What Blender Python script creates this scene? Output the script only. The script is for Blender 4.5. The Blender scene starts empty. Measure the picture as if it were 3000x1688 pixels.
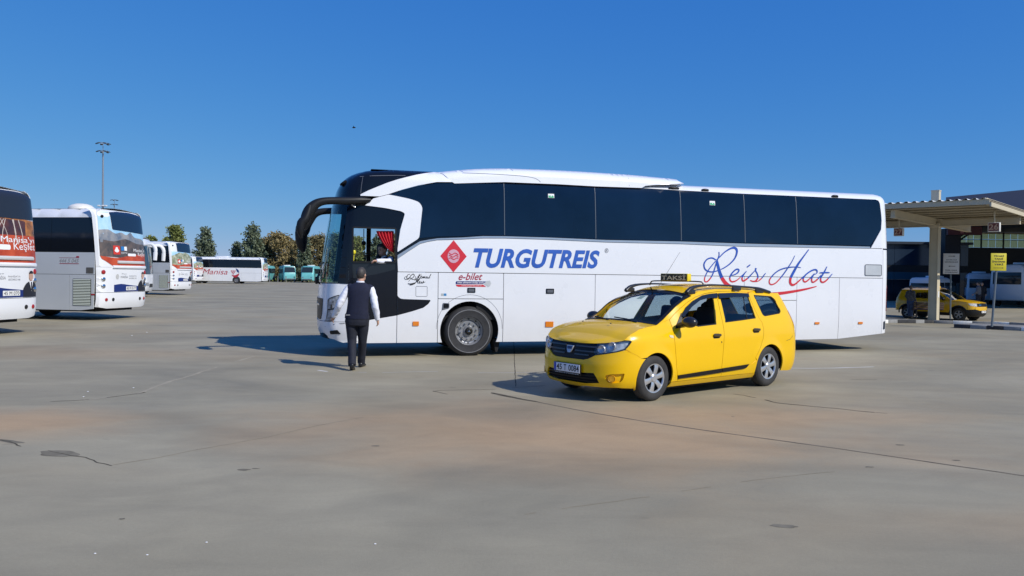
import bpy, bmesh, math, random
from mathutils import Vector, Matrix, noise
from mathutils.geometry import delaunay_2d_cdt
random.seed(7)
PI = math.pi
sc = bpy.context.scene
col = sc.collection
# ---------------------------------------------------------------- camera
FPX, CAMH = 2310.0, 1.68
PITCH, ROLL = math.atan(37 / 2310), 0.0126
_c, _s = math.cos(PITCH), math.sin(PITCH)
FWD = Vector((0, _c, -_s)); _r0 = Vector((1, 0, 0)); _u0 = Vector((0, _s, _c))
RGT = _r0 * math.cos(ROLL) + _u0 * math.sin(ROLL)
UPV = _u0 * math.cos(ROLL) - _r0 * math.sin(ROLL)
CAM = Vector((0, 0, CAMH))
cd = bpy.data.cameras.new('camera'); cam = bpy.data.objects.new('camera', cd); col.objects.link(cam)
cd.sensor_fit = 'HORIZONTAL'; cd.sensor_width = 36; cd.lens = 36 * FPX / 3000
cd.clip_start = .1; cd.clip_end = 5000
mw = Matrix.Identity(4)
for i in range(3):
    mw[i][0] = RGT[i]; mw[i][1] = UPV[i]; mw[i][2] = -FWD[i]; mw[i][3] = CAM[i]
cam.matrix_world = mw
sc.camera = cam
# ---------------------------------------------------------------- sky and sun
SUN_EL = math.radians(39.0)
SUN_AZ = math.atan2(.81, -.59)          # clockwise from +Y
wd = bpy.data.worlds.new('World'); sc.world = wd; wd.use_nodes = True
nt = wd.node_tree
for n in list(nt.nodes): nt.nodes.remove(n)
sky = nt.nodes.new('ShaderNodeTexSky'); sky.sky_type = 'NISHITA'; sky.sun_disc = False
sky.sun_elevation = SUN_EL; sky.sun_rotation = SUN_AZ
sky.altitude = 0; sky.air_density = 1.0; sky.dust_density = 0; sky.ozone_density = 8
bgn = nt.nodes.new('ShaderNodeBackground'); bgn.inputs[1].default_value = .10
won = nt.nodes.new('ShaderNodeOutputWorld')
sp = nt.nodes.new('ShaderNodeSeparateColor'); cb = nt.nodes.new('ShaderNodeCombineColor'); nt.links.new(sky.outputs[0], sp.inputs[0])
for _i, (_g, _a) in enumerate(((1.12, .40), (.66, 1.18), (.25, 4.05))):      # one even grade of the whole sky: a deep clean blue
    _p = nt.nodes.new('ShaderNodeMath'); _p.operation = 'POWER'; _p.inputs[1].default_value = _g; nt.links.new(sp.outputs[_i], _p.inputs[0])
    _q = nt.nodes.new('ShaderNodeMath'); _q.operation = 'MULTIPLY'; _q.inputs[1].default_value = _a; nt.links.new(_p.outputs[0], _q.inputs[0]); nt.links.new(_q.outputs[0], cb.inputs[_i])
nt.links.new(cb.outputs[0], bgn.inputs[0]); nt.links.new(bgn.outputs[0], won.inputs[0])
sl = bpy.data.lights.new('sun', 'SUN'); sl.energy = 4.2; sl.angle = math.radians(.53); sl.color = (1, .955, .88)
so = bpy.data.objects.new('sun', sl); col.objects.link(so)
sd = Vector((math.sin(SUN_AZ) * math.cos(SUN_EL), math.cos(SUN_AZ) * math.cos(SUN_EL), math.sin(SUN_EL)))
so.rotation_euler = (-sd).to_track_quat('-Z', 'Y').to_euler(); so.location = sd * 60
vs = sc.view_settings; vs.view_transform = 'Standard'; vs.look = 'None'; vs.exposure = 0; vs.gamma = 1
vs.use_curve_mapping = False
sc.render.engine = 'CYCLES'; sc.cycles.max_bounces = 8; sc.cycles.transparent_max_bounces = 16
# ---------------------------------------------------------------- photo pixel helpers (pixel -> direction)
def ray(p): return FWD + RGT * ((p[0] - 1500) / FPX) + UPV * ((844 - p[1]) / FPX)
def proj(P):
    d = P - CAM; z = d.dot(FWD)
    return 1500 + FPX * d.dot(RGT) / z, 844 - FPX * d.dot(UPV) / z
def ground(x, y, z=0.0):
    d = ray((x, y)); t = (z - CAMH) / d.z
    return CAM + d * t
def at_depth(x, y, Y):                   # point on the pixel's ray at world distance Y
    d = ray((x, y)); return CAM + d * (Y / d.y)
def Zm(x0, y0, k): return lambda x, y: (x0 + x / k, y0 + y / k)
z1 = Zm(0, 480, 2.898); z2 = Zm(400, 600, 4.6); z3 = Zm(860, 460, 3.294); z4 = Zm(860, 780, 4.025)
z5 = Zm(1200, 460, 3.22); z6 = Zm(1560, 780, 3.22); z7 = Zm(1900, 480, 2.684); z8 = Zm(2560, 520, 3.018)
zA = Zm(2040, 700, 6.133); zB = Zm(920, 780, 6.0375); zC = Zm(860, 480, 6.038); zD = Zm(1020, 640, 7.24)
zE = Zm(1290, 880, 8.053); zF = Zm(1570, 960, 6.3); zG = Zm(1180, 790, 9.908)
def zz(f, *pts): return [f(*p) for p in pts]
# ---------------------------------------------------------------- materials
MATS = {}
def mat(name, c, rough=.5, metal=0.0, coat=0.0, spec=.5, var=0.0, scale=3.0, bump=0.0, bscale=40.0, emit=None, c2=None, trans=0.0, rvar=0.0):
    if name in MATS: return MATS[name]
    m = bpy.data.materials.new(name); m.use_nodes = True; MATS[name] = m
    t = m.node_tree; b = t.nodes['Principled BSDF']
    b.inputs['Base Color'].default_value = (*c, 1); b.inputs['Roughness'].default_value = rough
    b.inputs['Metallic'].default_value = metal; b.inputs['Coat Weight'].default_value = coat
    b.inputs['Coat Roughness'].default_value = .04; b.inputs['Specular IOR Level'].default_value = spec
    b.inputs['Transmission Weight'].default_value = trans
    if emit: b.inputs['Emission Color'].default_value = (*emit[:3], 1); b.inputs['Emission Strength'].default_value = emit[3]
    if var or c2 or bump or rvar:
        tc = t.nodes.new('ShaderNodeTexCoord')
    if var or c2 or rvar:
        n = t.nodes.new('ShaderNodeTexNoise'); n.inputs['Scale'].default_value = scale; n.inputs['Detail'].default_value = 6; n.inputs['Roughness'].default_value = .6
        t.links.new(tc.outputs['Object'], n.inputs['Vector'])
    if var or c2:
        r = t.nodes.new('ShaderNodeValToRGB')
        a = tuple(max(0, x * (1 - var)) for x in c); d = c2 if c2 else tuple(min(1, x * (1 + var)) for x in c)
        r.color_ramp.elements[0].position = .3; r.color_ramp.elements[1].position = .7
        r.color_ramp.elements[0].color = (*a, 1); r.color_ramp.elements[1].color = (*d, 1)
        t.links.new(n.outputs[0], r.inputs[0]); t.links.new(r.outputs[0], b.inputs['Base Color'])
    if rvar:
        q = t.nodes.new('ShaderNodeMapRange'); q.inputs[3].default_value = max(0, rough - rvar); q.inputs[4].default_value = rough + rvar
        t.links.new(n.outputs[0], q.inputs[0]); t.links.new(q.outputs[0], b.inputs['Roughness'])
    if bump:
        n2 = t.nodes.new('ShaderNodeTexNoise'); n2.inputs['Scale'].default_value = bscale; n2.inputs['Detail'].default_value = 4
        t.links.new(tc.outputs['Object'], n2.inputs['Vector'])
        bp = t.nodes.new('ShaderNodeBump'); bp.inputs['Strength'].default_value = bump; bp.inputs['Distance'].default_value = .02
        t.links.new(n2.outputs[0], bp.inputs['Height']); t.links.new(bp.outputs[0], b.inputs['Normal'])
    return m
def glass_mat(name, tint, refl=1.0, rough=.02, ior=1.45):
    if name in MATS: return MATS[name]
    m = bpy.data.materials.new(name); m.use_nodes = True; MATS[name] = m
    t = m.node_tree
    for n in list(t.nodes): t.nodes.remove(n)
    o = t.nodes.new('ShaderNodeOutputMaterial'); tr = t.nodes.new('ShaderNodeBsdfTransparent'); gl = t.nodes.new('ShaderNodeBsdfGlossy')
    tr.inputs[0].default_value = (*tint, 1); gl.inputs['Roughness'].default_value = rough; gl.inputs[0].default_value = (refl, refl, refl, 1)
    lw = t.nodes.new('ShaderNodeLayerWeight'); lw.inputs[0].default_value = .5      # same from both sides of the pane
    pw = t.nodes.new('ShaderNodeMath'); pw.operation = 'POWER'; pw.inputs[1].default_value = 4.0; t.links.new(lw.outputs['Facing'], pw.inputs[0])
    f = t.nodes.new('ShaderNodeMath'); f.operation = 'MULTIPLY_ADD'; f.inputs[1].default_value = .75; f.inputs[2].default_value = .05 * (ior - 1) / .45; t.links.new(pw.outputs[0], f.inputs[0])
    mx = t.nodes.new('ShaderNodeMixShader')
    t.links.new(f.outputs[0], mx.inputs[0]); t.links.new(tr.outputs[0], mx.inputs[1]); t.links.new(gl.outputs[0], mx.inputs[2]); t.links.new(mx.outputs[0], o.inputs[0])
    return m
def coach_paint():
    m = mat('coach_white_paint', (.80, .81, .83), .28, coat=.5, var=.02, scale=.8, rvar=.06); t = m.node_tree; N = t.nodes.new; L = t.links.new; b = t.nodes['Principled BSDF']
    tc = N('ShaderNodeTexCoord'); sx = N('ShaderNodeSeparateXYZ'); L(tc.outputs['Object'], sx.inputs[0])
    mr = N('ShaderNodeMapRange'); mr.inputs[1].default_value = 1.25; mr.inputs[2].default_value = .25; L(sx.outputs[2], mr.inputs[0])
    n = N('ShaderNodeTexNoise'); n.inputs['Scale'].default_value = 2.2; n.inputs['Detail'].default_value = 8; n.inputs['Roughness'].default_value = .7; L(tc.outputs['Object'], n.inputs['Vector'])
    mu = N('ShaderNodeMath'); mu.operation = 'MULTIPLY'; L(mr.outputs[0], mu.inputs[0]); L(n.outputs[0], mu.inputs[1])
    m2 = N('ShaderNodeMath'); m2.operation = 'MULTIPLY'; m2.inputs[1].default_value = .28; L(mu.outputs[0], m2.inputs[0])
    mx = N('ShaderNodeMixRGB'); L(m2.outputs[0], mx.inputs[0]); src = b.inputs['Base Color'].links[0].from_socket; L(src, mx.inputs[1]); mx.inputs[2].default_value = (.42, .38, .32, 1); L(mx.outputs[0], b.inputs['Base Color'])
    n2 = N('ShaderNodeTexNoise'); n2.inputs['Scale'].default_value = 1.1; n2.inputs['Detail'].default_value = 1; L(tc.outputs['Object'], n2.inputs['Vector'])
    bp = N('ShaderNodeBump'); bp.inputs['Strength'].default_value = .12; bp.inputs['Distance'].default_value = .04; L(n2.outputs[0], bp.inputs['Height']); L(bp.outputs[0], b.inputs['Normal'])
    return m
WHITE = coach_paint()
BLACKP = mat('black_paint', (.006, .008, .013), .12, spec=.35)
DARKGLASS = mat('dark_tinted_glass', (.004, .013, .034), .05, spec=.48, bump=.05, bscale=.9, var=.35, scale=.5)
RUBBER = mat('tyre_rubber', (.028, .028, .03), .75, var=.3, scale=8, bump=.2)
PLASTIC = mat('black_plastic', (.012, .0125, .014), .42, spec=.25, var=.15, scale=6)
DARK = mat('dark_underbody', (.012, .012, .013), .9)
CHROME = mat('chrome', (.75, .76, .78), .12, metal=1)
SILVER = mat('silver_trim', (.55, .57, .6), .3, metal=.8, var=.05)
GREYP = mat('grey_plastic', (.10, .11, .13), .5)
ORANGE = mat('orange_lens', (.75, .22, .02), .2, coat=.5)
REDL = mat('red_lens', (.35, .015, .015), .15, coat=.6)
CLEAR = glass_mat('clear_glass', (.86, .9, .9))
TINT = glass_mat('tinted_glass', (.42, .5, .55))
# ---------------------------------------------------------------- objects
def tag(o, label=None, cat=None, group=None, kind=None):
    if label: o['label'] = label
    if cat: o['category'] = cat
    if group: o['group'] = group
    if kind: o['kind'] = kind
    return o
def empty(name, loc=(0, 0, 0), rz=0.0, parent=None):
    o = bpy.data.objects.new(name, None); col.objects.link(o); o.location = loc; o.rotation_euler = (0, 0, rz); o.empty_display_size = .2
    if parent: o.parent = parent
    return o
def mo(name, verts, faces, m, parent=None, smooth=True, ang=35, bevel=0.0, mats=None, fm=None):
    me = bpy.data.meshes.new(name); me.from_pydata([tuple(v) for v in verts], [], faces); me.validate()
    if bevel:
        bm = bmesh.new(); bm.from_mesh(me)
        bmesh.ops.remove_doubles(bm, verts=bm.verts, dist=1e-5)
        es = [e for e in bm.edges if len(e.link_faces) == 2 and e.calc_face_angle(0) > .6]
        bmesh.ops.bevel(bm, geom=es, offset=bevel, segments=2, profile=.5, affect='EDGES')
        bm.to_mesh(me); bm.free()
    for k in (mats or [m]): me.materials.append(k)
    if fm and not bevel and len(fm) == len(me.polygons):
        for p, i in zip(me.polygons, fm): p.material_index = i
    if smooth:
        me.shade_smooth()
        if ang < 180: me.set_sharp_from_angle(angle=math.radians(ang))
    me.update()
    o = bpy.data.objects.new(name, me); col.objects.link(o)
    if parent: o.parent = parent
    return o
class MB:
    def __init__(s): s.v = []; s.f = []
    def add(s, vs, fs):
        b = len(s.v); s.v += [Vector(v) for v in vs]; s.f += [tuple(b + i for i in f) for f in fs]; return s
    def box(s, c, d, M=None):
        x, y, z = d[0] / 2, d[1] / 2, d[2] / 2
        vs = [Vector((i * x, j * y, k * z)) for k in (-1, 1) for j in (-1, 1) for i in (-1, 1)]
        if M: vs = [M @ v for v in vs]
        c = Vector(c)
        return s.add([v + c for v in vs], [(0, 2, 3, 1), (4, 5, 7, 6), (0, 1, 5, 4), (2, 6, 7, 3), (0, 4, 6, 2), (1, 3, 7, 5)])
    def tube(s, pts, rad, n=8, caps=True, squash=None):
        pts = [Vector(p) for p in pts]; k = len(pts)
        if not hasattr(rad, '__len__'): rad = [rad] * k
        t0 = (pts[1] - pts[0]).normalized()
        a = Vector((0, 0, 1)) if abs(t0.z) < .9 else Vector((1, 0, 0))
        u = t0.cross(a).normalized(); rings = []
        for i in range(k):
            t = (pts[min(i + 1, k - 1)] - pts[max(i - 1, 0)]).normalized()
            u = (u - t * u.dot(t)).normalized(); w = t.cross(u)
            r = rad[i]; ra, rb = (r if hasattr(r, '__len__') else (r, r))
            rings.append([pts[i] + u * (ra * math.cos(2 * PI * j / n)) + w * (rb * math.sin(2 * PI * j / n)) for j in range(n)])
        vs = [p for r in rings for p in r]; fs = []
        for i in range(k - 1):
            for j in range(n):
                fs.append((i * n + j, i * n + (j + 1) % n, (i + 1) * n + (j + 1) % n, (i + 1) * n + j))
        if caps: fs += [tuple(range(n - 1, -1, -1)), tuple((k - 1) * n + j for j in range(n))]
        return s.add(vs, fs)
    def rings(s, R, caps=True, closed=True):
        n = len(R[0]); vs = [p for r in R for p in r]; fs = []
        for i in range(len(R) - 1):
            for j in range(n if closed else n - 1):
                fs.append((i * n + j, i * n + (j + 1) % n, (i + 1) * n + (j + 1) % n, (i + 1) * n + j))
        if caps: fs += [tuple(range(n - 1, -1, -1)), tuple((len(R) - 1) * n + j for j in range(n))]
        return s.add(vs, fs)
    def lathe(s, prof, c=(0, 0, 0), axis='y', n=32, M=None):     # prof: (radius, along)
        R = []
        for r, a in prof:
            ring = []
            for j in range(n):
                p, q = r * math.cos(2 * PI * j / n), r * math.sin(2 * PI * j / n)
                v = Vector((p, a, q)) if axis == 'y' else (Vector((p, q, a)) if axis == 'z' else Vector((a, p, q)))
                if M: v = M @ v
                ring.append(v + Vector(c))
            R.append(ring)
        return s.rings(R, caps=False)
    def ell(s, c, r, n=12, m=8, M=None):
        R = []
        for i in range(m + 1):
            th = PI * (i + .001) / (m + .002)
            ring = []
            for j in range(n):
                v = Vector((r[0] * math.sin(th) * math.cos(2 * PI * j / n), r[1] * math.sin(th) * math.sin(2 * PI * j / n), -r[2] * math.cos(th)))
                if M: v = M @ v
                ring.append(v + Vector(c))
            R.append(ring)
        return s.rings(R, caps=True)
    def prism(s, poly, z0, z1, fn=None):        # poly 2d -> extruded along third axis; fn maps (a,b,c)->3d
        fn = fn or (lambda a, b, c: Vector((a, b, c)))
        n = len(poly); tr = [list(t) for t in tess(poly)]
        vs = [fn(a, b, z0) for a, b in poly] + [fn(a, b, z1) for a, b in poly]
        fs = [tuple(t[::-1]) for t in tr] + [tuple(i + n for i in t) for t in tr]
        if sum(poly[i][0] * poly[(i + 1) % n][1] - poly[(i + 1) % n][0] * poly[i][1] for i in range(n)) < 0:
            fs += [(i, i + n, (i + 1) % n + n, (i + 1) % n) for i in range(n)]
            # tess gives triangles wound like the polygon
        else:
            fs += [(i, (i + 1) % n, (i + 1) % n + n, i + n) for i in range(n)]
        return s.add(vs, fs)
    def build(s, name, m, parent=None, smooth=True, ang=35, bevel=0.0, fix=True):
        o = mo(name, s.v, s.f, m, parent, smooth, ang, bevel)
        return o
def tess(poly):
    from mathutils.geometry import tessellate_polygon
    n = len(poly)
    ts = tessellate_polygon([[Vector((a, b, 0)) for a, b in poly]])
    area = sum(poly[i][0] * poly[(i + 1) % n][1] - poly[(i + 1) % n][0] * poly[i][1] for i in range(n))
    out = []
    for t in ts:
        a, b, c = [poly[i] for i in t]
        cr = (b[0] - a[0]) * (c[1] - a[1]) - (c[0] - a[0]) * (b[1] - a[1])
        if (cr > 0) != (area > 0): t = t[::-1]
        out.append(t)
    return out
# ---------------------------------------------------------------- curves and polygons in a surface's own 2d
def crv(pts, n=5):                       # open Catmull-Rom through the points
    out = []; k = len(pts)
    for i in range(k - 1):
        p0, p1, p2, p3 = pts[max(i - 1, 0)], pts[i], pts[i + 1], pts[min(i + 2, k - 1)]
        for j in range(n):
            t = j / n
            out.append(tuple(.5 * (2 * b + (c - a) * t + (2 * a - 5 * b + 4 * c - d) * t * t + (3 * b - a - 3 * c + d) * t ** 3) for a, b, c, d in zip(p0, p1, p2, p3)))
    out.append(tuple(pts[-1])); return out
def rnd(poly, r, n=4):                   # fillet every corner
    out = []; k = len(poly)
    for i in range(k):
        a, b, c = Vector(poly[i - 1]), Vector(poly[i]), Vector(poly[(i + 1) % k])
        u, v = a - b, c - b; rr = min(r if not hasattr(r, '__len__') else r[i], u.length * .45, v.length * .45)
        if rr < 1e-5: out.append(tuple(b)); continue
        p, q = b + u.normalized() * rr, b + v.normalized() * rr
        for j in range(n + 1):
            t = j / n; w = p * (1 - t) ** 2 + b * (2 * t * (1 - t)) + q * t * t
            out.append((w.x, w.y))
    return out
def rect(a0, a1, b0, b1, r=0): 
    p = [(a0, b0), (a1, b0), (a1, b1), (a0, b1)]
    return rnd(p, r) if r else p
def clip(poly, axis, val, keep_less):
    out = []; k = len(poly)
    for i in range(k):
        p, q = poly[i - 1], poly[i]
        ip = (p[axis] <= val) == keep_less; iq = (q[axis] <= val) == keep_less
        if ip != iq:
            t = (val - p[axis]) / (q[axis] - p[axis]); out.append(tuple(p[m] + (q[m] - p[m]) * t for m in (0, 1)))
        if iq: out.append(tuple(q))
    return out
def inside(x, y, loops):
    c = False
    for L in loops:
        j = len(L) - 1
        for i in range(len(L)):
            (xi, yi), (xj, yj) = L[i], L[j]
            if (yi > y) != (yj > y) and x < (xj - xi) * (y - yi) / (yj - yi) + xi: c = not c
            j = i
    return c
def tri2d(loops, g):
    gx, gy = g if hasattr(g, '__len__') else (g, g)
    V = []; E = []; B = []
    for L in loops:
        L2 = []
        for i in range(len(L)):
            a, b = L[i], L[(i + 1) % len(L)]
            if abs(a[0] - b[0]) < 1e-6 and abs(a[1] - b[1]) < 1e-6: continue
            k = max(1, int(max(abs(b[0] - a[0]) / gx, abs(b[1] - a[1]) / gy) + .999))
            for j in range(k): L2.append((a[0] + (b[0] - a[0]) * j / k, a[1] + (b[1] - a[1]) * j / k))
        s = len(V); V += L2; n = len(L2); E += [(s + i, s + (i + 1) % n) for i in range(n)]; B.append(L2)
    xs = [p[0] for p in B[0]]; ys = [p[1] for p in B[0]]
    i0, i1 = int(math.floor(min(xs) / gx)), int(max(xs) / gx) + 1; j0, j1 = int(math.floor(min(ys) / gy)), int(max(ys) / gy) + 1
    bp = [((p[0] / gx), (p[1] / gy)) for L in B for p in L]
    cell = {}
    for p in bp: cell.setdefault((int(math.floor(p[0])), int(math.floor(p[1]))), []).append(p)
    for i in range(i0, i1 + 1):
        for j in range(j0, j1 + 1):
            x, y = i * gx, j * gy
            if not inside(x, y, B): continue
            ok = True
            for ci in (i - 1, i):
                for cj in (j - 1, j):
                    for p in cell.get((ci, cj), ()):
                        if (p[0] - i) ** 2 + (p[1] - j) ** 2 < .12: ok = False
            if ok: V.append((x, y))
    r = delaunay_2d_cdt([Vector(p) for p in V], E, [], 0, 1e-6)
    vs = [tuple(p) for p in r[0]]; fs = []
    for f in r[2]:
        cx = sum(vs[i][0] for i in f) / len(f); cy = sum(vs[i][1] for i in f) / len(f)
        if inside(cx, cy, B): fs.append(tuple(f))
    return vs, fs
def panel(name, loops, S, m, parent=None, d=0.0, thick=.02, g=.15, mats=None, split=None, ang=30):
    """a sheet with thickness lying on surface S(a,b,d); loops in the surface's own 2d, the first is the outline"""
    if loops and not hasattr(loops[0][0], '__len__'): loops = [loops]
    v2, fs = tri2d(loops, g)
    if not fs: return None
    n = len(v2); V = [S(a, b, d) for a, b in v2]
    f0 = fs[len(fs) // 2]; nn = (V[f0[1]] - V[f0[0]]).cross(V[f0[2]] - V[f0[0]])
    a, b = v2[f0[0]]
    if nn.dot(S(a, b, d + .01) - S(a, b, d)) < 0: fs = [f[::-1] for f in fs]
    fm = [split(sum(v2[i][0] for i in f) / 3, sum(v2[i][1] for i in f) / 3) for f in fs] if split else None
    if thick:
        cnt = {}
        for f in fs:
            for i in range(len(f)):
                e = (f[i], f[(i + 1) % len(f)]); cnt[e] = 1
        bd = [e for e in cnt if (e[1], e[0]) not in cnt]
        V2 = list(V); mp = {}
        for e in bd:
            for i in e:
                if i not in mp:
                    mp[i] = len(V2); V2.append(S(v2[i][0], v2[i][1], d - thick))
        fs = fs + [(e[0], mp[e[0]], mp[e[1]], e[1]) for e in bd]
        if fm: fm += [0] * len(bd)
        V = V2
    return mo(name, V, fs, m, parent, True, ang, 0, mats, fm)
def ribbon(name, strokes, S, m, parent=None, d=.004, mats=None, split=None):
    """flat painted strokes: list of (points, widths) in surface 2d"""
    V = []; Fc = []; fm = []
    for pts, w in strokes:
        k = len(pts)
        if not hasattr(w, '__len__'): w = [w] * k
        base = len(V)
        for i in range(k):
            t = Vector(pts[min(i + 1, k - 1)]) - Vector(pts[max(i - 1, 0)])
            if t.length < 1e-9: t = Vector((1, 0))
            t.normalize(); nrm = Vector((-t.y, t.x)) * w[i] / 2; p = Vector(pts[i])
            for q in (p + nrm, p - nrm): V.append(S(q.x, q.y, d))
        for i in range(k - 1):
            Fc.append((base + 2 * i, base + 2 * i + 1, base + 2 * i + 3, base + 2 * i + 2))
            if split: fm.append(split(*[(pts[i][j] + pts[i + 1][j]) / 2 for j in (0, 1)]))
        d += .0004
    return mo(name, V, Fc, m, parent, False, 30, 0, mats, fm or None)
def text2d(s, shear=0.0, bold=0.0, space=1.0):
    cu = bpy.data.curves.new('t', 'FONT'); cu.body = s; cu.size = 1; cu.shear = shear; cu.offset = bold; cu.space_character = space; cu.resolution_u = 4
    ob = bpy.data.objects.new('t', cu); col.objects.link(ob)
    dg = bpy.context.evaluated_depsgraph_get()
    me = bpy.data.meshes.new_from_object(ob.evaluated_get(dg))
    vs = [(v.co.x, v.co.y) for v in me.vertices]; fs = [tuple(p.vertices) for p in me.polygons]
    bpy.data.objects.remove(ob); bpy.data.curves.remove(cu); bpy.data.meshes.remove(me)
    if not vs: return [], []
    x0 = min(v[0] for v in vs); x1 = max(v[0] for v in vs); y0 = min(v[1] for v in vs); y1 = max(v[1] for v in vs)
    return [((v[0] - x0) / (x1 - x0), (v[1] - y0) / (y1 - y0)) for v in vs], fs
def text_on(name, s, quad, m, parent=None, d=.004, S=None, shear=0.0, bold=0.0, space=1.0):
    """text filling quad = (lower-left, lower-right, upper-right, upper-left); 2d with S, else 3d points"""
    vs, fs = text2d(s, shear, bold, space)
    if not vs: return None
    q = [Vector(p) for p in quad]
    P = [(q[0] * (1 - a) + q[1] * a) * (1 - b) + (q[3] * (1 - a) + q[2] * a) * b for a, b in vs]
    V = [S(p.x, p.y, d) for p in P] if S else P
    return mo(name, V, fs, m, parent, False)
def newton(S, p, g0, lo=None, hi=None):
    a, b = g0
    for _ in range(40):
        X = proj(S(a, b)); e = (p[0] - X[0], p[1] - X[1])
        if abs(e[0]) + abs(e[1]) < .02: break
        h = 1e-3; A = proj(S(a + h, b)); B = proj(S(a, b + h))
        j = ((A[0] - X[0]) / h, (B[0] - X[0]) / h, (A[1] - X[1]) / h, (B[1] - X[1]) / h)
        D = j[0] * j[3] - j[1] * j[2]
        if abs(D) < 1e-6: break
        da = (e[0] * j[3] - e[1] * j[1]) / D; db = (j[0] * e[1] - j[2] * e[0]) / D
        m = max(abs(da), abs(db)) / .3
        if m > 1: da /= m; db /= m
        a += da; b += db
        if lo: a = max(lo[0], a); b = max(lo[1], b)
        if hi: a = min(hi[0], a); b = min(hi[1], b)
    return a, b
def lerp_tab(tab, x):
    if x <= tab[0][0]: return tab[0][1]
    for (a, b), (c, d) in zip(tab, tab[1:]):
        if x <= c: return b + (d - b) * (x - a) / (c - a)
    return tab[-1][1]
def smooth_tab(tab, x):                  # monotone-ish cubic through the table
    n = len(tab)
    if x <= tab[0][0]: return tab[0][1]
    if x >= tab[-1][0]: return tab[-1][1]
    i = 0
    while tab[i + 1][0] < x: i += 1
    def sl(k):
        if k <= 0 or k >= n - 1:
            k = min(max(k, 0), n - 2); return (tab[k + 1][1] - tab[k][1]) / (tab[k + 1][0] - tab[k][0])
        a = (tab[k][1] - tab[k - 1][1]) / (tab[k][0] - tab[k - 1][0]); b = (tab[k + 1][1] - tab[k][1]) / (tab[k + 1][0] - tab[k][0])
        return 0 if a * b <= 0 else 2 * a * b / (a + b)
    h = tab[i + 1][0] - tab[i][0]; t = (x - tab[i][0]) / h
    return ((2 * t ** 3 - 3 * t * t + 1) * tab[i][1] + (t ** 3 - 2 * t * t + t) * h * sl(i) + (-2 * t ** 3 + 3 * t * t) * tab[i + 1][1] + (t ** 3 - t * t) * h * sl(i + 1))
def copy_tree(o, parent=None):
    c = o.copy(); col.objects.link(c)
    if parent: c.parent = parent
    for ch in [x for x in bpy.data.objects if x.parent == o]: copy_tree(ch, c)
    return c
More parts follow.
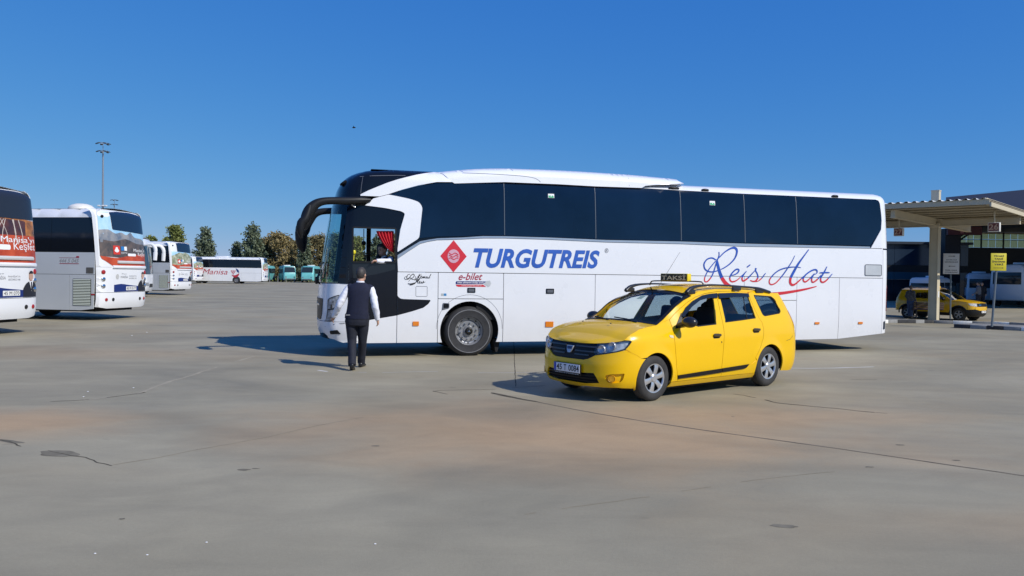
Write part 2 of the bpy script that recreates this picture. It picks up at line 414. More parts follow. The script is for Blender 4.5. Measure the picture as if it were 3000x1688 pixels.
# ---------------------------------------------------------------- ground
def ground_material():
    m = bpy.data.materials.new('worn_concrete'); m.use_nodes = True
    t = m.node_tree; b = t.nodes['Principled BSDF']; N = t.nodes.new; L = t.links.new
    tc = N('ShaderNodeTexCoord')
    def noi(scale, det, rough, dist=0, stretch=None):
        n = N('ShaderNodeTexNoise'); n.inputs['Scale'].default_value = scale; n.inputs['Detail'].default_value = det; n.inputs['Roughness'].default_value = rough; n.inputs['Distortion'].default_value = dist
        if stretch:
            mp = N('ShaderNodeMapping'); mp.inputs['Scale'].default_value = stretch[:3]; mp.inputs['Rotation'].default_value = (0, 0, stretch[3]); L(tc.outputs['Object'], mp.inputs[0]); L(mp.outputs[0], n.inputs['Vector'])
        else: L(tc.outputs['Object'], n.inputs['Vector'])
        return n
    def ramp(src, p0, p1, c0, c1):
        r = N('ShaderNodeValToRGB'); r.color_ramp.elements[0].position = p0; r.color_ramp.elements[1].position = p1
        r.color_ramp.elements[0].color = (*c0, 1); r.color_ramp.elements[1].color = (*c1, 1); L(src.outputs[0], r.inputs[0]); return r
    def mix(kind, fac, a, c):
        x = N('ShaderNodeMixRGB'); x.blend_type = kind
        if isinstance(fac, float): x.inputs[0].default_value = fac
        else: L(fac, x.inputs[0])
        L(a, x.inputs[1])
        if isinstance(c, tuple): x.inputs[2].default_value = (*c, 1)
        else: L(c, x.inputs[2])
        return x.outputs[0]
    base = ramp(noi(.35, 6, .55, .4), .3, .72, (.295, .260, .178), (.375, .333, .230))
    warm = ramp(noi(.23, 3, .5, .6, (1, 1.6, 1, .4)), .48, .70, (0, 0, 0), (1, 1, 1))
    wf_ = N('ShaderNodeMath'); wf_.operation = 'MULTIPLY'; wf_.inputs[1].default_value = .45; L(warm.outputs[0], wf_.inputs[0])
    c = mix('MIX', wf_.outputs[0], base.outputs[0], (.36, .285, .175))
    # broad rusty wash-marks left by standing water
    wob = noi(.5, 4, .6, .5)
    for (cx, cy, rx, ry, amt) in ((.6, 8.4, 4.2, 2.3, .95), (-5.6, 8.6, 2.0, 1.2, .9), (3.4, 9.6, 2.8, 1.0, .7), (-9, 16, 5, 1.6, .3), (4, 5.4, 2.0, .7, .3)):
        mp = N('ShaderNodeMapping'); mp.vector_type = 'POINT'; mp.inputs['Location'].default_value = (-cx / rx, -cy / ry, 0); mp.inputs['Scale'].default_value = (1 / rx, 1 / ry, 1); L(tc.outputs['Object'], mp.inputs[0])
        ln = N('ShaderNodeVectorMath'); ln.operation = 'LENGTH'; L(mp.outputs[0], ln.inputs[0])
        ad = N('ShaderNodeMath'); ad.operation = 'MULTIPLY_ADD'; ad.inputs[1].default_value = 1.1; ad.inputs[2].default_value = -.55; L(wob.outputs[0], ad.inputs[0])
        sm = N('ShaderNodeMath'); sm.operation = 'ADD'; L(ln.outputs['Value'], sm.inputs[0]); L(ad.outputs[0], sm.inputs[1])
        mr = N('ShaderNodeMapRange'); mr.interpolation_type = 'SMOOTHSTEP'; mr.inputs[1].default_value = 1.15; mr.inputs[2].default_value = .1; mr.inputs[3].default_value = 0; mr.inputs[4].default_value = amt; L(sm.outputs[0], mr.inputs[0])
        c = mix('MIX', mr.outputs[0], c, (.44, .305, .172))
    # wide dark stains, streaked along the traffic
    st = ramp(noi(.34, 5, .58, 1.0, (.55, .95, 1, .22)), .42, .74, (1.05, 1.05, 1.05), (.68, .70, .72))
    c = mix('MULTIPLY', .85, c, st.outputs[0])
    st2 = ramp(noi(1.6, 8, .66, .8, (.6, 1.3, 1, -.5)), .38, .74, (1.04, 1.04, 1.04), (.86, .86, .87))
    c = mix('MULTIPLY', .8, c, st2.outputs[0])
    fine = ramp(noi(38, 5, .7), .25, .75, (.90, .90, .90), (1.08, 1.08, 1.08))
    c = mix('MULTIPLY', .7, c, fine.outputs[0])
    grit = ramp(noi(210, 3, .8), .30, .70, (.80, .80, .80), (1.16, 1.16, 1.16))
    c = mix('MULTIPLY', .75, c, grit.outputs[0])
    spots = ramp(noi(2.6, 2, .4, .2), .735, .80, (1, 1, 1), (.62, .62, .63))
    c = mix('MULTIPLY', .5, c, spots.outputs[0])
    L(c, b.inputs['Base Color'])
    rr = N('ShaderNodeMapRange'); rr.inputs[3].default_value = .55; rr.inputs[4].default_value = .88
    L(noi(.8, 5, .6).outputs[0], rr.inputs[0]); L(rr.outputs[0], b.inputs['Roughness'])
    b.inputs['Specular IOR Level'].default_value = .22
    bp = N('ShaderNodeBump'); bp.inputs['Strength'].default_value = .25; bp.inputs['Distance'].default_value = .01
    L(noi(55, 6, .75).outputs[0], bp.inputs['Height']); L(bp.outputs[0], b.inputs['Normal'])
    return m
GM = ground_material()
def dip(x, y): return -.40 * math.exp(-((x - 22) / 8.5) ** 2 - ((y - 41) / 8) ** 2)     # the bays beside the terminal lie a little lower
_xs = [-900, -200, -60, -20, 0] + [4 + 1.5 * i for i in range(25)] + [60, 200, 900]; _ys = [-60, -5, 10, 18] + [20 + 1.5 * i for i in range(28)] + [80, 120, 215]
gr = mo('concrete_yard', [(x, y, dip(x, y)) for y in _ys for x in _xs], [(j * len(_xs) + i, j * len(_xs) + i + 1, (j + 1) * len(_xs) + i + 1, (j + 1) * len(_xs) + i) for j in range(len(_ys) - 1) for i in range(len(_xs) - 1)], GM, None, True, 180)
def gnd(p, up=0.0):
    z = 0
    for _ in range(12): q = ground(p[0], p[1], z + up); z = dip(q.x, q.y)
    return q
tag(gr, 'worn stained concrete of the bus station yard', 'ground', kind='structure')
GRASS = mat('dry_grass_ground', (.10, .11, .045), .95, c2=(.16, .14, .075), scale=.15)
fl = mo('field', [(-3500, 215, -.02), (3500, 215, -.02), (3500, 4200, -.02), (-3500, 4200, -.02)], [(0, 1, 2, 3)], GRASS, None, False); tag(fl, 'dry grassy field beyond the trees', 'field', kind='structure')
random.seed(3)
V = []; Fc = []
NX, NY = 90, 6
for j in range(NY + 1):
    for i in range(NX + 1):
        x = -2600 + 5200 * i / NX; r = j / NY
        h = (noise.noise((x * .0016, 3.1, 0)) * 22 + noise.noise((x * .006, 8.1, 0)) * 8 + 34) * math.sin(r * PI / 2) ** 1.2
        V.append((x, 2600 + 900 * r, h - 1))
for j in range(NY):
    for i in range(NX):
        a = j * (NX + 1) + i; Fc.append((a, a + 1, a + NX + 2, a + NX + 1))
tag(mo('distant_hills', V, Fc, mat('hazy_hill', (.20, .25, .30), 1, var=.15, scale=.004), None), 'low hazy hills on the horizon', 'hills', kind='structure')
# joints and cracks of the slabs: thin sheets just above the concrete
CRACK = mat('crack_dirt', (.095, .085, .065), 1, spec=.05, var=.4, scale=6); PALE = mat('worn_white_line', (.80, .78, .74), .85, var=.2, scale=5, c2=(.60, .58, .54))
JOINT = mat('joint_filler', (.15, .13, .10), 1, spec=.05, var=.35, scale=4)
FAINT = mat('faint_joint', (.285, .25, .178), 1, spec=.05, var=.2, scale=4); PATCH = mat('oil_stain', (.19, .172, .13), 1, spec=.05, var=.3, scale=5)
def gstrip(name, px, w, m, z=.0018, jag=.012, step=.12, wv=.5, n=6, gaps=0):
    P = [ground(*p) for p in px]; P = crv([(p.x, p.y) for p in P], n)
    Q = [P[0]]
    for a, b in zip(P, P[1:]):
        L = math.hypot(b[0] - a[0], b[1] - a[1]); k = max(1, int(L / step))
        for j in range(1, k + 1): Q.append((a[0] + (b[0] - a[0]) * j / k, a[1] + (b[1] - a[1]) * j / k))
    V = []; Fc = []
    for i, (x, y) in enumerate(Q):
        a = Q[max(i - 1, 0)]; b = Q[min(i + 1, len(Q) - 1)]
        tx, ty = b[0] - a[0], b[1] - a[1]; l = math.hypot(tx, ty) or 1; nx, ny = -ty / l, tx / l
        o = jag * (noise.noise((x * 3.1, y * 3.1, 1)) + .6 * noise.noise((x * 9, y * 9, 4)))
        ww = w * (1 + wv * noise.noise((x * 2.3, y * 2.3, 7))) / 2
        if i in (0, len(Q) - 1): ww *= .2
        V += [(x + nx * (o + ww), y + ny * (o + ww), z), (x + nx * (o - ww), y + ny * (o - ww), z)]
    for i in range(len(Q) - 1):
        if gaps and noise.noise((i * .17, gaps, 2)) > .15: continue
        Fc.append((2 * i, 2 * i + 1, 2 * i + 3, 2 * i + 2))
    return mo(name, V, Fc, m, gr, False)
zK = Zm(0, 840, 1.7087); zL = Zm(1500, 840, 1.7087)
gstrip('expansion_joint', [(1450, 1152), zL(150, 582), zL(440, 638), zL(900, 710), zL(1550, 800), zL(2100, 880), (3010, 1396), (3200, 1430)], .028, JOINT, jag=.008, wv=.35)
gstrip('expansion_joint', [(1440, 1151), (1475, 1160), zL(130, 578)], .05, CRACK, z=.0036, jag=.02)
gstrip('expansion_joint', [(1505, 1000), (1508, 1070), (1512, 1135)], .014, CRACK)
gstrip('expansion_joint', [(1268, 1148), (1290, 1144), (1340, 1143), (1440, 1141), (1512, 1136), (1600, 1130)], .016, CRACK, gaps=3)
gstrip('crack', zz(zK, (2165, 522), (2200, 530), (2240, 540)), .02, CRACK)
gstrip('crack', zz(zL, (1110, 537), (1160, 545), (1225, 557)), .022, CRACK, jag=.03)
gstrip('crack', zz(zL, (1265, 566), (1330, 582), (1430, 593), (1540, 603), (1640, 612), (1730, 622), (1820, 630)), .03, CRACK, jag=.035, wv=.8)
gstrip('crack', zz(zL, (1820, 630), (1880, 636)), .012, CRACK, jag=.03)
gstrip('crack', zz(zL, (1690, 464), (1760, 464), (1830, 464)), .02, CRACK, jag=.03)
gstrip('crack', zz(zK, (250, 575), (420, 567), (560, 553), (700, 533), (720, 528)), .02, CRACK, jag=.03, gaps=5)
gstrip('crack', zz(zK, (410, 570), (560, 552), (680, 538), (830, 482), (960, 444), (1100, 398), (1290, 345)), .05, mat('pale_crack', (.37, .33, .25), 1, spec=.05, var=.15, scale=4), jag=.04, wv=.8, gaps=8)
gstrip('expansion_joint', zz(zK, (230, 822), (330, 838), (420, 857), (500, 885), (560, 898)), .014, CRACK, jag=.03, gaps=9)
gstrip('expansion_joint', zz(zK, (560, 895), (800, 855), (1000, 815), (1340, 752), (1580, 698), (1820, 652)), .012, FAINT, jag=.02, gaps=14)
gstrip('expansion_joint', zz(zL, (60, 1140), (300, 1105), (640, 1058), (900, 1018), (1200, 970), (1560, 930), (1800, 905)), .014, FAINT, jag=.02, gaps=11)
gstrip('expansion_joint', zz(zK, (0, 765), (60, 778), (110, 800)), .02, CRACK, jag=.03, gaps=4)
gstrip('painted_line', [(2273, 1076), (2330, 1079), (2420, 1079), (2500, 1077), (2562, 1075)], .05, PALE, jag=.01)
gstrip('painted_line', [(1046, 1091), (1120, 1092), (1260, 1089), (1400, 1092), (1560, 1092)], .035, mat('faded_line', (.40, .385, .355), .9, var=.2, scale=3), jag=.01, gaps=6)
gstrip('painted_line', [(930, 1085), (960, 1089)], .06, PALE)
def stain(px, rx, ry, rot=0, m=PATCH, seed=1):
    c = ground(*px); V = [(c.x, c.y, .0016)]; n = 26
    for i in range(n):
        a = 2 * PI * i / n; k = 1 + .45 * noise.noise((math.cos(a) * 1.3 + seed * 7, math.sin(a) * 1.3, seed))
        x, y = rx * k * math.cos(a), ry * k * math.sin(a)
        V.append((c.x + x * math.cos(rot) - y * math.sin(rot), c.y + x * math.sin(rot) + y * math.cos(rot), .0016))
    mo('oil_stain', V, [(0, 1 + i, 1 + (i + 1) % n) for i in range(n)], m, gr, False)
for i, (p, rx, ry, ro) in enumerate([(zK(305, 836), .20, .10, -.4), (zK(1220, 917), .055, .03, 0), (zK(1280, 911), .035, .012, 0), (zK(1880, 798), .04, .02, 0), (zL(1360, 1199), .09, .035, -.1),
        (zL(1945, 793), .05, .025, 0), (zL(2225, 870), .04, .02, 0), (zL(1790, 903), .04, .02, 0), (zK(50, 775), .16, .05, -.4), (zK(610, 1163), .02, .015, 0), (zL(1105, 650), .02, .015, 0)]):
    stain(p, rx, ry, ro, seed=i + 1)
LIT = mat('white_litter', (.8, .8, .78), .7)
for p in [zK(476, 1338), zK(737, 1345), zK(1034, 1282), zK(418, 553), zK(440, 527), zK(660, 246), zK(735, 230), zK(1878, 1290), zK(668, 508)]:
    c = ground(*p); r = .007 * (c.y / 6) ** .6
    b = MB(); b.ell((c.x, c.y, r * .5), (r * 1.3, r, r * .5), 7, 4)
    tag(b.build('litter_scrap', LIT), 'tiny white scrap of litter on the concrete', 'litter', 'litter scraps on the yard')
# ---------------------------------------------------------------- the white coach
CTH = math.radians(15.0)
_W = ground(1375, 1044); _D = Vector((math.cos(CTH), math.sin(CTH), 0))
CO = _W - _D * 2.9
coach = empty('coach_bus', CO, CTH)
tag(coach, 'long white coach with blue and red lettering behind the yellow taxi', 'coach')
CM = Matrix.Translation(CO) @ Matrix.Rotation(CTH, 4, 'Z'); CMI = CM.inverted()
CW = 2.55; CL = 13.27
FT = [(.30, -.02), (.41, -.06), (.5, -.10), (.65, -.12), (1.14, -.12), (1.45, -.10), (2.14, -.02), (2.66, .07), (2.99, .13), (3.22, .20), (3.39, .24), (3.6, .36), (3.71, .50), (3.78, .68), (3.815, .9)]
def Ff(h): return smooth_tab(FT, h)
def tum(h):
    a = .035 * (h - 1.7) ** 2 if h > 1.7 else 0
    return a + (.03 * ((.9 - h) / .6) ** 2 if h < .9 else 0)
def Tc(s): return 3.82 if s < 2.4 else (3.82 - .05 * min(1, (s - 2.4) / .9))
CA, CN = .66, 3.0
def Yc(s, h, T=None, E=.24, R=.30):
    T = T or Tc(s); y = tum(min(h, T - E))
    if h > T - E:
        t = min(1, (h - T + E) / E); y += R * (1 - math.sqrt(max(0, 1 - t * t))) + .04 * t
    f = Ff(h)
    if s < f + CA:
        k = min(1, max(0, 1 - (s - f) / CA)); q = (1 - k ** CN) ** (1 / CN)
        y = CW / 2 - (CW / 2 - y) * q
    if s > CL - .36:
        k = min(1, (s - CL + .36) / .36); y += .36 * (1 - math.sqrt(max(0, 1 - k * k)))
    return y
def SS(s, h, d=0): return Vector((s, Yc(s, h) - d, h))
def SSm(s, h, d=0): return Vector((s, CW - Yc(s, h) + d, h))
def SF(q, h, d=0):                       # front, q = 1 near side .. -1 far side
    aq = abs(q); y0 = Yc(3, h); s = Ff(h) + CA * (1 - max(0, 1 - aq ** CN) ** (1 / CN))
    y = CW / 2 - (CW / 2 - y0) * q
    return Vector((s - d * (1 - aq ** 4), y - d * q * aq ** 3, h))
def ci(p, it=14):
    o = CMI @ CAM; r = CMI.to_3x3() @ ray(p); y = 0
    for _ in range(it):
        t = (y - o.y) / r.y; s = o.x + r.x * t; h = o.z + r.z * t; y = .5 * (y + Yc(s, h))
    return s, h
def cpx(pts): return [ci(p) for p in pts]
def cside(name, loop, m, d=0.0, thick=.03, far=False, g=(.4, .16), label=None):
    o = panel(name, loop, SS, m, coach, d, thick, g)
    if far: panel(name, loop, SSm, m, coach, d, thick, g)
    return o
gp = .006
# -- lower flank panels
sv = [ci((1163.8, 850))[0], ci((1283.5, 850))[0], ci((1474.5, 900))[0], ci((1743, 900))[0], ci((2180, 860))[0], ci((2334, 880))[0], ci((2458, 900))[0], ci((2585, 900))[0]]
H0, HS = .29, 1.722; HM = ci(z4(2100, 386))[1]
wf, wr = 2.9, (sv[4] + sv[5]) / 2 + .02
def arch(cx, r, s0, s1, hb, ht):
    a0 = math.asin((hb - .52) / r) if abs((hb - .52) / r) < 1 else 0
    p = [(s0, hb)] + [(cx - r * math.cos(a0 + (PI - 2 * a0) * i / 28), .52 + r * math.sin(a0 + (PI - 2 * a0) * i / 28)) for i in range(29)] + [(s1, hb), (s1, ht), (s0, ht)]
    return p
wl = cpx([z4(720, 668), z4(870, 640), z4(1207, 580)])
cside('driver_door_lower_panel', [(.56, H0), (sv[0] - gp, H0), (sv[0] - gp, wl[2][1] - .004), wl[1], wl[0], (.56, wl[0][1] - .03)], WHITE)
cside('flank_panel', rect(sv[0] + gp, sv[1] - gp, H0, HS - gp, .01), WHITE)
cside('flank_panel', rect(sv[1] + gp, sv[2] - gp, HM + gp, HS - gp, .01), WHITE)
cside('wheel_arch_panel', arch(wf, .615, sv[1] + gp, sv[2] - gp, H0, HM - gp), WHITE, far=True, g=(.3, .16))
for a, b in ((2, 3), (3, 4)): cside('luggage_door', rect(sv[a] + gp, sv[b] - gp, H0, HS - gp, .01), WHITE, far=True)
cside('flank_panel', rect(sv[4] + gp, sv[5] - gp, HM + gp, HS - gp, .01), WHITE, far=True)
cside('wheel_arch_panel', arch(wr, .60, sv[4] + gp, sv[5] - gp, H0, HM - gp), WHITE, far=True, g=(.3, .16))
hb = [ci(p)[1] for p in (z7(1165, 1383), z7(1490, 1376), z7(1835, 1335))]
cside('engine_bay_door', [(sv[5] + gp, hb[0]), (sv[6] - gp, hb[1]), (sv[6] - gp, HS - gp), (sv[5] + gp, HS - gp)], WHITE, far=True)
cside('engine_bay_door', [(sv[6] + gp, hb[1]), (sv[7] - gp, hb[2]), (sv[7] - gp, HS - gp), (sv[6] + gp, HS - gp)], WHITE, far=True)
cside('rear_corner_panel', [(sv[7] + gp, hb[2]), (CL - .02, hb[2] + .02), (CL - .005, hb[2] + .12), (CL - .005, 2.2), (CL - .005, 2.40), (sv[7] + gp, 2.40)], WHITE, far=True, g=(.06, .2))
panel('flank_panel', rect(1.75, sv[1] - gp, H0, HS - gp, .01), SSm, WHITE, coach, 0, .03, (.4, .16))
panel('flank_panel', rect(sv[1] + gp, sv[2] - gp, HM + gp, HS - gp, .01), SSm, WHITE, coach, 0, .03, (.4, .16))
# lip round the front arch
lip = [(wf + (.69 + .06 * math.sin(a)) * math.cos(a), .52 + (.69 + .06 * math.sin(a)) * math.sin(a)) for a in [PI * (.02 + .96 * i / 30) for i in range(31)]]
ribbon('arch_lip_line', [(lip, .006)], SS, GREYP, coach, .002)
# -- band below the windows, its silver moulding
bt = cpx(zz(z3, (1003, 985), (1120, 905), (1225, 838), (1300, 818), (1390, 803))) + cpx(zz(z5, (500, 778), (690, 768), (900, 768), (1300, 780), (1850, 806), (2560, 822))) + cpx(zz(z7, (750, 652), (1740, 667), (1850, 668)))
band = [(sv[0] + .012, HS + gp)] + bt[:-1] + [(sv[7] - gp, bt[-1][1] - .008), (sv[7] - gp, HS + gp)]
cside('waist_panel', band, WHITE)
gb = cpx(zz(z3, (1003, 918), (1110, 850), (1213, 785), (1300, 776), (1390, 768))) + cpx(zz(z5, (500, 748), (690, 738), (900, 742), (1300, 755), (1850, 778), (2560, 792))) + cpx(zz(z7, (750, 622), (1740, 648)))
mid = [((a[0] + b[0]) / 2, b[1] + (a[1] - b[1]) * k) for a, b, k in zip(gb, bt, [.55, .5, .45, .45, .5, .6, .7, .75, .8, .8, .8, .8, .8])]
cside('waist_moulding', [(p[0], p[1] + .006) for p in bt[:13]] + mid[::-1], SILVER, d=.012, thick=.03, g=(.3, .05))
cside('black_waist_strip', [(p[0], p[1] + .004) for p in mid] + [(p[0], p[1] - .006) for p in gb[::-1]], BLACKP, d=-.002, g=(.3, .05))
# -- glass
gt = cpx(zz(z3, (915, 362), (1050, 318), (1200, 278), (1380, 245), (1490, 237))) + cpx(zz(z5, (395, 238), (425, 253), (700, 245), (900, 240), (1400, 260), (1750, 280), (2200, 297), (2550, 318))) + cpx(zz(z7, (750, 238), (1300, 262), (1785, 284)))
grr = cpx(zz(z7, (1805, 290), (1817, 315), (1828, 400), (1831, 450), (1826, 520), (1745, 645)))
gl = cpx(zz(z3, (1212, 783), (1213, 745), (1226, 640), (1238, 540), (1243, 485), (1232, 455), (1210, 436), (1130, 408)))
glass = gt + grr + gb[2:][::-1][1:] + gl[1:]
cuts = [-9] + [ci(p)[0] for p in (z5(895, 500), z5(1754, 500), z5(2558, 500), z7(757, 450), z7(1167, 450))] + [99]
for a, b in zip(cuts, cuts[1:]):
    p = clip(clip(glass, 0, a + .005, False), 0, b - .005, True)
    cside('side_window', p, DARKGLASS, d=-.004, thick=.02, far=(a > 0), g=(.4, .12))
GASK = mat('window_gasket', (.10, .12, .15), .6)
for x_ in cuts[1:-1]:
    hh_ = [lerp_tab(sorted(gb[2:]), x_) + .01, lerp_tab(sorted(gt), x_) - .01]; ribbon('window_gasket', [([(x_, hh_[0] + (hh_[1] - hh_[0]) * i / 8) for i in range(9)], .012)], SS, GASK, coach, .0)
STK = mat('green_sticker', (.02, .42, .18), .5); STW = mat('white_print', (.85, .85, .85), .5)
for q in ((z5(1306, 347), z5(1364, 388)), (z7(480, 292), z7(523, 327))):
    a, b = ci(q[0]), ci(q[1]); s0, s1, h0, h1 = a[0], b[0], b[1], a[1]
    st = cside('emergency_exit_sticker', rect(s0, s1, h0, h1), STW, d=.002, thick=.003)
    ribbon('green_field', [([(s0 + .01, (h0 * .68 + h1 * .32)), (s1 - .01, (h0 * .68 + h1 * .32))], (h1 - h0) * .5)], SS, STK, coach, .006)
    text_on('lettering', 'EXIT', [(s0 + .02, h1 - .055), (s1 - .02, h1 - .055), (s1 - .02, h1 - .015), (s0 + .02, h1 - .015)], STK, coach, .006, SS) if False else None
    ribbon('running_figure', [([(s0 + .06, h0 + .03), (s0 + .09, h0 + .07), (s0 + .13, h0 + .04)], .02)], SS, STW, coach, .008)
# -- white swoops, cant rail, black cab
sw = cpx(zz(z3, (645, 362), (720, 325), (800, 292), (900, 252), (1000, 219), (1180, 174), (1350, 146))) + cpx(zz(z5, (300, 150), (340, 175), (395, 238)))
swb = cpx(zz(z3, (1380, 243), (1200, 275), (1050, 315), (915, 360), (830, 382), (645, 376)))
cside('roof_arch_moulding', sw + swb, WHITE, d=.03, thick=.06, g=(.12, .06))
cp = rnd(cpx(zz(z3, (690, 468), (770, 402), (835, 385), (915, 364), (1020, 384), (1130, 408), (1210, 436), (1243, 485), (1226, 640), (1212, 783), (1003, 917), (1003, 880), (1030, 700), (1075, 545), (1040, 525), (880, 492))), [.0, 0, 0, .0, .1, .1, .1, .12, .1, .06, .0, .05, .1, .1, .05, .1])
cside('white_pillar_moulding', cp, WHITE, d=.022, thick=.05, g=(.12, .1))
ct = [(p[0], p[1] + .008) for p in gt[5:]] + [(p[0] + .01, p[1] + .004) for p in grr[:5]] + [(grr[5][0] + .012, bt[12][1] + .012)] + [(sv[7] - gp, bt[-1][1] + .006), (CL - .012, bt[-1][1] + .006), (CL - .012, 3.30), (CL - .035, 3.45), (CL - .09, 3.60), (CL - .18, 3.70), (CL - .34, 3.757)]
ct += [(s, Tc(s) - .003) for s in [12.5 - i * .5 for i in range(20)]]
ct = [p for p in ct if p[0] > 2.0]
cside('cant_rail', ct, WHITE, far=True, g=(.1, .06))
dome = [(.42, 3.1)] + [(Ff(h) + .14, h) for h in (3.22, 3.35, 3.5, 3.6)] + [(.62, 3.70), (.8, 3.775), (1.0, 3.812)] + [(s, 3.817) for s in (1.3, 1.6, 1.9, 2.15)] + [(p[0] + .03, p[1] - .05) for p in sw[:7][::-1]] + [(.7, 3.1)]
cside('black_roof_quarter', dome, BLACKP, d=-.004, far=True, g=(.07, .05))
panel('upper_windscreen_panel', [(q, h) for q, h in [(-.97, 3.12), (.97, 3.12), (.97, 3.812), (-.97, 3.812)]], SF, BLACKP, coach, 0, .02, (.09, .05))
ribbon('quarter_seam', [(cpx(zz(z3, (640, 190), (760, 182), (900, 179), (1000, 178), (1080, 180))), .012), (cpx(zz(z3, (668, 195), (655, 280), (648, 350))), .010), (cpx(zz(z3, (1000, 125), (1000, 205))), .008)], SS, GREYP, coach, .004)
# marker lamp on the brow
mk = SF(.62, 3.52); b = MB(); b.lathe([(.0, -.02), (.075, -.02), (.085, 0), (.07, .025), (.0, .03)], n=16, axis='x', M=Matrix.Rotation(.9, 3, 'Y') @ Matrix.Rotation(PI, 3, 'Z')); 
for v in b.v: v += mk + Vector((-.01, -.02, 0))
b.build('brow_marker_lamp', PLASTIC, coach)
# -- driver's door and window
do = cpx(zz(z3, (588, 470), (690, 470), (880, 493), (1040, 527), (1070, 552), (1028, 700), (1001, 890)))
dr = [(.44, 1.46)] + [(.44, 2.2), (.50, 2.8), (.56, ci(z3(588, 470))[1])] + do[1:] + [(sv[0] - gp, do[-1][1]), (sv[0] - gp, wl[2][1] + .004), (wl[1][0], wl[1][1] + .006), (wl[0][0], wl[0][1] + .006), (.60, 1.16)]
win = rnd(cpx(zz(zD, (100, 190), (1010, 215), (1010, 930), (95, 925))), .03)
low = rnd(cpx(zz(zD, (90, 945), (1015, 945), (1015, 1080), (620, 1180), (95, 1270))), .03)
panel('driver_door', [dr, win, low], SS, BLACKP, coach, 0, .05, (.12, .12))
cside('lower_door_window', low, mat('smoked_glass', (.012, .016, .02), .08, spec=.5), d=-.02, thick=.006)
fr = [(a, b) for a, b in win]
ribbon('window_frame', [(fr + fr[:2], .035)], SS, PLASTIC, coach, .006)
wedge = cpx(zz(z4, (1222, 335), (1236, 362), (1262, 382), (1300, 388), (1606, 398), (1616, 408), (1590, 445), (1530, 490), (1400, 532)))
cside('black_flank_wedge', [(sv[0] + gp + .001, ci(z4(1214, 270))[1])] + wedge + [(sv[0] + gp + .001, ci(z4(1214, 579))[1])], BLACKP, d=.003, thick=.004)
# A pillar and windscreen
def q_of(s, h): 
    k = min(1, max(0, 1 - (s - Ff(h)) / CA)); return (1 - k ** CN) ** (1 / CN)
hs = [1.48 + i * (3.12 - 1.48) / 8 for i in range(9)]
edge = [(q_of(.40 + (h - 1.48) * .10, h), h) for h in hs]; inn = [(q_of(.24 + (h - 1.48) * .115, h), h) for h in hs]
panel('windscreen', [(p[0], p[1]) for p in inn] + [(-p[0], p[1]) for p in inn[::-1]], SF, glass_mat('windscreen_glass', (.55, .78, .82), .9), coach, .002, 0, (.06, .2))
for sgn in (1, -1):
    panel('windscreen_pillar', [(sgn * p[0], p[1]) for p in edge] + [(sgn * (p[0] - .002), p[1]) for p in inn[::-1]], SF, BLACKP, coach, .0, .03, (.02, .2))
cside('pillar_cover', [(.385, 1.48), (.435, 1.48), (.435, 2.2), (.495, 2.8), (.54, 3.11), (.50, 3.11), (.45, 2.6), (.40, 2.0)], BLACKP, d=0, thick=.03, g=(.05, .2))
panel('front_mask', rect(-1, 1, .72, 1.47), SF, WHITE, coach, 0, .03, (.04, .09))
bum = [(-1, .33), (-.97, .30), (-.9, .36), (-.6, .42), (.6, .42), (.9, .36), (.97, .30), (1, .33), (1, .712), (-1, .712)]
panel('front_bumper', bum, SF, WHITE, coach, .012, .03, (.04, .06))
cside('front_side_panel', [(.535, H0 + .01), (.555, H0), (.555, wl[0][1] - .03), (.60, 1.155), (.53, 1.47), (.5, 1.47), (.48, .5)], WHITE, d=-.001, g=(.05, .2))
HL = mat('headlamp_lens', (.10, .115, .13), .05, coat=1, var=.5, scale=18, c2=(.55, .58, .62))
hl = rnd([ (q_of(*ci(p)), ci(p)[1]) for p in zz(zB, (262, 590), (445, 522), (395, 740), (250, 760))], .01)
hl2 = rnd([(q_of(*ci(p)), ci(p)[1]) for p in zz(zB, (250, 780), (385, 768), (350, 960), (190, 965), (240, 900))], .01)
fog = rnd([(q_of(*ci(p)), ci(p)[1]) for p in zz(zB, (285, 1145), (415, 1128), (478, 1200), (300, 1205))], .008)
hsur = rnd([(q_of(*ci(p)), ci(p)[1]) for p in zz(zB, (242, 600), (262, 572), (452, 506), (402, 745), (348, 972), (178, 985), (216, 925), (238, 760))], .01)
lipp = [(q_of(*ci(p)), ci(p)[1]) for p in zz(zB, (130, 1176), (185, 1180), (240, 1228), (268, 1284), (190, 1262), (135, 1236))]
for sg in (1, -1):
    panel('headlamp_surround', [(sg * a, b) for a, b in hsur], SF, PLASTIC, coach, .006, .02, .03)
    panel('bumper_lip', [(sg * a, b) for a, b in lipp], SF, BLACKP, coach, .022, .02, .03)
    panel('headlamp', [(sg * a, b) for a, b in hl], SF, HL, coach, .012, .02, .03)
    panel('indicator_lamp', [(sg * a, b) for a, b in hl2], SF, HL, coach, .012, .02, .03)
    panel('fog_lamp', [(sg * a, b) for a, b in fog], SF, PLASTIC, coach, .024, .02, .03)
panel('grille', rnd([(-.60, .74), (.60, .74), (.66, .86), (.70, 1.17), (-.70, 1.17), (-.66, .86)], .05), SF, PLASTIC, coach, .01, .02, .08)
panel('radiator_slot', rect(-.5, .5, 1.02, 1.06, .01), SF, CHROME, coach, .022, .012, .08)
ribbon('bumper_seam', [([(q_of(*ci(p)), ci(p)[1]) for p in zz(zB, (200, 1068), (350, 1028), (545, 1010))], .01)], SF, GREYP, coach, .016)
for a, b2 in ((.25, .80), (.55, .6)):
    b = MB(); p = [SF(a, 1.47, .04), SF(a, 1.50, .09), SF(a - .1, 1.56, .06), SF(b2 - .5, 1.75, .02)]
    b.tube(p, [.022, .022, .016, .01], 6); b.tube([SF(b2 - .95, 1.62, .015), SF(b2 - .1, 1.9, .015)], .012, 6); b.build('wiper', PLASTIC, coach)
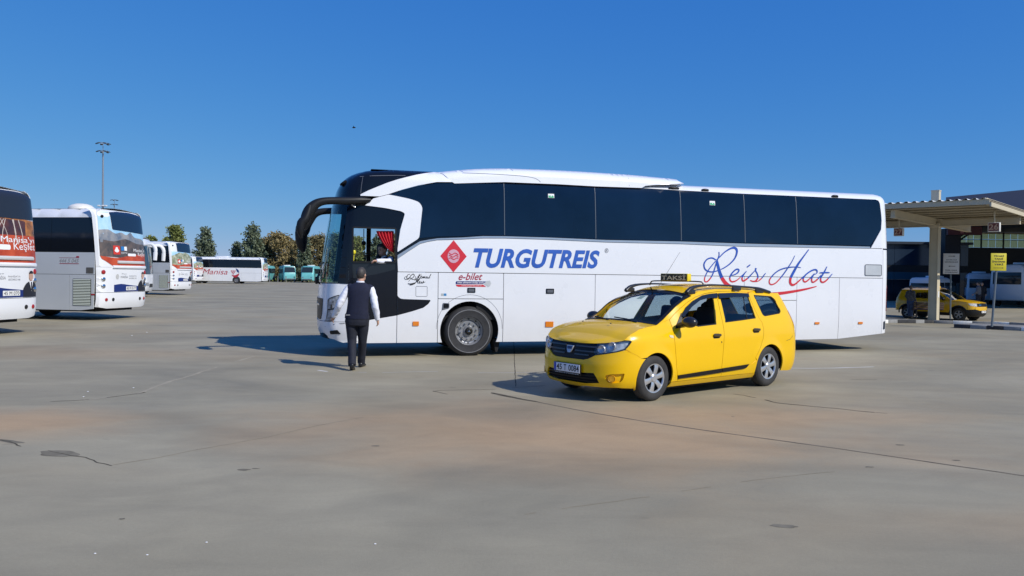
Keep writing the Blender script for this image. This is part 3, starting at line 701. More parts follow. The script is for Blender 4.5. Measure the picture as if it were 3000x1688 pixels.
b = MB(); b.lathe([(0, -.03), (.07, -.03), (.08, 0), (.06, .04), (0, .05)], SF(.5, 1.53, .1), 'x', 14); b.tube([SF(.5, 1.45, .02), SF(.5, 1.53, .1)], .015, 6); b.build('kerb_mirror', PLASTIC, coach)
# -- roof, hump, back, belly
V = []; Fc = []; ss = [.9, 1.3, 1.8, 2.4, 3.3, 6, 9, 12, 12.6, CL - .34, CL - .2]; nn = 10
for s in ss:
    h = Tc(s) - .006 - (.02 if s > CL - .3 else 0); y0 = Yc(min(s, 12.5), h) + .30
    for j in range(nn + 1):
        t = j / nn; V.append((s, .30 + tum(3.5) + (CW - 2 * (.30 + tum(3.5))) * t, h + .05 * math.sin(PI * t) * min(1, max(0, (s - .9) / 2))))
for i in range(len(ss) - 1):
    for j in range(nn): a = i * (nn + 1) + j; Fc.append((a, a + nn + 1, a + nn + 2, a + 1))
mo('roof', V, Fc, WHITE, coach, mats=[WHITE, BLACKP], fm=[1 if i // nn < 3 else 0 for i in range(len(Fc))])
HT = [(1.5, 3.60), (1.65, 3.67), (2.2, 3.80), (2.7, 3.875), (3.2, 3.93), (3.89, 3.965), (5, 3.975), (6.3, 3.96), (7.3, 3.925), (7.66, 3.905), (7.80, 3.86), (7.88, 3.785)]
def Hh(s): return smooth_tab(HT, s)
def YH(s, h):
    T = Hh(s); E = .20; y = tum(min(h, T - E)) - .014
    if h > T - E:
        t = min(1, (h - T + E) / E); y += .34 * (1 - math.sqrt(max(0, 1 - t * t)))
    return y
def SH(s, h, d=0): return Vector((s, YH(s, h) - d, h))
def SHm(s, h, d=0): return Vector((s, CW - YH(s, h) + d, h))
def hi(p):
    o = CMI @ CAM; r = CMI.to_3x3() @ ray(p); y = 0
    for _ in range(14):
        t = (y - o.y) / r.y; s = o.x + r.x * t; h = o.z + r.z * t; y = .5 * (y + YH(s, h))
    return s, h
hl_ = [hi(p) for p in zz(z5, (310, 158), (350, 188), (385, 226), (425, 250), (700, 242), (900, 237), (1400, 257), (1750, 277), (2190, 292), (2225, 272), (2310, 264), (2576, 258))] + [hi(z7(150, 162)), (7.86, 3.79)]
hump = hl_ + [(s, Hh(s) - .002) for s in (7.86, 7.80, 7.7, 7.5, 7, 6.3, 5.6, 5, 4.4, 3.89, 3.5, 3.2, 2.9, 2.7, 2.4)] + [(2.15, 3.785)]
for f in (SH, SHm): panel('air_conditioner_cover', hump, f, WHITE, coach, 0, .03, (.12, .04))
V = []; Fc = []; ss = [1.9, 2.2, 2.6, 3, 3.5, 4, 5, 6, 7, 7.5, 7.7, 7.8, 7.87]
for s in ss:
    for j in range(nn + 1):
        t = j / nn; y0 = .32 + tum(3.6); V.append((s, y0 + (CW - 2 * y0) * t, Hh(s) - .006 + .02 * math.sin(PI * t)))
for i in range(len(ss) - 1):
    for j in range(nn): a = i * (nn + 1) + j; Fc.append((a, a + nn + 1, a + nn + 2, a + 1))
mo('air_conditioner_top', V, Fc, WHITE, coach)
ribbon('cover_seam', [(crv([hi(p) for p in zz(z5, (500, 150), (800, 162), (1040, 178), (1160, 195), (1210, 215), (1235, 238))]), .008), ([hi(p) for p in zz(z5, (1132, 110), (1136, 165))], .008), ([hi(p) for p in zz(z5, (2052, 158), (2064, 200), (2072, 275))], .008)], SH, GREYP, coach, .003)
for p, w in ((z5(1450, 240), .22), (z5(2490, 296), .28), (z7(443, 207), .2), (z7(1463, 255), .2)):
    s, h = ci(p); b = MB(); b.ell((s, Yc(s, h) - .015, h), (w / 2, .035, .032), 12, 6); b.box((s - .01, Yc(s, h) - .012, h - .03), (w * .9, .03, .02)); b.build('roof_hinge_cover', PLASTIC, coach)
b = MB(); b.box((CL - .03, CW / 2, 2.1), (.03, CW - .72, 2.9)); b.build('rear_panel', WHITE, coach)
b = MB(); b.box((7.2, CW / 2, .62), (11.4, CW - .5, .5)); b.build('underframe', DARK, coach)
b = MB(); b.box((7.7, CW / 2, 2.6), (11.1 - .3, CW - .75, 2.1)); b.box((7.7, CW / 2, 1.2), (10.6, CW - .9, .8)); b.box((8.0, CW / 2, 1.2), (8.0 + 1.9, CW - .12, .9)); b.build('inner_saloon', DARK, coach)
b = MB(); b.box((1.2, CW / 2, 1.02), (2.2, CW - .2, .08)); b.box((2.35, CW / 2, 2.2), (.04, CW - .35, 2.3)); b.box((1.3, CW / 2, 3.25), (1.5, CW - .45, .25)); b.build('cab_floor_and_lining', DARK, coach)
# arches stay open below: dark liners sit behind the wheels
for c in (wf, wr):
    for yy in (.46, CW - .46): b = MB(); b.box((c, yy, .75), (1.3, .06, .95)); b.build('wheel_arch_liner', DARK, coach)
# far side: entrance door with glass and posts, dark flank ahead of the saloon windows
for nm, lp, m in (('entrance_door_window', rect(.62, .98, 1.45, 3.0, .03), CLEAR), ('entrance_door_window', rect(1.08, 1.68, 1.45, 3.0, .03), CLEAR)):
    panel(nm, lp, SSm, m, coach, -.02, 0, (.2, .4))
panel('entrance_door', [[(.44, .3), (1.74, .3), (1.74, 3.12), (.56, 3.12), (.44, 1.6)], rect(.62, .98, 1.45, 3.0, .03), rect(1.08, 1.68, 1.45, 3.0, .03)], SSm, BLACKP, coach, 0, .05, (.15, .2))
panel('far_quarter', [(1.76, 1.73), (3.6, 1.73), (3.6, 3.6), (1.76, 3.6)], SSm, DARKGLASS, coach, 0, .03, (.3, .2))
panel('far_waist', [(3.6, 1.73), (CL - .4, 1.73), (CL - .4, 2.47), (3.6, 2.47)], SSm, WHITE, coach, 0, .03, (.5, .2))
# cab furniture
b = MB(); b.box((.72, 1.2, 1.42), (.45, 2.2, .35)); b.build('dashboard', DARK, coach, bevel=.06)
b = MB(); ring = [Vector((.98 + .12 * math.cos(a), .62 + .23 * math.sin(a), 1.78 + .20 * math.cos(a) * .9)) for a in [2 * PI * i / 20 for i in range(21)]]; b.tube(ring, .016, 6, False); b.tube([(.80, .62, 1.5), (.98, .62, 1.78)], .04, 8); b.build('steering_wheel', PLASTIC, coach)
SEAT = mat('seat_fabric', (.02, .022, .03), .9)
b = MB(); b.box((1.45, .52, 1.26), (.5, .46, .14)); b.box((1.72, .55, 1.65), (.14, .44, .7)); b.box((1.74, .55, 2.12), (.11, .26, .22)); b.build('driver_seat', SEAT, coach, bevel=.05)
b = MB(); b.box((1.22, 1.75, 1.75), (.16, .46, .75)); b.box((1.22, 1.75, 2.22), (.13, .28, .26)); b.box((1.05, 1.75, 1.4), (.5, .46, .15)); b.build('guide_seat', SEAT, coach, bevel=.06)
YEL = mat('yellow_grab_handle', (.85, .75, .03), .4)
yl = ci(zD(112, 700)); b = MB(); b.ell((yl[0] + .04, .45, yl[1]), (.035, .03, .055), 10, 8); b.tube([(yl[0] + .04, .45, yl[1]), (yl[0] + .02, .5, yl[1] - .35)], .012, 6); b.build('yellow_grab_handle', YEL, coach)
b = MB(); mr = ci(zD(350, 490)); b.ell((mr[0] + .05, .9, mr[1]), (.05, .02, .05), 10, 6); b.tube([(mr[0] + .05, .9, mr[1]), (mr[0] + .05, .92, mr[1] + .3)], .01, 6); b.build('interior_mirror', PLASTIC, coach)
# red curtain with folds, hanging inside the window
RED = mat('red_curtain', (.55, .015, .03), .75, var=.15, scale=10)
top = cpx(zz(zD, (600, 262), (960, 262))); V = []; Fc = []; nu, nv = 44, 14
lft = crv([(600, 262), (640, 370), (720, 500), (800, 600), (880, 675), (950, 715)], 4); L2 = [ci(zD(*p)) for p in lft]; Rr = [ci(zD(975, 262 + (735 - 262) * i / (len(lft) - 1))) for i in range(len(lft))]
for j in range(len(L2)):
    for i in range(nu + 1):
        t = i / nu; tt = t ** 1.0
        s = L2[j][0] + (Rr[j][0] - L2[j][0]) * tt; h = L2[j][1] + (Rr[j][1] - L2[j][1]) * tt
        V.append((s, Yc(s, h) + .075 + .028 * math.sin(t * 2 * PI * 5.5 + .3 * j / 5) * (.5 + .5 * (1 - j / len(L2))), h))
for j in range(len(L2) - 1):
    for i in range(nu): a = j * (nu + 1) + i; Fc.append((a, a + 1, a + nu + 2, a + nu + 1))
mo('curtain', V, Fc, RED, coach, ang=180)
# -- horn mirrors
def mirror_arm(far):
    pp = zz(z3, (745, 415), (640, 420), (520, 424), (400, 422), (290, 428), (215, 455), (160, 510), (125, 580), (112, 650), (105, 700))
    rr = [(.03, .03), (.06, .072), (.064, .078), (.06, .074), (.065, .076), (.078, .092), (.09, .115), (.09, .11), (.08, .095), (.05, .05)]
    P = []
    o = CMI @ CAM
    for i, p in enumerate(pp):
        y = [.03, .0, -.03, -.05, -.07, -.08, -.09, -.09, -.09, -.09][i]
        r = CMI.to_3x3() @ ray(p); t = (y - o.y) / r.y; P.append(o + r * t)
    Q = crv([tuple(p) for p in P], 4); Rr = crv(rr, 4)
    if far:
        Q = [(q[0] + .02, CW - q[1], q[2]) for q in Q]
    b = MB(); b.tube(Q, [(a, c) for a, c in Rr], 14); return b
def oriented(b): return b
for far in (0, 1):
    m_ = mirror_arm(far).build('mirror_arm', PLASTIC, coach, ang=60)
    o = CMI @ CAM; b = MB()
    if not far:
        P = []
        for p, y in zip(zz(z3, (160, 470), (118, 590), (75, 640), (66, 720), (78, 785)), (-.1, -.14, -.17, -.18, -.17)):
            r = CMI.to_3x3() @ ray(p); t = (y - o.y) / r.y; P.append(o + r * t)
        b.tube(crv([tuple(p) for p in P], 3), crv([(.07, .07), (.085, .085), (.07, .085), (.055, .065), (.02, .02)], 3), 12)
    else:
        b.tube(crv([(-.34, CW + .12, 3.0), (-.46, CW + .16, 2.7), (-.46, CW + .18, 2.35), (-.42, CW + .16, 2.15)], 3), crv([(.09, .09), (.12, .14), (.11, .13), (.04, .04)], 3), 12)
    b.build('mirror_housing', PLASTIC, coach, ang=60)
b = MB(); a = ci(zC(990, 690)); c = ci(zC(1090, 770)); b.tube([(a[0], Yc(*a) - .1, a[1]), (c[0], Yc(*c) - .04, c[1])], .025, 8); b.ell((a[0], Yc(*a) - .1, a[1] + .02), (.04, .04, .04), 8, 6); b.build('mirror_bracket', SILVER, coach)
# -- wheels
WHB = mat('painted_wheel', (.30, .305, .315), .34, metal=.4, coat=.3, var=.2, scale=9); NUT = mat('wheel_nut', (.62, .62, .62), .22, metal=.9)
SIDEW = mat('tyre_side_ring', (.17, .17, .175), .6, var=.2, scale=20)
def coach_wheel(cx, far, front=True):
    y = .045 if not far else CW - .045; sg = 1 if not far else -1; R = .515
    w = empty('wheel', (cx, y, R), 0, coach)
    if far: w.rotation_euler = (0, 0, PI)
    b = MB(); b.lathe([(.29, .02), (.30, .0), (.40, .0), (.42, -.006), (.45, -.006), (.475, .012), (.50, .03), (R, .06), (R, .28), (.49, .31), (.3, .31)], n=56); b.build('tyre', RUBBER, w)
    b = MB(); b.lathe([(.432, -.010), (.447, -.010), (.449, -.004), (.43, -.004)], n=56); b.build('sidewall_ring', SIDEW, w)
    b = MB(); b.lathe([(.0, .05), (.10, .05), (.115, .075), (.21, .078), (.225, .10), (.255, .09), (.275, .045), (.292, .02), (.30, .035), (.30, .2), (.0, .2)], n=48); b.build('rim', WHB, w)
    b = MB()
    for k in range(10):
        a = 2 * PI * k / 10 + .15; c = (.17 * math.cos(a), .055, .17 * math.sin(a)); b.lathe([(.0, -.03), (.011, -.028), (.016, -.01), (.016, .03), (.0, .03)], c, n=8)
    b.build('wheel_nuts', NUT, w)
    b = MB()
    for k in range(10):
        a = 2 * PI * k / 10 + .3; c = (.255 * math.cos(a), .078, .255 * math.sin(a)); b.lathe([(.0, -.004), (.020, -.004), (.020, .02), (.0, .02)], c, n=10)
    b.build('vent_holes', DARK, w)
    b = MB(); b.lathe([(.0, .0), (.05, .0), (.075, .012), (.08, .04), (.08, .08), (0, .08)], n=24); b.build('hub_cap', PLASTIC, w)
    b = MB(); b.lathe([(.038, -.003), (.045, -.003), (.045, .003), (.038, .003)], n=24)
    for k in range(3):
        a = PI / 2 + 2 * PI * k / 3; b.add([(.042 * math.cos(a), -.004, .042 * math.sin(a)), (.009 * math.cos(a + 1), -.004, .009 * math.sin(a + 1)), (.0, -.006, .0), (.009 * math.cos(a - 1), -.004, .009 * math.sin(a - 1))], [(0, 1, 2), (0, 2, 3)])
    b.build('star_emblem', CHROME, w, smooth=False)
for c in (wf, wr):
    for f in (0, 1): coach_wheel(c, f)
b = MB(); p = ci(zE(1340, 940)); b.prism([(p[0] - .06, .34), (p[0] + .10, .34), (p[0] + .04, .07), (p[0] - .0, .07)], .15, .55, lambda a, c, e: Vector((a, e, c))); b.build('mud_flap', DARK, coach)
# -- lamps, latches, flaps, stickers
def boxon(name, p0, p1, m, d=.012, r=.01, thick=.02):
    a, b = ci(p0), ci(p1); return cside(name, rect(min(a[0], b[0]), max(a[0], b[0]), min(a[1], b[1]), max(a[1], b[1]), r), m, d=d, thick=thick, g=.1)
for q in ((z4(1405, 652), z4(1477, 703)), (z6(122, 522), z6(195, 573)), (z7(1306, 1245), z7(1341, 1262)), (z7(1648, 1243), z7(1681, 1260))):
    boxon('side_marker_lamp', q[0], q[1], ORANGE, .016)
for q in ((z4(2050, 255), z4(2143, 313)), (z6(128, 212), z6(202, 260))):
    boxon('door_latch_surround', q[0], q[1], BLACKP, .010); a, b = q; boxon('door_latch', (a[0] + 3, a[1] + 3), (b[0] - 3, b[1] - 3), GREYP, .016)
a = rnd(cpx(zz(zE, (60, 62), (213, 70), (210, 185), (38, 230))), .02); cside('filler_flap', a, GREYP, d=.012); a2 = rnd(cpx(zz(zE, (80, 78), (195, 85), (195, 170), (75, 180))), .02); cside('filler_grip', a2, BLACKP, d=.018)
def outline(name, p0, p1, m=GREYP, w=.007, r=.02, d=.003):
    a, b = ci(p0), ci(p1); L = rect(min(a[0], b[0]), max(a[0], b[0]), min(a[1], b[1]), max(a[1], b[1]), r); ribbon(name, [(L + L[:1], w)], SS, m, coach, d)
outline('service_flap', z4(1443, 238), z4(1575, 357))
boxon('vent_flap', z7(1702, 793), z7(1830, 880), mat('vent_grey', (.50, .53, .55), .5, var=.1), .008, .03); outline('vent_flap_edge', z7(1702, 793), z7(1830, 880), w=.014, r=.03, d=.012)
a, b = ci(z4(1740, 322)), ci(z4(1803, 350)); BLU = mat('blue_sticker', (.03, .22, .48), .5); cside('sticker', rect(a[0], (a[0] + b[0]) / 2, b[1], a[1]), mat('grey_sticker', (.45, .47, .45), .5), d=.003, thick=.003); cside('sticker', rect((a[0] + b[0]) / 2, b[0], b[1], a[1]), BLU, d=.003, thick=.003)
cside('tail_lamp', rnd([(CL - .14, .93), (CL - .03, .95), (CL - .01, 1.35), (CL - .01, 1.58), (CL - .10, 1.50)], .03), REDL, d=.012, thick=.03, g=(.03, .1))
cside('rear_reflector', rnd([(CL - .24, .50), (CL - .17, .50), (CL - .17, .70), (CL - .24, .68)], .02), mat('dark_lens', (.02, .03, .05), .1), d=.012, g=(.03, .1))
# -- lettering
LBL = mat('blue_lettering', (.012, .075, .42), .4, coat=.2, var=.2, scale=4); LRD = mat('red_lettering', (.62, .02, .035), .4, coat=.2)
LBK = mat('black_lettering', (.02, .02, .022), .5); LMA = mat('maroon_lettering', (.36, .015, .045), .45)
zP = Zm(1260, 680, 4.77)
qd = cpx(zz(zP, (605, 500), (2370, 510), (2370, 258), (605, 222)))
text_on('company_lettering', 'TURGUTREIS', qd, mat('company_blue', (.025, .105, .45), .4, coat=.2, var=.15, scale=4), coach, .005, SS, .28, .035, 1.02)['label'] = 'bold slanted blue company name'
c = ci(zP(328, 338)); hw, hh = .275, .33
cside('diamond_emblem', [(c[0] - hw, c[1]), (c[0], c[1] - hh), (c[0] + hw, c[1]), (c[0], c[1] + hh)], LRD, d=.004, thick=.004)['label'] = 'red diamond emblem'
PINK = mat('pale_emblem', (.62, .36, .44), .5)
e = [(c[0] + .125 * math.cos(a), c[1] + .14 * math.sin(a)) for k, a in enumerate([2 * PI * i / 20 for i in range(20)])]
cside('emblem_disc', e, PINK, d=.008, thick=.004)
for k in range(3): ribbon('emblem_wave', [([(c[0] - .10 + .2 * i / 10, c[1] - .05 + .05 * k + .018 * math.sin(i * .9 + k)) for i in range(11)], .016)], SS, LRD, coach, .013)
text_on('registered_mark', '®', cpx(zz(zP, (2440, 292), (2492, 292), (2492, 228), (2440, 228))), GREYP, coach, .004, SS)
text_on('ticket_lettering', 'e-bilet', cpx(zz(zG, (1612, 305), (2290, 305), (2330, 100), (1640, 100))), LMA, coach, .004, SS, .2, .012)
NAVY = mat('navy_band', (.015, .02, .16), .5)
bl = cpx(zz(zG, (1560, 335), (2420, 345), (2330, 420), (1545, 425), (1530, 380))); cside('ticket_band', bl, NAVY, d=.003, thick=.003)
bl = cpx(zz(zG, (1535, 440), (2330, 440), (2420, 500), (1610, 500), (1560, 480))); cside('ticket_band', bl, LRD, d=.003, thick=.003)
bl = cpx(zz(zG, (2425, 330), (2530, 320), (2565, 400), (2530, 480), (2470, 515), (2440, 470), (2350, 430))); cside('pointing_hand', bl, mat('grey_print', (.5, .52, .53), .5), d=.004, thick=.003)
text_on('band_lettering', 'bilet almanın kolay yolu', cpx(zz(zG, (1580, 415), (2330, 418), (2360, 350), (1590, 345))), STW, coach, .007, SS, .1, .01)
text_on('band_lettering', 'www.turgutreis.com.tr', cpx(zz(zG, (1700, 492), (2290, 492), (2290, 452), (1700, 452))), STW, coach, .007, SS, .1)
# hand-written names
ws = .0145
def st(f, pts, w, n=4):
    P = crv([ci(f(*p)) for p in pts], n); k = len(P)
    if hasattr(w, '__len__'): W_ = [lerp_tab([(i / (len(w) - 1), x) for i, x in enumerate(w)], j / (k - 1)) for j in range(k)]
    else: W_ = [w * min(1, .45 + 3 * min(j, k - 1 - j) / k) for j in range(k)]
    return (P, W_)
RH = [
    st(zA, [(405, 235), (408, 290), (395, 340), (370, 400), (300, 620), (250, 710), (200, 765), (160, 770), (145, 735), (165, 660), (230, 540), (345, 400)], [.026, .026, .03, .03, .03, .03, .03, .028, .028, .025, .025, .02]),
    st(zA, [(355, 385), (410, 335), (500, 245), (600, 180), (670, 160), (715, 180), (728, 240), (690, 350), (600, 450), (500, 520), (440, 548)], [.02, .024, .028, .036, .05, .06, .05, .036, .03, .026, .02]),
    st(zA, [(350, 380), (300, 348), (250, 345), (190, 370), (145, 430), (137, 490), (165, 555), (230, 588), (300, 592), (390, 570)], [.03, .032, .03, .03, .034, .036, .036, .03, .028, .022]),
    st(zA, [(365, 395), (378, 440), (400, 530), (430, 630), (470, 720), (530, 800), (600, 850), (760, 920), (1000, 975), (1250, 990), (1500, 980), (1800, 935), (2000, 895), (2160, 853)], [.06, .065, .07, .075, .085, .09, .08, .075, .07, .07, .07, .055, .04, .018]),
    st(zA, [(620, 655), (680, 645), (740, 610), (765, 560), (735, 545), (690, 565), (630, 630), (600, 700), (615, 755), (660, 770), (740, 735), (830, 645)], .034),
    st(zA, [(900, 580), (850, 640), (820, 710), (835, 755), (870, 745), (940, 690), (1060, 560)], .036), st(zA, [(905, 512), (970, 462)], .03),
    st(zA, [(1070, 525), (1065, 570), (1095, 630), (1105, 690), (1080, 740), (1030, 765), (965, 745)], [.045, .03, .03, .035, .035, .03, .02]), st(zA, [(1105, 762), (1170, 710), (1245, 612)], .026), st(zA, [(1030, 765), (1105, 762)], .026),
    st(zA, [(1768, 300), (1720, 400), (1650, 510), (1560, 640), (1450, 770), (1380, 815), (1330, 815), (1308, 770), (1335, 700), (1430, 600), (1540, 540), (1680, 510), (1800, 505), (1878, 518)], .028),
    st(zA, [(2018, 192), (1930, 310), (1830, 450), (1750, 590), (1695, 700), (1685, 780), (1715, 825), (1770, 815), (1860, 740), (1930, 670)], [.02, .03, .05, .06, .06, .06, .055, .04, .03, .022]),
    st(zA, [(2130, 640), (2170, 600), (2150, 555), (2080, 565), (1980, 630), (1925, 700), (1925, 755), (1965, 770), (2040, 710), (2120, 620)], .034), st(zA, [(2120, 630), (2075, 700), (2075, 765), (2110, 775), (2180, 720), (2240, 650)], .034),
    st(zA, [(2345, 495), (2300, 590), (2240, 690), (2235, 755), (2275, 780), (2340, 740), (2440, 630)], .036), st(zA, [(2210, 610), (2300, 605), (2395, 607)], .03),
]
ribbon('script_lettering', RH, SS, LBL, coach, .004, [LBL, LRD], lambda s, h: 1 if h < HS - .03 else 0)['label'] = 'hand written script in blue above and red below'
KR = [
    st(zG, [(215, 135), (150, 150), (115, 220), (140, 280), (190, 250), (230, 180), (300, 130), (335, 170), (290, 240), (240, 260), (165, 350)], .014), st(zG, [(140, 200), (70, 210), (55, 265), (110, 290), (200, 230), (250, 270), (320, 290), (380, 240), (360, 190)], .010),
    st(zG, [(490, 125), (450, 220), (400, 270), (340, 310)], .018), st(zG, [(540, 130), (470, 195), (440, 200), (480, 250), (520, 240)], .014), st(zG, [(520, 225), (560, 190), (530, 190), (520, 240), (560, 240), (590, 200), (580, 245), (620, 200), (610, 245), (650, 200), (645, 245), (680, 240)], .012),
    st(zG, [(720, 205), (690, 205), (685, 245), (730, 225), (725, 245), (760, 235), (820, 130), (760, 245), (800, 230)], .012),
    st(zG, [(470, 280), (420, 290), (395, 340), (470, 300), (480, 280), (440, 335), (420, 330), (450, 410)], .018), st(zG, [(400, 360), (330, 410), (250, 440), (200, 445)], .018), st(zG, [(390, 370), (280, 405), (190, 415), (150, 400)], .016),
    st(zG, [(470, 385), (510, 345), (480, 350), (480, 390), (530, 380), (550, 350), (540, 390), (590, 370), (600, 330), (600, 380), (560, 390), (660, 355)], .012),
]
ribbon('nickname_lettering', KR, SS, LBK, coach, .004)
text_on('nickname_lettering', 'emal', cpx(zz(zG, (520, 248), (760, 248), (790, 160), (545, 160))), LBK, coach, .009, SS, .35) if False else None
# ---------------------------------------------------------------- the yellow estate taxi
TA, TB = ground(1917, 1176), ground(2251, 1132)
TTH = math.atan2(TB.y - TA.y, TB.x - TA.x)
TO = TA - (Matrix.Rotation(TTH, 3, 'Z') @ Vector((.81, -.845, 0)))
taxi = empty('taxi_estate_car', TO, TTH)
tag(taxi, 'yellow estate car taxi with roof rails and TAKSI roof sign beside the white coach', 'taxi')
TM = Matrix.Translation(TO) @ Matrix.Rotation(TTH, 4, 'Z'); TMI = TM.inverted()
TYEL = mat('taxi_yellow_paint', (.84, .50, .0), .26, coat=.4, spec=.35, var=.025, scale=1.2, rvar=.04)
LXF, LXR = .81, 3.444
def car_plan(L=4.49, w=.866, af=.78, nf=3.0, ar=.55, nr=2.8):
    P = []
    for i in range(61):
        y = w * math.sin(PI / 2 * i / 60) ; x = af * (1 - max(0, 1 - (y / w) ** nf) ** (1 / nf)); P.append((x, y))
    for i in range(1, 40): P.append((af + (L - ar - af) * i / 40, w))
    for i in range(61):
        y = w * math.cos(PI / 2 * i / 60); x = L - ar * (1 - max(0, 1 - (y / w) ** nr) ** (1 / nr)); P.append((x, y))
    U = [0]
    for a, b in zip(P, P[1:]): U.append(U[-1] + math.hypot(b[0] - a[0], b[1] - a[1]))
    return P, U
class CarSkin:
    def __init__(s, P, U, sp, fp, rp, arches=(), fx=None):
        s.fx = fx; s.P, s.U, s.sp, s.fp, s.rp, s.ar = P, U, sp, fp, rp, arches
    def plan(s, u):
        U, P = s.U, s.P; u = min(max(u, 0), U[-1] - 1e-6); lo, hi = 0, len(U) - 1
        while hi - lo > 1:
            m = (lo + hi) // 2
            if U[m] <= u: lo = m
            else: hi = m
        t = (u - U[lo]) / max(1e-9, U[hi] - U[lo]); a, b = P[lo], P[hi]
        return a[0] + (b[0] - a[0]) * t, a[1] + (b[1] - a[1]) * t
    def u_of(s, x):                        # arc length where the flank reaches x
        for i, p in enumerate(s.P):
            if p[0] >= x and i > 3:
                a = s.P[i - 1]; t = (x - a[0]) / max(1e-9, p[0] - a[0]); return s.U[i - 1] + (s.U[i] - s.U[i - 1]) * t
        return s.U[-1]
    def __call__(s, u, z, d=0):
        sg = -1 if u >= 0 else 1           # near flank is -y
        x, y = s.plan(abs(u)); a = s.plan(abs(u) - .02); b = s.plan(abs(u) + .02)
        tx, ty = b[0] - a[0], b[1] - a[1]; l = math.hypot(tx, ty) or 1; nx, ny = -ty / l, tx / l      # outward normal for +y flank
        if abs(u) < .02: nx, ny = -1, 0
        wf = max(0, -nx) ** 2; wr = max(0, nx) ** 2; ws = ny * ny
        ins = ws * smooth_tab(s.sp, z) + wf * smooth_tab(s.fp, z) + wr * smooth_tab(s.rp, z)
        for cx, r, amp in s.ar:
            dd = math.hypot(x - cx, z - .31) - r
            ins -= amp * math.exp(-(dd / .055) ** 2) * (1 if z > .2 else .5)
        if s.fx: ins += s.fx(x, z) * ws
        k = d - ins
        return Vector((x + nx * k, sg * (y + ny * k), z))
P_, U_ = car_plan()
SP = [(.15, .10), (.22, .05), (.30, .025), (.42, .006), (.55, .0), (.70, .0), (.82, .004), (.92, .02), (.99, .042), (1.05, .066), (1.15, .11), (1.28, .168), (1.40, .232), (1.48, .285)]
FP = [(.15, .16), (.20, .07), (.26, .025), (.34, .0), (.50, .0), (.58, .012), (.66, .03), (.74, .052), (.82, .10), (.88, .16), (.95, .27), (1.05, .45)]
RP = [(.2, .10), (.3, .02), (.45, .0), (.62, .0), (.8, .03), (1.0, .07), (1.2, .19), (1.35, .34), (1.48, .58)]
WG = [(.83, 0), (.88, .012), (.92, .034), (.96, .064), (1.0, .086), (1.06, .088)]           # the wing rolls over to meet the bonnet
def wing_roll(x, z):
    t = min(1, max(0, (x - 1.12) / .45)); return smooth_tab(WG, z) * (1 - t * t * (3 - 2 * t)) if z > .83 and x < 1.6 else 0
ST = CarSkin(P_, U_, SP, FP, RP, ((LXF, .36, .014), (LXR, .36, .014)), wing_roll)
def STm(u, z, d=0): return ST(-u, z, d)
_G = []
for i in range(-12, 96):
    for j in range(24):
        u, z = i * .055, .16 + j * .057; p = ST(u, z); n = ST(u, z, .02) - p; w = TM @ p
        if (TM.to_3x3() @ n).dot(CAM - w) > 0: _G.append((u, z, *proj(w)))
def ti(p):
    g = min(_G, key=lambda q: (q[2] - p[0]) ** 2 + (q[3] - p[1]) ** 2)
    return newton(lambda a, b: TM @ ST(a, b), p, (g[0], g[1]))
def tp(f, *pts): return [ti(f(*p)) for p in pts]
def tpan(name, loops, m, d=0, thick=.02, g=(.05, .05), far=True, parent=None):
    o = panel(name, loops, ST, m, parent or taxi, d, thick, g)
    if far: panel(name, loops, STm, m, parent or taxi, d, thick, g)
    return o
def tarch(cx, r, a0, a1, n=26):
    return [(ST.u_of(cx + r * math.cos(a)), .31 + r * math.sin(a)) for a in [a0 + (a1 - a0) * i / n for i in range(n + 1)]]
ACC = mat('emblem_blue', (.02, .05, .14), .4)
# shut lines and edges, near flank
hood_f = tp(zF, (620, 258), (800, 279), (1000, 289), (1140, 290), (1400, 275), (1590, 247))
hood_f[0] = (0.0, hood_f[0][1])
hood_s = tp(zF, (1625, 232), (1690, 178)) + tp(z6, (930, 642), (1000, 600), (1080, 575), (1170, 558))
ap_in = tp(z6, (1180, 553), (1235, 505), (1290, 447), (1350, 385), (1420, 328), (1497, 284))
ap_out = tp(z6, (1292, 505), (1335, 455), (1390, 400), (1460, 342), (1540, 290), (1630, 258), (1735, 242))
dl_f = tp(z6, (1316, 570), (1338, 680), (1352, 820), (1360, 960), (1366, 1096))
dl_m = tp(z6, (1742, 300), (1768, 420), (1796, 540), (1808, 620), (1806, 720), (1796, 850), (1787, 940), (1784, 1010))
dl_r = tp(z6, (2037, 262), (2062, 330), (2098, 410), (2135, 485), (2165, 530), (2182, 600), (2178, 680), (2152, 765), (2105, 862), (2062, 930))
roof_e = tp(z6, (1497, 272), (1570, 238), (1720, 217), (1900, 216), (2090, 228), (2240, 256))
D = lambda L, du, dz=0: [(p[0] + du, p[1] + dz) for p in L]
zsill = .235
uF = dl_f[-1][0]; uM = dl_m[-1][0]
# front fender
head = tp(zF, (1140, 296), (1400, 281), (1600, 252), (1755, 240), (1768, 262), (1720, 330), (1655, 405), (1500, 452), (1300, 485), (1095, 507), (1066, 455), (1090, 392))
seam = tp(zF, (1660, 428), (1760, 465), (1860, 512), (1955, 572))
arF = tarch(LXF, .352, math.radians(128), math.radians(-12))
fender = [head[3], (head[4][0] + .004, head[4][1]), (head[5][0] + .006, head[5][1]), (head[6][0] + .006, head[6][1] + .002)] + D(seam[1:], .001, .0015) + arF[1:] + [(dl_f[-1][0] - .004, .236)] + D(dl_f[:-1][::-1], -.004) + [(ap_out[0][0] - .004, ap_out[0][1])] + [ap_in[0]] + hood_s[::-1]
tpan('front_wing', fender, TYEL)
tpan('wing_joint', [(p[0], p[1] + .035) for p in seam] + [(p[0], p[1] - .035) for p in seam[::-1]], TYEL, d=-.007, thick=0)
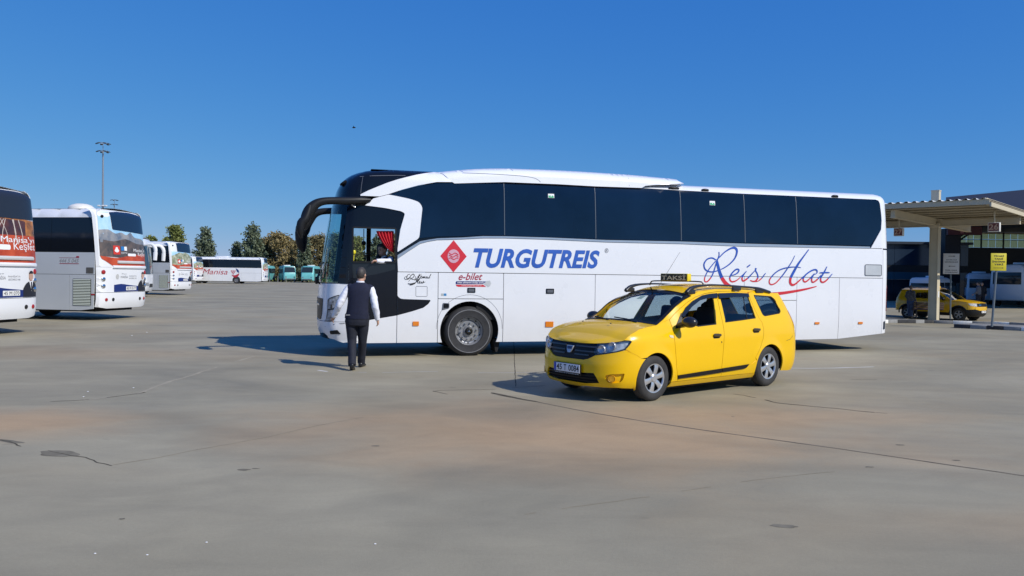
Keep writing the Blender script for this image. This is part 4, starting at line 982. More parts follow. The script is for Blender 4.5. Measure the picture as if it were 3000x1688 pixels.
# bumper, grille, lamps
top_c = [(0, ti(zF(610, 562))[1])] + tp(zF, (760, 580), (880, 592), (960, 577), (1030, 547), (1088, 514), (1300, 490), (1500, 458), (1650, 420))
arFb = tarch(LXF, .352, math.radians(128), math.radians(205), 14)
b_low = [(arFb[-1][0], .19)] + tp(zF, (1500, 1112), (1150, 1097), (930, 1075)) ; b_low = b_low + [(.12, .175), (0, .175)]
bump = top_c + D(seam, -.0005, -.0015) + arFb + b_low
lg = tp(zF, (820, 826), (1063, 838), (1120, 930), (1168, 1024), (900, 1026)); zt, zb = lg[0][1] + .005, lg[-1][1]
lg = [(0, zt)] + lg + [(0, zb + .0)]
mirr = lambda L: [(-a, b) for a, b in L]
whole = bump + mirr(bump[1:-1][::-1])
lgw = lg[1:-1] + mirr(lg[1:-1][::-1])
fogr = rnd(tp(zF, (1290, 880), (1400, 862), (1640, 848), (1612, 955), (1560, 1012), (1400, 1030), (1320, 1008), (1272, 930)), .015)
panel('front_bumper', [whole, lgw, fogr, mirr(fogr)], ST, TYEL, taxi, 0, .03, (.045, .04))
panel('lower_grille', lgw, ST, PLASTIC, taxi, -.035, .0, .05)
for k in range(3):
    z = zb + (zt - zb) * (k + .8) / 3.6; panel('grille_slat', rect(-.62 + .03 * k, .62 - .03 * k, z - .006, z + .006), ST, PLASTIC, taxi, -.012, .02, .08)
for sg in (1, -1):
    panel('fog_lamp_recess', [(sg * a, b) for a, b in fogr], ST, TYEL, taxi, -.03, 0, .04)
    c = ti(zF(1398, 945)); b = MB(); q = ST(sg * c[0], c[1], -.02); nrm = (ST(sg * c[0], c[1], .02) - q).normalized()
    M3 = nrm.to_track_quat('Y', 'Z').to_matrix(); b.lathe([(0, .028), (.034, .03), (.036, .022), (.046, .03), (.05, .015), (.05, -.02)], q, 'y', 20, M3); b.build('fog_lamp_blank', mat('dark_orange_plastic', (.60, .30, .01), .45), taxi)  # round blank in plastic of a darker orange than the bumper
gr_c = [(0, hood_f[0][1] - .012)] + [(p[0], p[1] - .006) for p in tp(zF, (800, 283), (1000, 293), (1135, 296))] + tp(zF, (1086, 395), (1060, 462), (1086, 512), (1028, 545), (958, 574), (880, 589), (760, 577)) + [(0, top_c[0][1] + .006)]
panel('radiator_grille', gr_c[1:-1] + mirr(gr_c[1:-1][::-1]), ST, PLASTIC, taxi, -.012, .02, .05)
BARM = mat('grille_bar', (.05, .05, .055), .3, coat=.3)
zc = [ti(zF(900, 345))[1], ti(zF(880, 432))[1], ti(zF(880, 500))[1]]
for z in zc:
    for sg in (1, -1): panel('grille_bar', [(sg * a, b) for a, b in rect(.10, .50 if z > min(zc) + .01 else .36, z - .009, z + .009, .004)], ST, BARM, taxi, .004, .02, .06)
# shield emblem
e0 = Vector((0, 0, 0)); c = ti(zF(620, 385))[1]; q = ST(0, c, .0)
b = MB(); sh = [(-.075, .055), (.075, .055), (.062, -.01), (.03, -.055), (-.03, -.055), (-.062, -.01)]
b.prism(sh, -.012, .012, lambda a, z, e: q + Vector((e - .01 + .25 * z, a, z))); b.v = [q + (v - q) * .82 for v in b.v]; b.build('emblem_shield', mat('emblem_silver', (.55, .56, .58), .4, metal=.5), taxi, bevel=.003)
b = MB(); b.prism([(-.06, .045), (.06, .045), (.048, .0), (-.048, .0)], -.016, .004, lambda a, z, e: q + Vector((e - .012 + .25 * z, a, z))); b.v = [q + (v - q) * .82 for v in b.v]; b.build('emblem_field', ACC, taxi)
# headlamp: dark bowl, chrome reflectors, clear cover
LAMP = mat('headlamp_bowl', (.30, .32, .36), .3, metal=.3, var=.3, scale=16, c2=(.75, .78, .82))
for sg in (1, -1):
    hm = [(sg * a, b) for a, b in head]; hd = panel('headlamp', hm, ST, LAMP, taxi, -.035, 0, .03)
    rim = panel('headlamp_trim', [hm, [(sg * (a * .955 + .045 * .72), b * .9 + .1 * .78) for a, b in head]], ST, PLASTIC, taxi, -.004, .03, .04)
    for (px, r) in (((1215, 405), .052), ((1420, 345), .05)):
        c = ti(zF(*px)); q = ST(sg * c[0], c[1], -.03); nr = Vector((-1, -.25 * sg, .05)); M3 = nr.to_track_quat('Y', 'Z').to_matrix()
        b = MB(); b.lathe([(0, -.02), (.015, .0), (r * .7, .012), (r, .032), (r * 1.05, .028), (r * 1.05, .0)], q, 'y', 20, M3); b.build('reflector', mat('lamp_reflector', (.62, .63, .65), .3, metal=.55), hd)
    panel('headlamp_cover', hm, ST, glass_mat('lamp_cover', (.93, .95, .96)), hd, .004, 0, .04)
# plate
PLW = mat('number_plate_white', (.78, .78, .76), .4); PLB = mat('number_plate_blue', (.01, .05, .45), .4); PLK = mat('plate_black', (.01, .01, .01), .5)
zpc = ti(zF(570, 728))[1]; zw, zh = .26, .056; xp = ST(0, zpc).x - .028
b = MB(); b.box((xp + .008, 0, zpc - .012), (.014, .545, .150)); b.build('plate_holder', PLASTIC, taxi, bevel=.004)
b = MB(); b.box((xp - .002, 0, zpc), (.006, .52, .112)); pl = b.build('number_plate', PLW, taxi, bevel=.001)
# seen from the front the car's own left is at -y, so text runs from +y to -y
fx = lambda y, z: Vector((xp - .0065, y, z))
b = MB(); b.add([fx(.255, zpc - .054), fx(.215, zpc - .054), fx(.215, zpc + .054), fx(.255, zpc + .054)], [(0, 1, 2, 3)]); b.build('country_band', PLB, pl)
for tx, y0, y1 in (('45', .205, .095), ('T', .055, .005), ('0084', -.04, -.245)):
    text_on('plate_lettering', tx, [fx(y0, zpc - .04), fx(y1, zpc - .04), fx(y1, zpc + .042), fx(y0, zpc + .042)], PLK, pl, bold=.015)
text_on('dealer_lettering', 'ŞOFÖRLER VE OTOMOBİLCİLER', [Vector((xp + .0002, .24, zpc - .082)), Vector((xp + .0002, -.24, zpc - .082)), Vector((xp + .0002, -.24, zpc - .064)), Vector((xp + .0002, .24, zpc - .064))], PLW, taxi)
# ------------------------------------------------ doors, quarter, sill
w1 = tp(z6, (1398, 578), (1560, 566), (1732, 545), (1722, 420), (1706, 296), (1640, 285), (1560, 310), (1480, 370), (1425, 440), (1402, 505))
fd = D(ap_out, .003, -.002) + D(dl_m, -.004) + [(uM - .004, zsill)] + [(uF + .003, zsill)] + D(dl_f[:-1][::-1], .003)
tpan('front_door', [fd, w1], TYEL)
w2 = tp(z6, (1768, 300), (1822, 528), (1960, 508), (2104, 487), (2070, 390), (2036, 292), (2020, 272), (1900, 262), (1775, 268))
arR0 = tarch(LXR, .352, math.radians(165), math.radians(192), 6)
rd = [ (ap_out[-1][0] + .003, ap_out[-1][1] - .002)] + tp(z6, (1900, 238), (2025, 247)) + D(dl_r, -.004) + [(ST.u_of(LXR - .357 * math.cos(.35)), .31 + .357 * math.sin(.35)), (ST.u_of(LXR - .357), .29), (ST.u_of(LXR - .355), zsill)] + [(uM + .003, zsill)] + D(dl_m[::-1], .003)
tpan('rear_door', [rd, w2], TYEL)
w3 = rnd(tp(z6, (2088, 276), (2250, 288), (2282, 312), (2338, 420), (2330, 442), (2190, 468), (2172, 455), (2128, 360)), .02)
uE = U_[-1]
ux_ = ST.u_of; tl = rnd([(ux_(4.14), 1.16), (ux_(4.27), 1.17), (ux_(4.44), 1.0), (ux_(4.44), .84), (ux_(4.30), .82), (ux_(4.22), .92)], .03)
arR = tarch(LXR, .352, math.radians(162), math.radians(-14))
uC = ST.u_of(4.25)
quarter = D(dl_r[:-1], .003) + [arR[0]] + arR[1:] + [(ST.u_of(4.0), .21), (uC, .21), (uE - .45, .2), (uE - .002, .2), (uE - .002, .95), (uE - .40, 1.0), (uE - .46, 1.2), (uE - .50, 1.35), (uE - .55, 1.455)] + roof_e[-1:] + tp(z6, (2100, 236), (2042, 249))
tpan('quarter_panel', [quarter, w3], TYEL, g=(.05, .05))
rp = tp(z6, (1175, 560), (1178, 553))
pil = ap_in + roof_e[:1] + roof_e[1:] + tp(z6, (2100, 236), (2042, 249), (2025, 246), (1900, 237)) + D(ap_out[::-1], 0, .003)
pil = [ (ap_in[0][0] - .002, ap_in[0][1])] + ap_in[1:] + roof_e + tp(z6, (2100, 237), (2025, 245), (1900, 236)) + D(ap_out[::-1], -.001, .004)
tpan('cant_rail', pil, TYEL, g=(.04, .03))
tpan('inner_sill', [(ST.u_of(LXR - .60), .20), (ST.u_of(LXR - .352), .20), (ST.u_of(LXR - .353), .31), (ST.u_of(LXR - .33), .43), (ST.u_of(LXR - .36), .60), (ST.u_of(LXR - .60), .50)], TYEL, d=-.006, g=(.1, .06))
tpan('sill', [(ST.u_of(LXF + .33), .16), (ST.u_of(LXR - .33), .16), (ST.u_of(LXR - .35), .229), (ST.u_of(LXF + .35), .229)], TYEL, g=(.1, .03))
tpan('sill_skirt', [(ST.u_of(LXF + .30), .13), (ST.u_of(LXR - .30), .13), (ST.u_of(LXR - .33), .165), (ST.u_of(LXF + .33), .165)], DARK, d=-.03, g=(.1, .03))
mould = tp(z6, (1370, 1030), (1600, 993), (1782, 965)), tp(z6, (1787, 964), (1900, 946), (2040, 924), (2012, 958), (1985, 968), (1787, 1000))
tpan('side_moulding', mould[0] + tp(z6, (1782, 1001), (1600, 1030), (1370, 1062)), PLASTIC, d=.014, thick=.02, g=(.08, .03))
tpan('side_moulding', mould[1], PLASTIC, d=.014, thick=.02, g=(.08, .03))
tpan('tail_lamp', tl, REDL, d=.004, thick=.02, g=.03)
ribbon('bumper_seam', [(tp(z6, (2395, 702), (2430, 690), (2455, 655)), .006)], ST, PLASTIC, taxi, .002)
# wind deflectors, glass, window seals
vis1 = tp(z6, (1398, 470), (1406, 440), (1440, 385), (1500, 328), (1590, 275), (1660, 260), (1733, 253), (1738, 298), (1650, 300), (1570, 322), (1495, 382), (1440, 450), (1420, 478))
vis2 = tp(z6, (1742, 255), (1900, 250), (2028, 256), (2036, 290), (1900, 292), (1752, 304))
SMK = mat('smoked_acrylic', (.012, .013, .016), .12, coat=.4)
tpan('wind_deflector', vis1, SMK, d=.022, thick=.006, g=.05); tpan('wind_deflector', vis2, SMK, d=.022, thick=.006, g=.05)
TG2 = glass_mat('taxi_side_glass', (.34, .44, .50), 1.0, ior=1.55)
tpan('rear_door_glass', w2, TG2, d=-.012, thick=0, g=.08)
tpan('quarter_glass', w3, TG2, d=-.012, thick=0, g=.08)
ribbon('quarter_light_bar', [(tp(z6, (1990, 292), (2027, 497)), .022)], ST, PLASTIC, taxi, -.004)
for L in (w2, w3): ribbon('window_seal', [(L + L[:2], .018)], ST, PLASTIC, taxi, .001)
ribbon('window_seal', [(w1[:5] , .018)], ST, PLASTIC, taxi, .001)
b = MB()
# mirror
def tplane(p, y):
    o = TMI @ CAM; r = TMI.to_3x3() @ ray(p); t = (y - o.y) / r.y; return o + r * t
for sg in (1, -1):
    c = tplane(z6(1480, 530), -.98); c.y += (.07 if sg < 0 else 0); b = MB(); b.ell((c.x, sg * c.y, c.z), (.085, .125, .078), 16, 10); 
    for v in b.v:
        if v.x > c.x + .035: v.x = c.x + .035 + (v.x - c.x - .035) * .2
    b.tube([(c.x + .0, sg * (c.y + .08), c.z - .03), (c.x - .0, sg * -.80, c.z - .055)], [.045, .04], 8); b.build('door_mirror', mat('mirror_plastic', (.016, .016, .018), .3, coat=.2), taxi)
    tri = tp(z6, (1345, 590), (1352, 560), (1400, 440), (1412, 470), (1404, 540), (1400, 582))
    panel('mirror_base', [(sg * a, b_) for a, b_ in tri], ST, PLASTIC, taxi, .008, .02, .05)
for px in ((1738, 658), (2110, 606)):
    c = ti(z6(*px))
    for sg in (1, -1):
        ring = rnd([(sg * (c[0] - .085), c[1] - .035), (sg * (c[0] + .075), c[1] - .035), (sg * (c[0] + .085), c[1] + .03), (sg * (c[0] - .06), c[1] + .035)], .03)
        panel('handle_recess', ring, ST, DARK, taxi, .003, .004, .05)
        b = MB(); P = [ST(sg * (c[0] + t), c[1] + .01, .03 - 2.5 * t * t) for t in (-.08, -.04, 0, .04, .08)]; b.tube(P, [(.012, .02)] * 5, 8); b.build('door_handle', mat('handle_brown_black', (.06, .045, .02), .35), taxi)
c = ti(z6(1310, 662)); panel('side_indicator', rnd([(c[0] - .04, c[1] - .012), (c[0] + .03, c[1] - .025), (c[0] + .04, c[1] + .01), (c[0] - .03, c[1] + .02)], .01), ST, mat('clear_lens', (.7, .62, .4), .2, coat=.4), taxi, .006, .01, .03)
c = ti(z6(1785, 717)); panel('key_lock', [(c[0] + .01 * math.cos(a), c[1] + .014 * math.sin(a)) for a in [2 * PI * i / 10 for i in range(10)]], ST, DARK, taxi, .003, .004, .05)
# ------------------------------------------------ bonnet, screen, roof: lofted from the near edge to its mirror image
def cross_loft(name, edge, crown, m, nx=16, fwd=None, parent=None, d=0, sub=4, sharp=40):
    E = crv([tuple(e) for e in edge], sub); V = []; Fc = []; k = len(E)
    for i, e in enumerate(E):
        t = i / (k - 1)
        for j in range(nx + 1):
            r = -1 + 2 * j / nx; rr = math.sin(r * PI / 2); y = e[1] * -rr
            V.append((e[0] - (fwd(t) * (1 - rr * rr) if fwd else 0), y, e[2] + crown(t, abs(rr)) + d))
    for i in range(k - 1):
        for j in range(nx): a = i * (nx + 1) + j; Fc.append((a, a + 1, a + nx + 2, a + nx + 1))
    return mo(name, V, Fc, m, parent or taxi, True, sharp)
hf = [ST(u, z, .002) for u, z in hood_f]; hs_ = [ST(u, z, .002) for u, z in hood_s]
he = [Vector((hf[0].x, -.02, hf[0].z))] + hf[1:] + hs_
def hcr(t, r):
    a = .042 * min(1, t * 2.2) * (1 - r * r); q = min(1, max(0, (.80 - r) / .16)); return a + .014 * (q * q * (3 - 2 * q)) * min(1, t * 3) * (1 - .5 * t)
cross_loft('bonnet', he, hcr, TYEL, 30, sub=5)
cow = [hs_[-2] + Vector((-.02, 0, -.012)), ST(*ap_in[0], -.004) + Vector((.03, 0, 0))]
cross_loft('cowl', cow, lambda t, r: .05 * (1 - r * r) - .01, PLASTIC, 12, fwd=lambda t: .10 * t)
we = [ST(u, z, -.004) for u, z in ap_in]
WS = glass_mat('taxi_windscreen', (.80, .90, .88), .55)
fw = lambda t: .15 - .08 * t
wcr = lambda t, r: .075 * (1 - r ** 2.4) * t ** 1.6 + .035 * (1 - r * r) * (1 - t)
cross_loft('windscreen', we, wcr, WS, 20, fwd=fw)
# black ceramic frame of the screen
E = crv([tuple(e) for e in we], 4); V = []; Fc = []
def wpt(t, r, o=.003):
    i = t * (len(E) - 1); a = int(min(i, len(E) - 2)); f = i - a; e = Vector(E[a]).lerp(Vector(E[a + 1]), f); return Vector((e.x - fw(t) * (1 - r * r) - o, e.y * -r, e.z + o + wcr(t, abs(r))))
out = [(-1 + 2 * i / 24, 0) for i in range(25)] + [(1, i / 14) for i in range(1, 15)] + [(1 - 2 * i / 24, 1) for i in range(1, 25)] + [(-1, 1 - i / 14) for i in range(1, 14)]
for r, t in out: V += [wpt(t, r), wpt(.07 + t * .84, r * .93)]
n = len(out)
for i in range(n): j = (i + 1) % n; Fc.append((2 * i, 2 * j, 2 * j + 1, 2 * i + 1))
mo('screen_border', V, Fc, PLASTIC, taxi)
re_ = [ST(u, z, .0) for u, z in roof_e]
re_ = [Vector((re_[0].x - .01, re_[0].y, re_[0].z - .005))] + re_[1:] + [Vector((re_[-1].x + .10, re_[-1].y * .985, re_[-1].z - .02)), Vector((4.02, -.52, re_[-1].z - .05))]
cross_loft('roof_panel', re_, lambda t, r: .075 * (1 - r ** 2.4), TYEL, 20, fwd=lambda t: .09 * max(0, 1 - t * 5) - .12 * max(0, t * 4 - 3))
# tailgate glass and inner structure
b = MB(); b.add([(4.18, -.60, .98), (4.18, .60, .98), (4.05, .55, 1.40), (4.05, -.55, 1.40)], [(0, 1, 2, 3)]); b.build('tailgate_glass', TG2, taxi)
b = MB(); b.add([(4.28, -.72, .5), (4.28, .72, .5), (4.20, .68, .98), (4.20, -.68, .98)], [(0, 1, 2, 3)]); b.build('tailgate', TYEL, taxi)
b = MB(); b.box((2.35, 0, .36), (3.6, 1.30, .28)); b.box((2.3, 0, .50), (2.2, 1.42, .45)); b.box((.85, 0, .62), (.9, 1.05, .28)); b.build('underbody', DARK, taxi)
INT = mat('cabin_trim', (.025, .026, .028), .8); SEATT = mat('seat_cloth', (.03, .032, .036), .9)
b = MB(); b.box((1.42, 0, .86), (.55, 1.34, .22)); b.box((1.62, -.36, .95), (.22, .42, .1)); b.build('dashboard', INT, taxi, bevel=.04)
for sy in (-.36, .36):
    b = MB(); b.box((2.28, sy, .56), (.52, .50, .2)); b.box((2.58, sy, .92), (.16, .48, .62), Matrix.Rotation(.22, 3, 'Y')); b.ell((2.68, sy, 1.28), (.055, .13, .10), 14, 10); b.tube([(2.66, sy - .05, 1.1), (2.68, sy - .05, 1.25)], .008, 6); b.build('front_seat', SEATT, taxi, bevel=.04)
b = MB(); b.box((3.15, 0, .55), (.5, 1.3, .2)); b.box((3.46, 0, .85), (.15, 1.3, .5), Matrix.Rotation(.22, 3, 'Y'))
for sy in (-.42, .42): b.ell((3.54, sy, 1.20), (.05, .12, .085), 14, 10)
b.build('rear_seat', SEATT, taxi, bevel=.04)
b = MB(); cc = Vector((1.83, -.36, .98)); b.tube([cc + Vector((.06 * math.cos(a), .18 * math.sin(a), .16 * math.cos(a))) for a in [2 * PI * i / 24 for i in range(25)]], .014, 6, False); b.box(cc, (.04, .12, .1)); b.tube([cc + Vector((0, -.17, 0)), cc + Vector((0, .17, 0))], .012, 6); b.build('steering_wheel', PLASTIC, taxi)
q = wpt(.9, .0, .06); b = MB(); b.box(q + Vector((.12, 0, -.06)), (.02, .22, .06)); b.tube([q + Vector((.12, 0, -.04)), q + Vector((.06, 0, .02))], .01, 6); b.build('rear_view_mirror', PLASTIC, taxi, bevel=.008)
STP = mat('paper_sticker', (.6, .6, .45), .6); q = [wpt(.80, -.05, -.004), wpt(.80, .10, -.004), wpt(.70, .10, -.004), wpt(.70, -.05, -.004)]; mo('windscreen_sticker', q, [(0, 1, 2, 3)], STP, taxi)
b = MB(); b.box((1.38, -.40, .985), (.10, .42, .012)); b.build('dash_note', mat('yellow_note', (.55, .45, .03), .7), taxi)
for y0, y1, dx in ((.52, -.02, .0), (-.05, -.55, .02)):
    b = MB(); p0 = wpt(.0, -y0 * 1.2, .01); b.tube([p0 + Vector((-.03, 0, -.01)), wpt(.06, -(y0 + y1) * .7, .014), wpt(.1, -y1 * 1.25, .012)], .009, 6); b.build('wiper', PLASTIC, taxi)
for sy in (-.28, .28):
    b = MB(); i = he[-3]; b.ell((i.x - .05, sy * 1.0, i.z + .062), (.016, .012, .008), 8, 5); b.build('washer_jet', PLASTIC, taxi)
# ------------------------------------------------ rails, sign, aerial
RAIL = mat('rail_black', (.02, .022, .028), .3, coat=.2)
rpx = zz(z6, (1452, 250), (1490, 215), (1545, 192), (1620, 182), (1720, 178), (1840, 183), (1950, 192), (2080, 203), (2150, 218), (2232, 246))
rl = [tplane(p, -.60) for p in rpx]
for sg in (1, -1):
    Q = crv([(p.x, sg * p.y, p.z) for p in rl], 3); Rr = crv([(.035, .03), (.03, .032), (.022, .022), (.017, .016), (.017, .014), (.017, .014), (.018, .016), (.02, .018), (.028, .026), (.035, .025)], 3)
    b = MB(); b.tube(Q, Rr, 10); b.build('roof_rail', RAIL, taxi, ang=60)
    for px in ((1490, 235), (1925, 205), (2140, 228)):
        c = tplane(z6(*px), -.60); b = MB(); b.box((c.x, sg * -.60, c.z - .01), (.20, .035, .065)); b.build('rail_foot', RAIL, taxi, bevel=.012)
xs = 2.15; yc = -.06; zt_ = rl[4].z
b = MB(); b.tube(crv([(xs, yc - .53, zt_ - .02), (xs, yc - .51, zt_ + .02), (xs, yc - .44, zt_ + .048), (xs, yc, zt_ + .05), (xs, yc + .44, zt_ + .048), (xs, yc + .51, zt_ + .02), (xs, yc + .53, zt_ - .02)], 4), .010, 8); b.build('sign_carrier', RAIL, taxi)
zs = zt_ + .108
b = MB(); b.box((xs - .01, yc, zs), (.09, .53, .115)); sg_ = b.build('taxi_sign', mat('taxi_sign_yellow', (.80, .62, .03), .35), taxi, bevel=.008)
SGD = mat('taxi_sign_face', (.035, .025, .008), .4); CRM = mat('sign_cream', (.85, .72, .42), .5)
for sx in (-1, 1):
    xf = xs - .01 + sx * .047; b = MB(); b.box((xf, yc, zs), (.004, .505, .105)); b.build('sign_face', SGD, sg_)
    fq = lambda a, z: Vector((xf + sx * .004, yc + sx * a, z))
    text_on('sign_lettering', 'TAKSİ', [fq(-.235, zs - .04), fq(.235, zs - .04), fq(.235, zs + .046), fq(-.235, zs + .046)], CRM, sg_, bold=.02)
a0 = tplane(z6(1152, 252), .02); a1 = tplane((1992, 739), .02)
b = MB(); b.tube([a0 - (a1 - a0) * .02, a0 + (a1 - a0) * .12], [.010, .006], 8); b.tube([a0, a1], [.0035, .0022], 6); b.build('aerial', PLASTIC, taxi)
# ------------------------------------------------ wheels
COVER = mat('silver_wheel_cover', (.62, .63, .65), .28, metal=.75, var=.06, scale=10)
TYRE = mat('road_tyre', (.035, .034, .033), .8, var=.35, scale=7, bump=.15)
def car_wheel(parent, x, y, R=.312, far=False, cover=COVER, ns=7):
    w = empty('wheel', (x, y, R), PI if far else 0, parent)
    b = MB(); b.lathe([(.195, .02), (.20, .004), (.215, .0), (.25, -.006), (.275, .0), (.295, .012), (R, .035), (R, .15), (.29, .178), (.2, .18)], n=52); b.build('tyre', TYRE, w)
    b = MB(); b.lathe([(.0, .06), (.19, .06), (.2, .03)], n=36); b.build('rim', DARK, w)
    b = MB(); b.lathe([(.178, .022), (.186, .006), (.198, .004), (.204, .012), (.204, .03)], n=52); b.lathe([(.0, .0), (.045, .0), (.058, .010), (.062, .03)], n=28)
    for k in range(ns):
        a = 2 * PI * k / ns + .25; ca, sa = math.cos(a), math.sin(a)
        prof = [(.05, .030, .012), (.10, .032, .004), (.15, .036, .004), (.188, .046, .010)]
        R_ = []
        for r, hw, yy in prof:
            e = []
            for q_, dy in ((-1, .022), (-1, .004), (-.55, 0), (.55, 0), (1, .004), (1, .022)): e.append((r * ca - q_ * hw * sa, yy + dy, r * sa + q_ * hw * ca))
            R_.append(e)
        b.rings(R_, caps=True, closed=False)
    b.build('wheel_cover', cover, w, ang=30); return w
for x in (LXF, LXR):
    car_wheel(taxi, x, -.845, far=False, ns=6); car_wheel(taxi, x, .845, far=True, ns=6)
for x in (LXF, LXR):
    for sg in (1, -1):
        b = MB(); R_ = []
        for i in range(17):
            a = PI * i / 16; R_.append([(x + .37 * math.cos(a), sg * .80, .31 + .37 * math.sin(a)), (x + .37 * math.cos(a), sg * .52, .31 + .37 * math.sin(a))])
        b.rings(R_, caps=False, closed=False); b.box((x, sg * .55, .40), (.74, .06, .5)); b.build('wheel_arch_liner', DARK, taxi)
# ---------------------------------------------------------------- people
def fuse(mb, name, m, parent=None, vox=.012, it=4, fac=.5):
    me = bpy.data.meshes.new(name); me.from_pydata([tuple(v) for v in mb.v], [], mb.f); me.validate()
    bm = bmesh.new(); bm.from_mesh(me); bmesh.ops.recalc_face_normals(bm, faces=bm.faces); bm.to_mesh(me); bm.free()
    ob = bpy.data.objects.new(name, me); col.objects.link(ob)
    r = ob.modifiers.new('r', 'REMESH'); r.mode = 'VOXEL'; r.voxel_size = vox; r.use_smooth_shade = True
    if it: s = ob.modifiers.new('s', 'SMOOTH'); s.iterations = it; s.factor = fac
    dg = bpy.context.evaluated_depsgraph_get(); dg.update()
    m2 = bpy.data.meshes.new_from_object(ob.evaluated_get(dg))
    bpy.data.objects.remove(ob); bpy.data.meshes.remove(me)
    m2.materials.clear(); m2.materials.append(m); m2.shade_smooth(); m2.name = name
    o = bpy.data.objects.new(name, m2); col.objects.link(o)
    if parent: o.parent = parent
    return o
def ering(c, rx, ry, n=20, p=2.3, ax=None, ay=None):
    ax = ax or Vector((1, 0, 0)); ay = ay or Vector((0, 1, 0)); o = []
    for j in range(n):
        a = 2 * PI * j / n; ca, sa = math.cos(a), math.sin(a)
        o.append(Vector(c) + ax * (rx * math.copysign(abs(ca) ** (2 / p), ca)) + ay * (ry * math.copysign(abs(sa) ** (2 / p), sa)))
    return o
def V3(*a): return Vector(a)
def hand(b, wr, el, palm_n, sg, curl=.5, sc=1.0):
    """palm, four fingers and a thumb continuing the forearm; palm_n = direction the palm faces"""
    f = (wr - el).normalized(); n = (palm_n - f * palm_n.dot(f)).normalized(); s = f.cross(n) * sg      # s: towards the thumb
    pc = wr + f * .045 * sc
    b.tube([wr - f * .03, wr, pc, wr + f * .085 * sc], [(.026 * sc, .026 * sc), (.027 * sc, .024 * sc), (.040 * sc, .022 * sc), (.036 * sc, .018 * sc)], 10)
    for k, (off, L) in enumerate(((.030, .072), (.010, .080), (-.010, .074), (-.029, .058))):
        p0 = wr + f * .075 * sc + s * off * sc; d = f; P = [p0]; ang = 0
        for seg in (.45, .30, .25):
            ang += curl * (.55 if seg == .45 else .75); d = (f * math.cos(ang) + n * math.sin(ang)).normalized(); P.append(P[-1] + d * L * seg * sc)
        b.tube(P, [.0105 * sc, .0095 * sc, .0088 * sc, .0075 * sc], 7)
    t0 = wr + f * .03 * sc + s * .03 * sc; b.tube([t0, t0 + (f * .6 + s * .8 + n * .3) * .03 * sc, t0 + (f * .95 + s * .6 + n * .6) * .055 * sc], [.015 * sc, .012 * sc, .009 * sc], 7)
